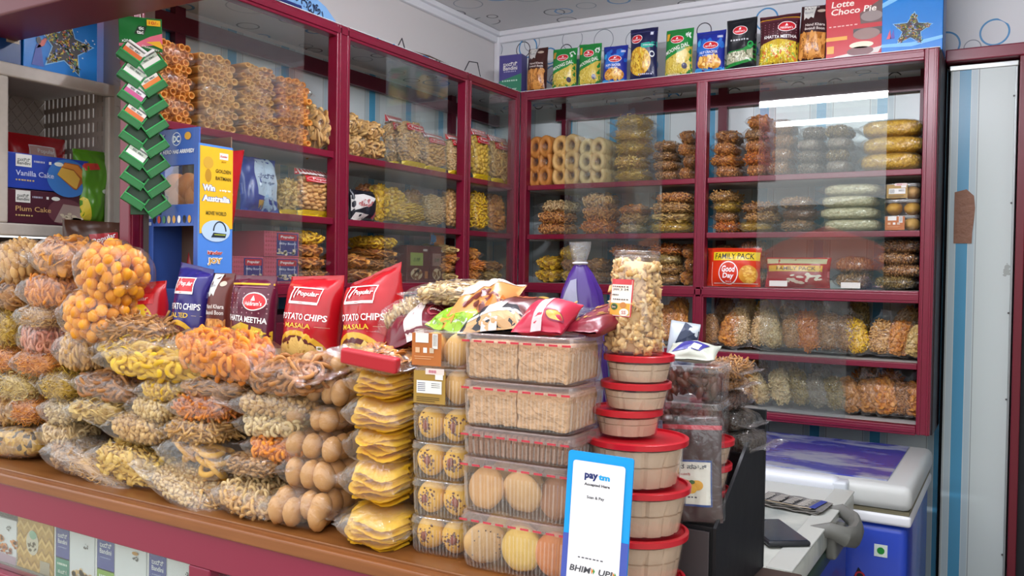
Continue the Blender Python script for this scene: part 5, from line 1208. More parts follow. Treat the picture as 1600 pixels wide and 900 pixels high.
lying('snack_pouch', 708, 512, 120, 44, -1.70, C('#c2c8b4'), [('colour_print', C('#9cc42c'), PG((-.5, .0), (.2, .0), (.5, .3), (.1, .42), (-.2, .38), (-.5, .5)), 1), ('colour_print', C('#7fae1f'), bits(-.2, .2, .3, .16, 22, .08, R5, 1.6), 2), ('logo', C('#24408a'), EL(.06, .72, .14, .08), 2), ('logo', C('#dfe6ee'), BAR('', .06, .72, .1, .1), 3), ('picture', C('#c9923c'), EL(-.2, .12, .12, .1), 3)], 'green and white packet draped over the small labelled box', 1.15, -.1, .2, .045, 53, wr=2.2)
lying('snack_pouch', 645, 520, 120, 40, -1.68, C('#6b1426', .25), [('white_strip', C('#e0d2d0'), RC(-.08, 0, .18, 1.), 1), ('white_edge', C('#e4ddd8'), PG((-.5, .5), (.0, .95), (.0, 1.), (-.5, .72)), 1), ('dark_end', C('#1f1a1c'), RC(-.08, .84, .2, .98), 2), ('logo', C('#a8424e'), RG(.36, .4, .12, .16, .03), 2), ('lettering', C('#e8c9c9'), BAR('rusk', .36, .4, .08, .16), 3)], 'maroon packet with white strip sloping before the green one', 1.12, .3, -.35, .045, 54, wr=2.2)
lying('snack_pouch', 786, 492, 112, 28, -1.69, C('#5a1a16'), [('lettering', C('#b9623c'), BAR('TASTY NIBBLES', -.1, .5, .16, .6), 2), ('lettering', C('#c9a040'), BAR('RUSK', .28, .6, .2, .2), 2), ('picture', C('#c9c4b8'), EL(.44, .5, .1, .2), 2)], 'dark brown packet with yellow lettering, behind the crimson one', 1.42, -.1, .06, .05, 55)
lying('snack_pouch', 738, 492, 104, 30, -1.69, C('#c98a4a'), [('picture', C('#d8cfc8'), PG((-.5, .5), (.2, .55), (.5, 1.), (-.3, 1.)), 1), ('colour_print', C('#6a2a20'), bits(.1, .3, .35, .16, 16, .08, R5), 2), ('colour_print', C('#d9782c'), PG((.0, .0), (.5, .1), (.5, .4), (.1, .3)), 2)], 'tan and brown torn-looking packet in the middle of the pile', 1.15, .15, -.1, .05, 56, wr=2.2)
lying('snack_pouch', 898, 512, 84, 24, -1.70, C('#7a1a2a'), [('colour_print', C('#b98a3a'), bits(-.1, .5, .4, .3, 26, .05, R5), 2)], 'maroon packet with pointed end, on the big boxes beside purple bag', 1.3, -.25, -.05, .03, 57)
heap(700, 458, 128, 36, 'flake_pale', 'clear round pack of flat speckled rotis, topmost behind the packets', -1.58, .14, 0, 0, 0, fixed=True)
heap(815, 488, 140, 22, 'stick_tan', 'clear bag of tan sticks lying behind the dark brown packet', -1.60, .12, -.1, 0, fixed=True)
heap(628, 495, 70, 56, 'flake_pale', 'crumpled loose film bag beside the red chip pouch', -1.60, .10, .3, -.4, film=LONG[1], filmmat=FILM2, fixed=True)

# ------------------------------------------------------------------ pouches standing behind the heap
GP = 'large pouches standing behind the heap'
def standing(name, px0, px1, ytop, ybot, Y, mat, prints, label, yaw=0., roll=0., lean=.1, th=.07, seed=1, wr=1., topcut=0.):
    a, s = at((px0+px1)/2, ytop, 'y', Y); zb = CT+.236
    return pouch(name, label, 'snack pouch', (px1-px0)*s, a.z-zb, th, mat, prints, (a.x, Y, zb), (-lean, roll, yaw), GP, seed, .05, wr=wr, topcut=topcut)
def chips(col, sub, gold='#d9a92c'):
    p = [('gold_ring', C(gold), EL(-.02, .13, .52, .31), 1), ('plate_picture', C('#5a1a20'), EL(-.02, .11, .46, .28), 2), ('plate_picture', C('#c9a04e'), EL(-.02, .11, .40, .23), 3), ('plate_picture', C('#e4c070'), bits(-.02, .16, .36, .15, 40, .09, R5, 1.3), 4), ('plate_picture', C('#b98536'), bits(-.02, .15, .36, .13, 18, .06, R5, 1.3), 4),
         ('lettering', C('#ffffff'), T('POTATO CHIPS', .03, .575, .064, .80, .018), 3), ('lettering', C('#e9c02c'), T(sub, .0, .487, .048, .5, .014), 3), ('lettering', C('#d9c0a0'), RC(-.46, .485, -.30, .488), 2), ('lettering', C('#d9c0a0'), RC(.30, .485, .46, .488), 2),
         ('brand_plate', C('#ffffff'), RC(-.26, .70, .28, .725), 3), ('brand_plate', C('#ffffff'), PG((-.26, .72), (-.23, .72), (-.20, .87), (-.23, .87)), 3), ('brand_plate', C('#ffffff'), PG((-.26, .87), (.28, .87), (.28, .86), (-.26, .86)), 3), ('brand_plate', C('#ffffff'), RC(.27, .72, .285, .87), 3), ('brand_plate', C('#ffffff'), PG((-.18, .77), (-.12, .86), (-.10, .86), (-.16, .75)), 3), ('lettering', C('#ffffff'), T('Popular', .08, .80, .06, .34, .02, .1), 3), ('lettering', C(col), BAR('since', .0, .712, .014, .08), 4)]
    return p+veg(.36, .28, .035, .6)
standing('chips_pouch', 428, 534, 430, 560, -1.64, C('#b51420', .22), chips('#c01a24', 'MASALA'), 'red potato chips pouch standing beside the maroon khatta meetha pouch', .06, .04, .1, .08, 61, 1.3, .6)
standing('chips_pouch', 526, 638, 426, 560, -1.635, C('#b51420', .22), chips('#c01a24', 'MASALA'), 'red potato chips pouch with slanting top, nearest the clear boxes', -.1, -.08, .1, .08, 62, 1.5, 2.2)
standing('chips_pouch', 258, 328, 414, 515, -1.655, C('#2a2170', .22), chips('#c01a24', 'SALTED')+[('brand_plate', C('#cf2a34'), RC(-.24, .725, .27, .86), 2)], 'dark blue salted potato chips pouch', .12, .02, .1, .07, 63, 1.3, -.8)
standing('nut_pouch', 318, 362, 426, 530, -1.64, C('#5f261e', .3), nuts(), 'brown pouch with torn grey label behind the heap', .1, 0, .1, .05, 64)
standing('snack_pouch', 348, 436, 430, 545, -1.65, C('#5c1430', .25), khatta(), 'maroon khatta meetha pouch behind the heap', .06, 0, .08, .06, 65)
standing('snack_pouch', 196, 266, 440, 512, -1.66, C('#b0161e', .25), [('yellow_panel', C('#eac026'), EL(-.06, .44, .44, .30), 1), ('yellow_panel', C('#c9202a'), RC(-.42, .70, .36, .83), 2), ('lettering', C('#e9c9c0'), T('Popular', .0, .765, .07, .5), 3), ('lettering', C('#ffffff'), T('Jumbo', -.05, .50, .24, .82, .05, .12), 3), ('lettering', C('#1f2c6e'), T('Jumbo', -.05, .50, .22, .76, .02, .12), 4), ('lettering', C('#d8402c'), BAR('PUFFS', -.2, .32, .08, .34), 4), ('picture', C('#b5902c'), bits(0, .1, .4, .08, 30, .06, R5), 2)], 'red and yellow jumbo pouch beside the orange puffs', .25, -.1, .1, .06, 66, 1.2)
# purple bag with twisted clear top
b, s = at(914, 640, 'y', -1.50); t_, _ = at(905, 380, 'y', -1.50)
zb = CT+.001; r = thing('bread_bag', 'tall purple printed bag with twisted clear top behind the boxes', 'bread bag', (b.x-.004, -1.50, zb), (0, -.02, .1), None)
Hh = t_.z-zb; m = MB(); n = 40; PUR = plain('#43207c', .22, spec=.7)
prof = [(.042, 0), (.045, .02), (.044, .10), (.044, .24), (.043, .33), (.040, .37), (.033, .40), (.020, .428), (.0105, .442)]
vs, fs = [], []
def ringv(rad, z, tw=0): return [(rad*math.cos(2*PI*k/n)*(1+.07*math.sin(5*2*PI*k/n+tw)*(z > .25)+.16*noise.noise(Vector((math.cos(2*PI*k/n)*2.2, math.sin(2*PI*k/n)*2.2, z*9)))), rad*.72*math.sin(2*PI*k/n)*(1+.10*math.cos(4*2*PI*k/n+tw)*(z > .25)), z) for k in range(n)]
k_ = Hh/.478; prof = [(rd, zz*k_) for rd, zz in prof]
for j, (rd, zz) in enumerate(prof): vs += ringv(rd, zz, j)
for j in range(len(prof)-1):
    for k in range(n): fs.append((j*n+k, j*n+(k+1) % n, (j+1)*n+(k+1) % n, (j+1)*n+k))
fs.append(tuple(range(n))[::-1])
win = lambda x, z: False
m.add(vs, fs, PUR); m.build('bag_body', r, smooth=True)
m = MB(); vs, fs = [], []; p2 = [(.0108, .440), (.009, .446), (.0125, .452), (.017, .468), (.019, .480)]
for j, (rd, zz) in enumerate(p2): vs += ringv(rd, zz*k_, j*2)
for j in range(len(p2)-1):
    for k in range(n): fs.append((j*n+k, j*n+(k+1) % n, (j+1)*n+(k+1) % n, (j+1)*n+k))
m.add(vs, fs, FILM2); m.build('twisted_top', r, smooth=True)
MB().torus(.0112, .0018, 16, 6, plain('#d9d9e4', .3), Matrix.Translation((0, 0, .445*k_))).build('tie', r, smooth=True)
def cyl(x, z, l, R=.0458, q=.72):
    a = x/R; zz = z; rd = R+.004+l
    for (r0, z0), (r1, z1) in zip(prof, prof[1:]):
        if z0 <= zz <= z1: rd = r0+(r1-r0)*(zz-z0)/(z1-z0)*1.0+.004+l*1.5
    return (rd*math.sin(a), -rd*q*math.cos(a), zz)
print_on([('clear_window_gloss', plain('#8f8fae', .15, spec=.9), PG((-.034, .27), (.008, .27), (.010, .36), (.002, .415), (-.014, .412), (-.030, .36)), 1), ('clear_window_gloss', plain('#c9cbe0', .15, spec=.9), PG((-.022, .31), (-.012, .31), (-.014, .375), (-.02, .36)), 2), ('silver_panel', plain('#aab0c4', .25), EL(.022, .24, .030, .06), 2), ('silver_panel', plain('#5a3a94', .25), RG(.022, .24, .032, .063, .003), 3), ('lettering', plain('#d9d6ea', .3), BAR('Bread', .036, .34, .012, .03, .01, 0, 1.3), 3), ('lettering', plain('#3a3a78', .3), BAR('milk', .022, .25, .016, .03, .01, 0, .3), 4)], cyl, r, 1, 1, .008)  # clear-grey panel with silver gloss painted onto the bag

# ------------------------------------------------------------------ red lidded tubs, popcorn, dates
DATE = plain('#d9bea2', .6, bump=.5, bscale=70., vary=.12); REDL = clear('red_plastic', (1, 1, 1), 1., .25, .06, hz=(.62, .03, .05))
def tub(x, y, z, R, h, label, grp, dents=13):
    r = thing('tub', label, 'tub', (x, y, z), (0, 0, random.uniform(0, 6)), grp)
    MB().lathe([(R*.80, 0), (R*.82, .001), (R*.93, h-.008), (R*.95, h-.006)], 44, PET, cap=False).build('tub_body', r, smooth=True)
    m = MB(); n = dents*6; vs, fs = [], []
    rows = [(0.0005, 0), (.002, .9), (h*.45, .92), (h*.47, .87), (h*.49, .92), (h-.012, .925), (h-.010, .0)]
    for zz, q in rows:
        for k in range(n):
            a = 2*PI*k/n; ph = k % 6; rad = (R*.80+(R*.13)*zz/h)*(q/.93 if q else 0)*(.94 if ph == 0 and zz > .001 and random.random() < .8 else .985+.012*random.random())
            vs.append((rad*math.cos(a), rad*math.sin(a), zz))
    for j in range(len(rows)-1):
        for k in range(n): fs.append((j*n+k, j*n+(k+1) % n, (j+1)*n+(k+1) % n, (j+1)*n+k))
    m.add(vs, fs, DATE); m.build('packed_sweets', r)
    MB().lathe([(R*.90, h-.0075), (R*1.0, h-.0085), (R*1.005, h-.001), (R*.985, h), (R*.93, h+.0005), (R*.91, h-.003), (0.001, h-.003)], 48, plain('#c01a28', .28), cap=False).build('lid', r, smooth=True, auto=True)
    return r
x0, y0 = 1.150, -1.625; zz = .906
for i in range(4):
    rr_ = [.071, .072, .0725, .0735][i]
    tub(x0+[.0, .002, .004, -.002][i], y0, zz, rr_, .0655, f'wide red lidded tub of tan sweets, {pos(i, 4)} of wide ones', 'wide tubs in the front stack'); zz += .0660
for i in range(3):
    tub(x0-.012+[.0, .006, .010][i]-.006*(i == 0), y0+.004, zz, .0505, .0385, f'narrow red lidded tub, {pos(i, 3)} of the narrow ones under the popcorn', 'narrow tubs in the front stack', 9); zz += .0388
ZTUB = zz
zz = 1.0325
for i in range(3): tub(1.186+.003*i, -1.472, zz, .052, .0385, f'red lidded tub behind the dark pouch, {pos(i, 3)} of the rear stack', 'tubs in the rear stack', 9); zz += .0388
# popcorn in a tall tapering tub
pr_ = thing('popcorn_tub', 'tall clear tub of popcorn with red edged label, on the red lids', 'tub', (x0-.012+.001, y0+.004, ZTUB+.001), (0, .02, .12))
b0, s0 = at(990, 570, 'y', -1.66); Hp = 160*s0*.97; r0, r1 = .0435, .0315
MB().lathe([(.001, 0), (r0*.97, 0), (r0, .003), (r0-(r0-r1)*.5, Hp*.5), (r1, Hp), (r1*.96, Hp+.001)], 40, PET, cap=False).build('tub_body', pr_, smooth=True)
MB().lathe([(r1*1.0, Hp-.001), (r1*1.06, Hp), (r1*1.06, Hp+.006), (r1*1.0, Hp+.008), (.001, Hp+.008)], 40, PET, cap=False).build('cap', pr_, smooth=True)
m = MB(); rp = random.Random(4); POP = snack('#d3a668', '#f2dcb4', .6)
m.lathe([(.001, .003), (r0*.80, .004), (r1*.75, Hp*.94), (.001, Hp*.95)], 20, POP, cap=False)
for k in range(330):
    a = rp.uniform(0, 2*PI); z_ = rp.uniform(.005, Hp*.95); rad = (r0-(r0-r1)*z_/Hp)*rp.uniform(.80, .90)
    c0 = Vector((rad*math.cos(a), rad*math.sin(a), z_))
    m.ball(.0056, POP, Matrix.Translation(c0) @ rm(rp), 2, .9, (1.15, .9, .8), rp)
o = m.build('popcorn', pr_, smooth=True); o['kind'] = 'stuff'
def cone(x, z, l):
    rad = r0-(r0-r1)*z/Hp+.0008+l; a = x/rad-.35; return (rad*math.sin(a), -rad*math.cos(a), z)
w_, z0_, z1_ = .0195, Hp*.38, Hp*.76; zc = (z0_+z1_)/2; hl = z1_-z0_
lp = [('label', C('#d8303a', .4), RC(-w_, z0_, w_, z1_), 0), ('label', C('#f3ece2', .4), RC(-w_*.92, z0_+.001, w_*.92, z1_-.001), 1), ('label', C('#e0a63a', .4), RC(-w_*.9, z0_+.002, w_*.9, z0_+hl*.36), 2), ('label', C('#cf3a44', .4), RC(-w_*.9, z1_-hl*.14, w_*.9, z1_-.001), 2),
      ('label_print', C('#3f7a34', .4), EL(-w_*.42, z0_+hl*.26, w_*.36, hl*.09), 3), ('label_print', C('#1f2a18', .4), EL(-w_*.42, z0_+hl*.26, w_*.28, hl*.06), 4), ('label_print', C('#e9e0c0', .4), T('Sonu', -w_*.42, z0_+hl*.26, hl*.06, w_*.4), 5), ('label_print', C('#efe6da', .4), EL(w_*.48, z0_+hl*.12, w_*.36, hl*.10), 3), ('label_print', C('#c05a4a', .4), T('SS', w_*.48, z0_+hl*.12, hl*.09, w_*.34), 4), ('label_print', C('#c9803a', .4), EL(w_*.38, z0_+hl*.31, w_*.26, hl*.08), 3),
      ('label_print', C('#4a4038', .4), T('JAN 3 24', 0, z0_+hl*.72, hl*.07, w_*1.4), 3), ('label_print', C('#4a4038', .4), BAR('MRP 25', -w_*.4, z0_+hl*.58, hl*.06, w_*.7), 3), ('label_print', C('#4a4038', .4), BAR('Net wt 70g', w_*.1, z0_+hl*.46, hl*.05, w_*1.4), 3), ('label_print', C('#6a3a2a', .4), BAR('Sonu POP CORN', 0, z1_-hl*.20, hl*.05, w_*1.5), 3)]
print_on(lp, cone, pr_, 1, 1, .004)
# clear boxes of dates with a packet on them
DK = snack('#3a1d14', '#6a3826', .35)
z = zz+.001
for i in range(2):
    a, s = at(1084, 600, 'y', -1.47); h = .056
    r = thing('date_box', f'clear box of dark dried dates, {"upper" if i else "lower"} of two behind the tubs', 'date box', (1.182, -1.515, z), (0, 0, .10), 'boxes of dates'); z += h+.0005
    tray(r, .104, .09, h, 0)
    m = MB(); rd = random.Random(20+i)
    for k in range(70):
        m.ball(.0095, DK, Matrix.Translation((rd.uniform(-.040, .040), .012+rd.uniform(0, .066), .007+rd.random()*(h-.024))) @ rm(rd), 1, .35, (1.5, .8, .8), rd)
    m.build('dates', r, smooth=True)['kind'] = 'stuff'
pouch('snack_pouch', 'small white and blue packet lying on the upper date box', 'snack pouch', .078, .06, .022, C('#b9bcae', .3), [('colour_print', C('#2f2c86'), PG((-.38, .2), (.2, .2), (.34, .62), (-.2, .7)), 1), ('colour_print', C('#e4e6e0'), PG((.0, .24), (.16, .22), (.2, .5), (.04, .5)), 2)], (1.180, -1.50, z+.004), (-1.3, 0, .1), None, 71)
pouch('snack_pouch', 'white and navy pouch edge showing between popcorn and date boxes', 'snack pouch', .05, .12, .02, C('#c9d2dc', .3), [('colour_print', C('#25406e'), EL(.12, .55, .3, .14), 1), ('colour_print', C('#1d2c4c'), PG((-.2, .7), (.5, .6), (.5, .9), (.0, 1.)), 1)], (1.125, -1.41, z-.06), (-.1, .12, .1), None, 72)
# dark pouch of date halwa with a printed label, in clear film
a, s = at(1084, 820, 'y', -1.575)
dp = pouch('date_pouch', 'flat clear pouch of dark date paste with a white and blue label', 'pouch', .088, .146, .018, plain('#3f2a2c', .35), [('label', C('#e9e8dc', .4), RC(-.46, .16, .34, .62), 1), ('label', C('#2a4a8a', .4), PG((-.46, .60), (.34, .60), (.34, .62), (-.46, .62)), 2), ('label', C('#2a4a8a', .4), RC(.315, .16, .34, .62), 2), ('label', C('#2a4a8a', .4), RC(-.46, .16, .34, .18), 2), ('label_print', C('#2c3a4a', .4), T('ಘನ ಸಾಟ್', -.06, .55, .055, .62), 3), ('label_print', C('#c04a4a', .4), T('(ಖರ್ಜೂರ)', -.2, .475, .03, .34), 3), ('label_print', C('#e09a26', .4), EL(-.12, .37, .12, .05), 3), ('label_print', C('#e8aa2c', .4), EL(.08, .37, .11, .05), 4), ('label_print', C('#f0b83a', .4), EL(-.02, .33, .10, .045), 5), ('label_print', C('#3a6a2c', .4), EL(.0, .40, .05, .02), 5), ('label_print', C('#3a3a4a', .4), BAR('Net wt 200 g', -.1, .25, .022, .4), 3), ('label_print', C('#3a3a4a', .4), BAR('Rs 120', -.26, .21, .022, .2), 3), ('red_zip', C('#b02a3a', .4), RC(-.5, .925, .5, .97), 1)],
          (1.204, -1.535, 1.034), (-.06, -.04, .22), None, 73, .02)
f = MB().box((-.047, -.013, -.003), (.047, .013, .156), FILM, .011).build('film_sleeve', dp, smooth=True)
# black carton with a raised flap, dark seed bags inside
bk = thing('cardboard_box', 'open black carton with a raised flap at the end of the counter', 'box', (1.238, -1.548, .906), (0, 0, -.03))
BK = plain('#15161a', .5, bump=.15, bscale=30.); GRYC = plain('#4a4244', .6)
MB().box((-.130, .0, 0), (-.006, .004, .118), GRYC, .001).build('front_wall', bk)
m = MB().add([(.0, .0, 0), (.0, .245, 0), (.0, .245, .235), (.0, .16, .235), (.0, .0, .125), (.005, .0, 0), (.005, .245, 0), (.005, .245, .235), (.005, .16, .235), (.005, .0, .125)], [(0, 1, 2, 3, 4), (9, 8, 7, 6, 5), (0, 5, 6, 1), (1, 6, 7, 2), (2, 7, 8, 3), (3, 8, 9, 4), (4, 9, 5, 0)], BK); m.build('side_wall', bk)
MB().box((-.075, .241, 0), (.006, .247, .268), BK, .001).build('raised_flap', bk)
MB().box((-.126, .006, .0), (-.002, .24, .124), BK, .001).build('inner_tray', bk)
for i, (cx, cy, w, h, fd) in enumerate([(1152, 684, 80, 36, 'grain_dark'), (1140, 652, 70, 30, 'grain_dark'), (1132, 622, 62, 30, 'chunk_dark'), (1128, 596, 60, 24, 'chunk_brown'), (1140, 574, 56, 28, 'stick_brown')]):
    b, s = at(cx, cy+h/2, 'y', -1.36)
    bag(fd, (b.x, -1.36, b.z), (w*s, .085, h*s), (.05, .12, -.2), f'dark bag of {desc(fd)}, {pos(i, 5)} of the pile beside the black carton', 'dark bags by the black carton', LONG[i % 3], filmmat=FILM)
# ------------------------------------------------------------------ payment sign
a, s = at(929, 712, 'y', -1.765); tl, _ = at(877, 706, 'y', -1.765); W = .0895; H = .205
q = thing('payment_sign', 'blue and white payment stand in front of the big clear boxes', 'sign', (a.x, -1.768, a.z-H+.0015), (-.05, .03, .08))
def rrect(x0, z0, x1, z1, r, n=5):
    p = []
    for cx, cz, a0 in ((x1-r, z1-r, 0), (x0+r, z1-r, PI/2), (x0+r, z0+r, PI), (x1-r, z0+r, 1.5*PI)): p += [(cx+r*math.cos(a0+PI/2*k/n), cz+r*math.sin(a0+PI/2*k/n)) for k in range(n+1)]
    return p
pts = rrect(-W/2, 0, W/2, H, .004); n = len(pts)
MB().add([(x, 0, z) for x, z in pts]+[(x, .003, z) for x, z in pts], [tuple(range(n)), tuple(range(n, 2*n))[::-1]]+[(k, n+k, n+(k+1) % n, (k+1) % n) for k in range(n)], plain('#1aa0ea', .25)).build('board', q)
zt = H
print_on([('lower_band', plain('#4a5cb4', .25), RC(-W/2, 0, W/2, zt-.108), 1), ('white_panel', plain('#f0eff4', .25), PG(*rrect(-W*.41, .0, W*.39, zt-.0115, .004)), 2),
  ('lettering', plain('#1f2f6e', .3), T('pay', -.0105, zt-.031, .0096, .0185, .04), 3), ('lettering', plain('#19a6e8', .3), T('tm', .0072, zt-.0296, .0072, .0155, .05), 3), ('lettering', plain('#2a2c36', .3), T('Accepted Here', -.002, zt-.041, .0046, .035, .03), 3), ('lettering', plain('#44464e', .3), T('Scan & Pay', -.003, zt-.0575, .0048, .024, .02), 3),
  ('small_print', plain('#55565e', .3), BAR('', -.004, zt-.136, .0026, .036), 3), ('scheme_lettering', plain('#4a4b52', .3), T('BHIM', -.018, zt-.151, .008, .028, .02, .2), 3), ('scheme_lettering', plain('#4a4b52', .3), T('UPI', .0165, zt-.151, .008, .018, .02, .2), 3),
  ('arrow_mark', plain('#e08a3a', .3), PG((-.0025, zt-.155), (.0005, zt-.151), (-.0025, zt-.147)), 3), ('arrow_mark', plain('#3a9a4a', .3), PG((.0, zt-.155), (.0025, zt-.151), (.0, zt-.147)), 3), ('arrow_mark', plain('#e08a3a', .3), PG((.0265, zt-.155), (.0295, zt-.151), (.0265, zt-.147)), 3), ('arrow_mark', plain('#3a9a4a', .3), PG((.029, zt-.155), (.0315, zt-.151), (.029, zt-.147)), 3), ('scheme_lettering', plain('#2a6ab0', .3), T('paytm', -.022, zt-.166, .004, .014), 3)], lambda x, z, l: (x, -l, z), q, 1, 1, None)
MB().add([(-W*.4, .004, .0), (W*.4, .004, .0), (W*.4, .03, -.002), (-W*.4, .03, -.002), (-W*.4, .004, .12), (W*.4, .004, .12)], [(0, 1, 2, 3), (4, 5, 2, 3)], plain('#d9dbe2', .3)).build('rear_strut', q)

# ------------------------------------------------------------------ cartons under the counter
GU = 'white food cartons under the counter glass'
def under(px0, px1, ytop, prints, label, mat='#dfe3e8', Y=-1.738, top=True):
    a0, s = at(px0, ytop, 'y', Y); a1, _ = at(px1, ytop, 'y', Y); t, _ = at((px0+px1)/2, ytop, 'y', Y)
    return carton('food_carton', label, 'box', a1.x-a0.x-.002, .14, t.z-.758, plain(mat, .4), prints, ((a0.x+a1.x)/2, Y, .7575), (0, 0, 0), GU, top=[('top_shade', plain('#6a6c70', .5), RC(-.5, 0.02, .5, .98), 0)])  # grey top face paints the shadow lying on the carton tops
def strip(c2, t2): return [('side_strip', C('#2a3f98'), RC(-.47, .42, -.12, 1.), 1), ('side_strip', C(c2), RC(-.47, -.0, -.12, .44), 1), ('lettering', C('#e9eef4'), T('ಬಂದಿನಿ', -.295, .86, .09, .24), 2), ('lettering', C('#e9eef4'), T('Bandini', -.295, .75, .085, .24), 2), ('lettering', C('#9fb0dc'), BAR('sweet savoury', -.295, .64, .03, .22), 2), ('lettering', C('#dff0e4'), BAR(t2, -.295, .32, .07, .26), 2), ('lettering', C('#dff0e4'), T('ಸಂಡಿಗೆ', -.295, .18, .08, .24), 2), ('mark', C('#55585c'), bits(.3, .78, .05, .05, 9, .02, R5), 2), ('side_strip', C('#f4f6f6'), RC(-.5, 0, -.475, 1.), 2)]
under(-34, 26, 806, [('picture', C('#e08a3c'), bits(.1, .45, .42, .16, 50, .06, R5, 1.6, True), 2), ('picture', C('#9a4a2c'), bits(.1, .3, .3, .1, 14, .05, R5), 3), ('mark', C('#6a6c70'), bits(.32, .80, .06, .06, 9, .02, R5), 2), ('picture', C('#b9a0b4'), PG((-.5, 0), (.5, 0), (.5, .18), (-.5, .24)), 1)], 'white carton with orange snack picture, at the frame\'s edge')
pas = [('picture', C('#e0b866'), PG((-.5+.2*i, .0+.25*j), (-.4+.2*i, .12+.25*j), (-.3+.2*i, .0+.25*j), (-.3+.2*i, .07+.25*j), (-.4+.2*i, .19+.25*j), (-.5+.2*i, .07+.25*j)), 1) for i in range(5) for j in range(4)]
pas += [('picture', C('#a87a2c'), PG((-.5+.2*i, .10+.25*j), (-.4+.2*i, .22+.25*j), (-.3+.2*i, .10+.25*j), (-.3+.2*i, .12+.25*j), (-.4+.2*i, .24+.25*j), (-.5+.2*i, .12+.25*j)), 1) for i in range(5) for j in range(3)]
pas += [('logo', C('#c9c2ae'), EL(-.06, .55, .17, .24), 2), ('logo', C('#6a5c44'), bits(-.06, .46, .12, .13, 16, .035, R5), 3), ('logo', C('#7fae94'), EL(-.04, .70, .10, .08), 3), ('label_patch', C('#b0a68e'), RC(.16, .02, .42, .26), 3)]
under(27, 84, 812, pas, 'golden patterned carton between two white ones under the counter', '#c49a48')
under(86, 148, 830, strip('#1f8a74', 'Urad dal')+[('picture', C('#e8bf82'), bits(.2, .12, .26, .22, 40, .07, R5, 1.4), 2), ('picture', C('#4a3420'), bits(.28, .1, .16, .1, 8, .05, R5, 3), 3)], 'white carton with blue and teal strip, beside the golden carton')
under(150, 229, 845, strip('#7aa82c', 'Moong dal')+[('picture', C('#e8a236'), PG((.02, .0), (.02, .3), (.12, .42), (.34, .42), (.4, .0)), 2), ('picture', C('#f0bc58'), PG((.06, .3), (.14, .4), (.32, .4), (.28, .28)), 3), ('mark', C('#c08a2c'), EL(.3, .86, .06, .03), 3)], 'white carton with blue and lime strip, second from the maroon post')
under(231, 311, 872, strip('#2a3f98', 'Rice'), 'white carton with an all blue strip, touching the maroon post')
under(350, 410, 882, strip('#1f8a74', 'Ragi'), 'white carton just past the maroon post under the counter')

# ------------------------------------------------------------------ crate with cakes
x0c, x1c = -.60, -.30; y0c, y1c = -1.735, -1.452; z0c, z1c = 1.475, 1.835
cr = thing('plastic_crate', 'grimy white plastic crate on its side, holding cake boxes', 'crate', (0, 0, 0)); CRM = plain('#b3a59c', .5, vary=.3, bscale=14.)
def lattice(nm, fn, U, V, nu, nv, fill, mat=CRM):
    """perforated panel of width U and height V; fn maps (u, v, w) to the room"""
    mb = MB(); t = .004
    def bar(u0, v0, u1, v1, t=t):
        p = [fn(u, v, w) for u in (u0, u1) for v in (v0, v1) for w in (0, t)]
        mb.add(p, [(0, 1, 3, 2), (4, 6, 7, 5), (0, 4, 5, 1), (2, 3, 7, 6), (0, 2, 6, 4), (1, 5, 7, 3)], mat)
    for i in range(nu+1): u = U*i/nu; bar(max(0, u-fill/2), 0, min(U, u+fill/2), V)
    for j in range(nv+1): v = V*j/nv; bar(0, max(0, v-fill/2), U, min(V, v+fill/2), .0036)
    return mb.build(nm, cr)
lattice('perforated_side', lambda u, v, w: (x0c+u, y1c-w, z0c+v), x1c-x0c, z1c-z0c, 16, 10, .0125)
MB().box((x0c, y0c, z0c), (x0c+.005, y1c, z1c), CRM).build('crate_base', cr)
mb = MB()
for k in range(-9, 12):      # diagonal ribs on the base
    for sg in (1, -1):
        p = [(x0c+.005, y0c+.14+k*.028+sg*t_*.14, z0c+.18+t_*.17) for t_ in (-1, 1)]
        ok = [q_ for q_ in p]
        a_, b_ = Vector(p[0]), Vector(p[1])
        f0, f1 = 0., 1.
        d_ = b_-a_
        for ax, lo, hi in ((1, y0c+.004, y1c-.004),):
            if abs(d_[ax]) > 1e-6:
                t0_, t1_ = sorted(((lo-a_[ax])/d_[ax], (hi-a_[ax])/d_[ax])); f0, f1 = max(f0, t0_), min(f1, t1_)
        if f1 > f0: mb.tube([a_+d_*f0, a_+d_*f1], .0022, 5, CRM)
mb.build('diagonal_ribs', cr)
MB().box((x0c, y0c, z1c-.006), (x1c, y1c, z1c), CRM, .002).build('upper_side', cr); MB().box((x0c, y0c, z0c), (x1c, y1c, z0c+.006), CRM, .002).build('lower_side', cr); MB().box((x0c, y0c, z0c), (x1c, y0c+.006, z1c), CRM, .002).build('near_side', cr)
mb = MB()
for (ya, za, yb, zb_) in ((y0c-.004, z1c-.024, y1c+.004, z1c+.006), (y0c-.004, z0c-.012, y1c+.004, z0c+.016), (y0c-.0035, z0c+.016, y0c+.022, z1c-.024), (y1c-.022, z0c+.016, y1c+.0035, z1c-.024)):
    mb.box((x1c-.012, ya, za), (x1c+.006, yb, zb_), plain('#bfb6ad', .45, vary=.2), .004)
mb.build('rim', cr)
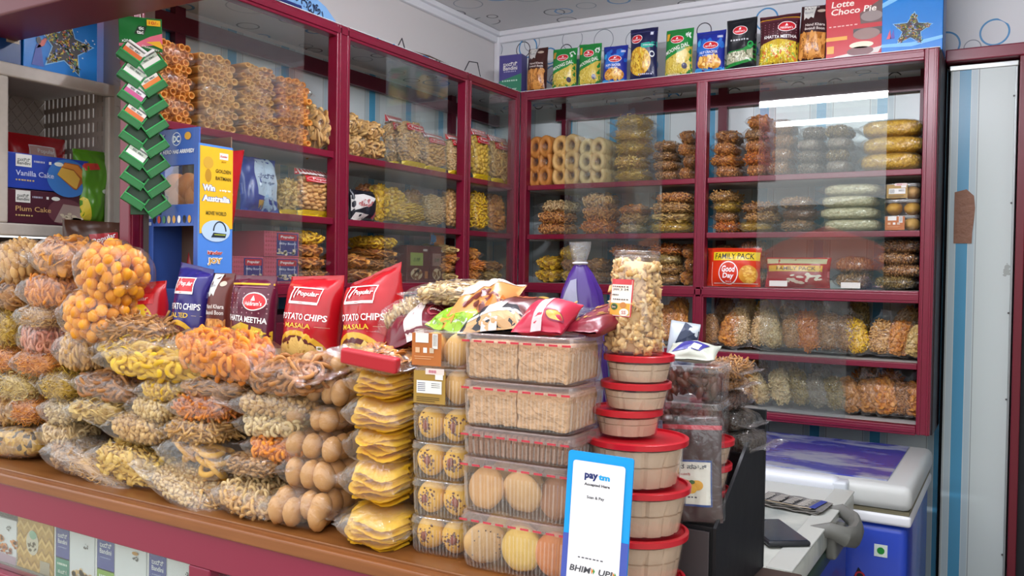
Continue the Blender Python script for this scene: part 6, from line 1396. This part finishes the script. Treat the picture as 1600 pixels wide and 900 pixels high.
# dark crate below it, standing on the counter
c2 = thing('plastic_crate', 'dark crate standing on the counter under the white one', 'crate', (-.45, -1.60, CT)); DK2 = plain('#3a2e2c', .6)
MB().box((-.15, -.14, 0), (.02, .14, .40), DK2, .006).build('crate_body', c2); MB().box((-.155, -.145, .40), (.05, .145, z0c-.0125-CT), plain('#4b3d38', .6), .004).build('rim', c2)
def inx(px, py, X=-.31): return at(px, py, 'x', X)
def sidebox(name, px0, px1, ytop, zbot, D, mat, prints, label, X, cat='box', grp=None, **k):
    a, s = inx(px0, (ytop), X); b, _ = inx(px1, ytop, X); c_, _ = inx((px0+px1)/2, ytop, X)
    return carton(name, label, cat, b.y-a.y, D, c_.z-zbot, mat, prints, (X, (a.y+b.y)/2, zbot), (0, 0, PI/2), grp, **k)
zpl = z0c+.017
cake = lambda nm, colr: [('brand_plate', C('#e6e6e2', .4), RC(-.38, .62, -.20, .97), 2), ('lettering', C('#3a4a44', .4), T('ಬಂದಿನಿ', -.29, .82, .10, .14), 3), ('lettering', C('#1f2a28', .4), T('Bandini', -.29, .72, .09, .15), 3), ('lettering', C('#b9bcd0', .4), BAR('eggless', -.11, .80, .09, .13), 3), ('mark', C('#e9efe9', .4), RC(.0, .76, .03, .84), 3), ('mark', C('#e9efe9', .4), EL(.12, .80, .055, .06), 3), ('lettering', C(colr, .4), T(nm, -.16, .44, .15, .44), 3), ('lettering', C('#c9b070', .4), BAR('Rising Star', -.27, .24, .07, .22), 3)]
bx = sidebox('cake_carton', 8, 131, 299, zpl, .10, C('#4a1a2a', .35), cake('Plum Cake', '#c9a06a')+[('cake_picture', C('#6a3a44', .4), EL(.26, .42, .24, .40), 1), ('cake_picture', C('#a08a84', .4), PG((.10, .1), (.46, .04), (.46, .62), (.22, .66)), 2), ('cake_picture', C('#cfc2a8', .4), bits(.3, .24, .14, .14, 16, .06, R5), 3)], 'maroon plum cake box lying in the white crate', -.312)
zv = at(70, 300, 'x', -.312)[0].z
bx = sidebox('cake_carton', 7, 139, 244, zpl+.078, .10, C('#1f3fa8', .35), cake('Vanilla Cake', '#c9d2ee')+[('ring_print', C('#3a7ac8', .4), EL(.24, .42, .26, .56), 0), ('cake_picture', C('#a85a24', .4), PG((.10, .50), (.19, .88), (.36, .86), (.46, .62), (.44, .40), (.34, .10), (.30, .12)), 2), ('cake_picture', C('#d88a3a', .4), PG((.15, .74), (.20, .86), (.35, .83), (.44, .60), (.42, .44), (.38, .52), (.30, .70)), 3), ('cake_picture', C('#dcb04a', .4), PG((.10, .50), (.15, .72), (.30, .66), (.38, .44), (.34, .13), (.31, .15)), 4)], 'blue vanilla cake box resting on the maroon plum cake box', -.310)
sidepouch('chips_pouch', 10, 104, 212, zpl+.001, C('#b0141e', .25), [('brand_plate', C('#d8b0a8', .4), PG((-.22, .74), (.26, .74), (.26, .88), (-.18, .88)), 1), ('brand_plate', C('#ffffff', .4), RC(-.22, .72, .28, .745), 2), ('lettering', C('#ffffff', .4), T('Popular', .08, .815, .06, .3), 3), ('brand_plate', C('#ffffff', .4), RG(.02, .81, .30, .1, .012, 4, PI/4, 2*PI+PI/4), 2)], 'red chips pouch standing behind the cake boxes in the crate', -.46, 81, .05, .04)
sidepouch('chips_pouch', 112, 164, 236, zpl+.001, C('#4f8a18', .25), [('brand_plate', C('#b8332a', .4), PG((-.46, .70), (.10, .74), (.06, .82), (-.46, .80)), 1), ('yellow_corner', C('#dcc53a', .4), PG((-.5, .0), (-.1, .0), (-.3, .34), (-.5, .4)), 1), ('mark', C('#d0dcd0', .4), EL(.30, .46, .14, .03), 2)], 'green chips pouch squeezed into the crate beside the cake boxes', -.335, 82, .06, .04, wr=2.)
a, s = at(160, 350, 'x', -.24); zb_ = 1.375
sidepouch('chips_pouch', 104, 206, 346, CT+.237, C('#4a2a18', .3), [('brand_plate', C('#b8262e', .4), PG((-.16, .80), (.30, .83), (.30, .92), (-.16, .89)), 1), ('lettering', C('#ffffff', .4), T('Popular', .06, .86, .05, .4, .02, 0, .17), 2)], 'brown chips pouch peeping out below the crate', -.2, 83, .04, .05)
# blue star cookie box on the crate
a, s = inx(96, 130, -.31); zt_ = z1c+.0065
carton('star_cookie_carton', 'blue star cookie box lying on top of the white crate', 'box', .178, .11, .16, C('#0a7fd6', .25), star_print(.05, .42, .38, .42, 8)+[('dancer_print', C('#1f3fa0', .4), PG((-.40, .06), (-.24, .06), (-.28, .36), (-.34, .36)), 2), ('dancer_print', C('#c8503a', .4), PG((-.34, .3), (-.24, .36), (-.16, .56), (-.28, .42)), 2), ('dancer_print', C('#241c24', .4), EL(-.31, .42, .03, .05), 3), ('mark', C('#cfe8f8', .4), bits(.3, .6, .16, .36, 9, .012, R5, 1), 2)], (-.312, at(97, 130, 'x', -.31)[0].y, zt_), (0, 0, PI/2), None)
a2 = at(18, 120, 'x', -.31)[0].y
carton('cookie_carton', 'dark blue box end with a pale barcode panel beside star box', 'box', .12, .11, .118, C('#0d3f7c', .35), [('barcode_panel', C('#b9a890', .4), RC(.22, .40, .46, .74), 1), ('barcode', C('#4a4038', .4), RC(.25, .44, .43, .70), 2), ('lettering', C('#6a8ab8', .4), RC(-.3, .4, .1, .42), 1)], (-.312, at(36, 120, 'x', -.31)[0].y-.063, zt_), (0, 0, PI/2), None)

# ------------------------------------------------------------------ hanging strip of mint boxes and the toy egg stand
tp_, s = at(219, 30, 'x', .05); GR = plain('#0b6a2a', .3); GRD = plain('#06451b', .35)
ts = thing('hanging_strip', 'long green hanging strip of mint box pockets above the puffs', 'display strip', (.05, tp_.y, tp_.z+.004), (0, -.035, .98))
L = tp_.z-at(212, 338, 'x', .05)[0].z; W = .082
MB().box((-W/2, 0, -.068), (W/2, .002, 0), GR, .0008).build('header_card', ts); MB().box((-W*.36, .0, -L), (W*.36, .003, -.066), GRD, .001).build('backing', ts)
print_on([('price_flash', C('#e9c02c'), RC(.012, -.016, .038, -.004), 2), ('lettering', C('#c8302c'), T('10/-', .025, -.010, .007, .018), 3), ('logo', C('#17301f'), PG((-.012, -.034), (-.004, -.018), (.012, -.018), (.006, -.036)), 1), ('logo', C('#f0f4f0'), T('tic', .001, -.0225, .007, .010, .03), 3), ('logo', C('#f0f4f0'), T('tac', -.001, -.031, .007, .013, .03), 3), ('colour_print', C('#d86a80'), PG((-W/2, -.056), (-.01, -.054), (.018, -.038), (W/2, -.030), (W/2, -.052), (-.01, -.062), (-W/2, -.062)), 1), ('yellow_flash', C('#e9b42c'), PG((.010, -.050), (.036, -.046), (W/2, -.056), (W/2, -.062)), 2), ('lettering', C('#f0e4e0'), T('STRAWBERRY', .018, -.062, .004, .034, .01, 0, -.25), 3), ('lettering', C('#ffffff'), T('x20', -.03, -.050, .006, .012), 3)], lambda x, z, l: (x, -l, z), ts, 1, 1, None)
MB().tube([(0, 0, .0), (0, -.004, .008), (0, .002, .014)], .0014, 6, plain('#d9dcd8', .3)).build('hook', ts)
np_ = 8; dz = (L-.075)/np_
TICC = [('#d9682a', '#e9e4dc'), None, ('#e8e6e0', '#b9c4b4'), ('#e07a2a', '#e9e4dc'), ('#c8508a', '#e9e4ea'), None, ('#d9682a', '#e9e4dc'), None, None, None]
ci = 0
for k in range(np_):
    for sx in (-1, 1):
        cz = -.082-dz*k-(dz*.38 if sx > 0 else 0); cx = sx*W*.235
        M = Matrix.Translation((cx, -.002, cz)) @ Matrix.Rotation(-sx*.62, 4, 'Y')
        m = MB(); a_, h_, d_, t_ = .0225, .036, .020, .0020
        GL = plain('#1f9a48', .28)
        m.box((-a_, -d_, -h_/2), (a_, -d_+t_, -h_/2+.015), GR, .0006, M); m.box((-a_, -d_, -h_/2), (-a_+t_, 0, h_/2-.006), GR, .0006, M); m.box((a_-t_, -d_, -h_/2), (a_, 0, h_/2-.006), GR, .0006, M); m.box((-a_, -d_, -h_/2), (a_, 0, -h_/2+t_), GR, .0006, M)
        m.box((-a_-.0004, -d_-.0008, -h_/2+.014), (a_+.0004, -d_+t_+.0006, -h_/2+.0168), GL, .0006, M); m.box((-a_-.0008, -d_, -h_/2), (-a_+.0004, -d_+.003, h_/2-.006), GL, .0004, M); m.box((a_-.0004, -d_, -h_/2), (a_+.0008, -d_+.003, h_/2-.006), GL, .0004, M)
        m.box((-a_, -.002, -h_/2), (a_, 0, h_/2+.004), GRD, .0006, M)
        m.build('pocket', ts)
        fill = {(0, -1): 0, (0, 1): 2, (1, -1): 2, (1, 1): 3, (2, -1): 4, (3, -1): 6, (5, -1): 2}.get((k, sx))
        if fill is not None:
            c1, c2_ = TICC[fill]
            # the little boxes sit loose in the pockets, so each is a thing of its own
            mb_ = thing('mint_box', f'small {({0:"orange and white",2:"white and silver",3:"orange topped",4:"pink and white",6:"orange labelled"})[fill]} mint box, {"near" if sx < 0 else "far"} column, {ORD[k]} pocket down', 'mint box', (0, 0, 0), (0, 0, 0), 'mint boxes in the hanging strip')
            Mw = Matrix.LocRotScale(ts.location, ts.rotation_euler, None) @ M
            mb_.matrix_world = Mw
            MB().box((-a_+.0025, -d_+.0025, -h_/2+.0025), (a_-.0025, -.001, h_/2+.006), PET, .002).build('case', mb_); MB().box((-a_+.003, -d_+.0015, -h_/2+.003), (a_-.003, -d_+.0022, h_/2-.002), plain(c2_, .3), .0002).build('label', mb_)
            print_on([('label_print', plain(c1, .3), RC(-a_*.85, -.001, a_*.85, .008), 1), ('label_print', plain('#2a3a2e', .3), T('tic tac', 0, .0115, .0045, .024, .02), 1)], lambda x, z, l: (x, -d_+.0014-l, z), mb_, 1, 1, None)
            MB().box((-a_+.0022, -d_+.0022, h_/2+.001), (a_-.0022, -.0008, h_/2+.0062), plain('#f0f0ee', .3), .0015).build('cap', mb_)
# the stand: window face towards the street, printed side towards the shop
KB = plain('#3f62b4', .35); ks = thing('display_stand', 'blue toy egg counter stand with window and yellow printed side', 'display stand', (.088, -1.530, CT+.236), (0, 0, 0))
tz = at(270, 202, 'y', -1.585)[0].z-(CT+.236); hw, dp_ = .079, .085
f = MB()
for lo, hi in (((-hw, -.055, 0), (-hw+.014, -.052, tz)), ((hw-.016, -.055, 0), (hw, -.052, tz)), ((-hw+.014, -.055, tz*.84), (hw-.016, -.052, tz)), ((-hw+.014, -.055, tz*.575), (hw-.016, -.052, tz*.67)), ((-hw+.014, -.055, 0), (hw-.016, -.052, tz*.30))): f.box(lo, hi, KB, .0008)
f.build('front_frame', ks)
MB().box((-hw, dp_-.058, 0), (hw, dp_-.055, tz*.98), plain('#7a5f4c', .6), .0008).build('back_board', ks)
MB().box((-hw, -.052, 0), (-hw+.003, dp_-.055, tz*.98), KB, .0008).build('far_side', ks)
MB().box((-hw+.003, -.05, tz*.645), (hw-.003, dp_-.058, tz*.66), plain('#a83236', .5), .0008).build('inner_shelf', ks); MB().box((-hw+.003, -.05, .0), (hw-.003, dp_-.058, .004), plain('#5a4a44', .5)).build('inner_floor', ks)
MB().box((-hw+.012, -.0515, tz*.665), (hw-.014, -.0508, tz*.84), clear('stand_window', (1, .95, .9), .03, .05, .04)).build('window', ks)
eg = MB()
for k, (ex, ez) in enumerate(((-.035, 0), (.02, .0), (-.008, .03), (.04, .03), (-.05, .032))): eg.ball(.03, plain('#b5763a', .5), Matrix.Translation((ex, -.01, tz*.66+.022+ez*.8)), 3, .05, (.9, .8, 1))
eg.build('toy_eggs', ks, smooth=True)['kind'] = 'stuff'
print_on([('lettering', C('#e8e4e0'), T('Kinder', -.045, tz*.975, .009, .036, .02), 3), ('lettering', C('#e8a02c'), T('JOY', -.042, tz*.94, .013, .03, .04), 3), ('lettering', C('#e9eef6'), T('DC', .01, tz*.955, .014, .02, .04), 3), ('mark', C('#dfe6f4'), RG(.01, tz*.955, .014, .014, .0016), 2), ('mark', C('#d8a03a'), EL(.045, tz*.965, .010, .008), 2), ('lettering', C('#f2f4fa'), T('YOUR HERO HAS ARRIVED!', .0, tz*.90, .0085, .13, .03, .15), 3)]
  +[('toy_print', C(c_), EL(-.06+.016*k, tz*.605, .005, .008), 2) for k, c_ in enumerate(('#2a2a30', '#d8503a', '#2a8a5a', '#e8d0a0', '#e0a83a', '#f0f0f0', '#2a2a30', '#d8a040'))]+[('mark', C('#c9d6f0'), RC(-hw+.002, tz*(.58+.03*k), -hw+.010, tz*(.595+.03*k)), 2) for k in range(3)], lambda x, z, l: (x, -.055-l, z), ks, 1, 1, None)
# printed side panel, a touch taller in front
ps = MB().box((hw, -.058, -.0), (hw+.003, .030, tz*.93), plain('#4f86d8', .35), .0008); ps.build('side_panel', ks)
u0, u1 = -.056, .028
print_on([('yellow_print', C('#e8b82c'), PG((u0, tz*.38), (.05, tz*.42), (.05, tz*.92), (u0, tz*.92)), 1), ('lettering', C('#5a4a1c'), T('GOLDEN', .018, tz*.775, .011, .05, .02), 3), ('lettering', C('#5a4a1c'), T('BATMAN', .018, tz*.73, .011, .05, .02), 3), ('toy_print', C('#cfa23a'), EL(-.030, tz*.82, .016, .018), 2), ('toy_print', C('#b98a2c'), EL(-.030, tz*.74, .010, .020), 2), ('brand_plate', C('#f0ece4'), RC(.006, tz*.85, .034, tz*.89), 2), ('lettering', C('#c8302c'), T('Kinder', .02, tz*.87, .007, .022, .02), 3), ('lettering', C('#b98a1c'), T('JOY', .02, tz*.835, .007, .018, .03), 3),
  ('lettering', C('#3a6ac0'), T('Win', -.028, tz*.665, .020, .042, .10), 2), ('lettering', C('#ffffff'), T('Win', -.028, tz*.665, .018, .038, .04), 3), ('lettering', C('#ffffff'), T('a trip to', .024, tz*.655, .008, .036, .03), 3), ('lettering', C('#3a6ac0'), T('Australia', -.004, tz*.60, .020, .092, .10), 2), ('lettering', C('#ffffff'), T('Australia', -.004, tz*.60, .018, .086, .04), 3), ('lettering', C('#7a6a2c'), T('MOVIE WORLD', -.004, tz*.51, .012, .066, .03), 3), ('picture', C('#b9d2ea'), EL(-.004, tz*.40, .046, .032), 2), ('picture', C('#2a3440'), RG(.008, tz*.40, .022, .030, .004, 24, 0, PI), 3), ('picture', C('#2a3440'), PG((-.02, tz*.36), (.026, tz*.36), (.030, tz*.385), (-.012, tz*.39)), 3), ('picture', C('#b9c83a'), RC(-.01, tz*.375, .026, tz*.38), 4),
  ('lettering', C('#e8e4e0'), T('kinder', -.006, tz*.265, .012, .05, .10), 2), ('lettering', C('#c8302c'), T('kinder', -.006, tz*.265, .011, .048, .02), 3), ('lettering', C('#f0f0f0'), T('JOY', -.006, tz*.21, .024, .05, .12), 2), ('lettering', C('#d89a1c'), T('JOY', -.006, tz*.21, .020, .044, .03), 3), ('mark', C('#d9e4f4'), EL(-.03, tz*.12, .010, .008), 2), ('mark', C('#d9e4f4'), EL(.03, tz*.12, .010, .008), 2)], lambda y, z, l: (hw+.003+l, -.056+(y+.056)*.80, tz*(.36+(z/tz-.12)*.70)), ks, 1, 1, None)
# red pouch top behind the stand and blue sheet on top of the side cabinet
sidepouch('chips_pouch', 272, 338, 226, CT+.237, C('#b0141e', .25), [('brand_plate', C('#e0c0b8', .4), RC(-.2, .7, .26, .8), 1)], 'red chips pouch whose top peeps out behind the toy egg stand', .035, 85, .04, .0, topcut=1.2, roll=.17)
a, s = at(490, 28, 'x', -.06); y0_ = at(452, 0, 'x', -.06)[0].y; y1_ = at(532, 31, 'x', -.06)[0].y
o = thing('printed_sheet', 'blue printed card lying tilted on the side cabinet top', 'card', (-.05, y1_, ZT+.001), (0, 0, PI/2))
MB().add([(-.36, 0, 0), (0, 0, 0), (-.06, .01, .055), (-.36, .03, .17), (-.36, .004, 0), (0, .004, 0), (-.06, .014, .055), (-.36, .034, .17)], [(0, 1, 2, 3), (7, 6, 5, 4), (0, 4, 5, 1), (1, 5, 6, 2), (2, 6, 7, 3), (3, 7, 4, 0)], C('#7fb0e0', .4)).build('card_sheet', o)
print_on([('lettering', C('#1c2a4a', .4), T('ಹಬ್ಬದ ಹಬ್ಬ', -.17, .06, .045, .20, .01, 0, -.35), 1), ('lettering', C('#1c2a6a', .4), RC(-.34, .0, -.16, .03), 1)], lambda x, z, l: (x, z*.18-l*2, z), o, 1, 1, None)
for i, (pxs, lbl) in enumerate(((((620, 62), (628, 60), (634, 66)), 'short dark cable end standing up from the side cabinet top'), (((724, 103), (733, 96), (746, 98), (752, 108)), 'loop of dark cable on the side cabinet top near the corner'))):
    P3 = [at(x_, y_, 'x', -.03)[0] for x_, y_ in pxs]; P3[0].z = P3[-1].z = ZT+.002
    tag(MB().tube(P3, .002, 6, plain('#2a2a2e', .5)).build('cable', smooth=True), lbl, 'cable')
q_ = [at(x_, y_, 'x', -.02)[0] for x_, y_ in ((640, 68), (670, 80), (705, 95))]
tag(MB().tube([Vector((p.x, p.y, ZT+.004+.006*(i == 1))) for i, p in enumerate(q_)], .004, 8, plain('#4a3020', .5)).build('cane', smooth=True), 'thin brown cane lying along the side cabinet top', 'cane')
# ------------------------------------------------------------------ light: overcast daylight through the open front, tube light on the ceiling
w = bpy.data.worlds.new('sky'); S.world = w; w.use_nodes = True; nt = w.node_tree; nt.nodes.clear()
o = nt.nodes.new('ShaderNodeOutputWorld'); bg = nt.nodes.new('ShaderNodeBackground'); bg.inputs[0].default_value = (.95, .975, 1.0, 1); bg.inputs[1].default_value = SKY
nt.links.new(bg.outputs[0], o.inputs[0])
for tx, ty, tz_, lb_ in ((.72, -1.93, 2.23, 'white tube light hung on rods at the shop front, over the counter'), (.95, -1.30, 2.22, 'white tube light hung in the middle of the shop, before the far cabinet')):
    tl = thing('tube_light', lb_, 'lamp', (tx, ty, tz_))
    MB().box((-.60, -.025, 0), (.60, .025, .044), WHITE, .004).build('batten', tl)
    MB().tube([(-.58, 0, -.014), (.58, 0, -.014)], .014, 12, glow('#f5f6ff', TUBE if ty < -1.5 else TUBE*INN)).build('tube', tl, smooth=True)
    if tz_ < 2.3:
        for x_ in (-.45, .45): MB().tube([(x_, 0, .04), (x_, 0, CEIL-tz_)], .004, 6, WHITE).build('rod', tl)
S.view_settings.view_transform = 'Standard'; S.view_settings.look = 'None'; S.view_settings.gamma = 1; S.view_settings.use_curve_mapping = False
S.view_settings.exposure = EXPO
cy = S.cycles
cy.max_bounces = 20; cy.diffuse_bounces = 4; cy.glossy_bounces = 4; cy.transmission_bounces = 6; cy.transparent_max_bounces = 40
cy.caustics_reflective = False; cy.caustics_refractive = False; cy.use_denoising = True; cy.sample_clamp_indirect = 6.; cy.use_adaptive_sampling = True

# ------------------------------------------------------------------ the street opposite, seen mirrored in the glass
def umbrella(x, y, col, lab):
    u = thing('market_umbrella', lab, 'umbrella', (x, y, -.12)); n = 16
    MB().tube([(0, 0, 0), (0, 0, 2.15)], .022, 8, plain('#b9b9b4', .4)).build('pole', u); m = MB()
    m.lathe([(1.15, 1.62), (1.12, 1.66), (.6, 1.98), (.02, 2.2), (.01, 2.19), (.58, 1.95), (1.10, 1.62)], n, plain(col, .7), cap=False); m.build('canopy', u)
    MB().lathe([(.001, 0), (.2, 0), (.2, .06), (.03, .09), (.001, .09)], 20, plain('#55585c', .6), cap=False).build('foot', u, smooth=True)
umbrella(-.6, -9.2, '#e0591c', 'orange market umbrella across the street'); umbrella(-3.0, -9.8, '#e8701f', 'second orange market umbrella, farther along the street')
bl = thing('shop_building', 'low pale shop building across the street with dark shutters', 'building', (0, -14, -.12))
MB().box((-14, -2.5, 0), (14, 0, 2.7), plain('#b9b7aa', .8)).build('wall', bl); MB().box((-14.2, -2.6, 2.7), (14.2, .3, 2.85), plain('#6a6660', .8)).build('roof', bl)
for k in range(7): MB().box((-12.5+3.6*k, 0, 0), (-10.2+3.6*k, .04, 2.1), plain('#3f4a4c' if k % 2 else '#5a4a40', .5)).build('shutter', bl)
rt_ = random.Random(3)
for k in range(7):
    x = -11+3.7*k+rt_.uniform(-.6, .6); t = thing('street_tree', f'bushy green street tree, {ORD[k]} along the row across the street', 'tree', (x, -12.2+rt_.uniform(-.5, .5), -.12), group='trees across the street')
    MB().tube([(0, 0, 0), (.03, 0, .9), (-.02, .03, 1.6)], [.10, .08, .06], 8, plain('#4a3a2c', .8)).build('trunk', t, smooth=True)
    m = MB()
    for q in range(9): m.ball(rt_.uniform(.45, .8), plain('#3f5a2c', .8, vary=.5, bscale=5.), Matrix.Translation((rt_.uniform(-.8, .8), rt_.uniform(-.5, .5), rt_.uniform(1.3, 2.3))), 3, .35, (1, 1, .8), rt_)
    m.build('crown', t, smooth=True)
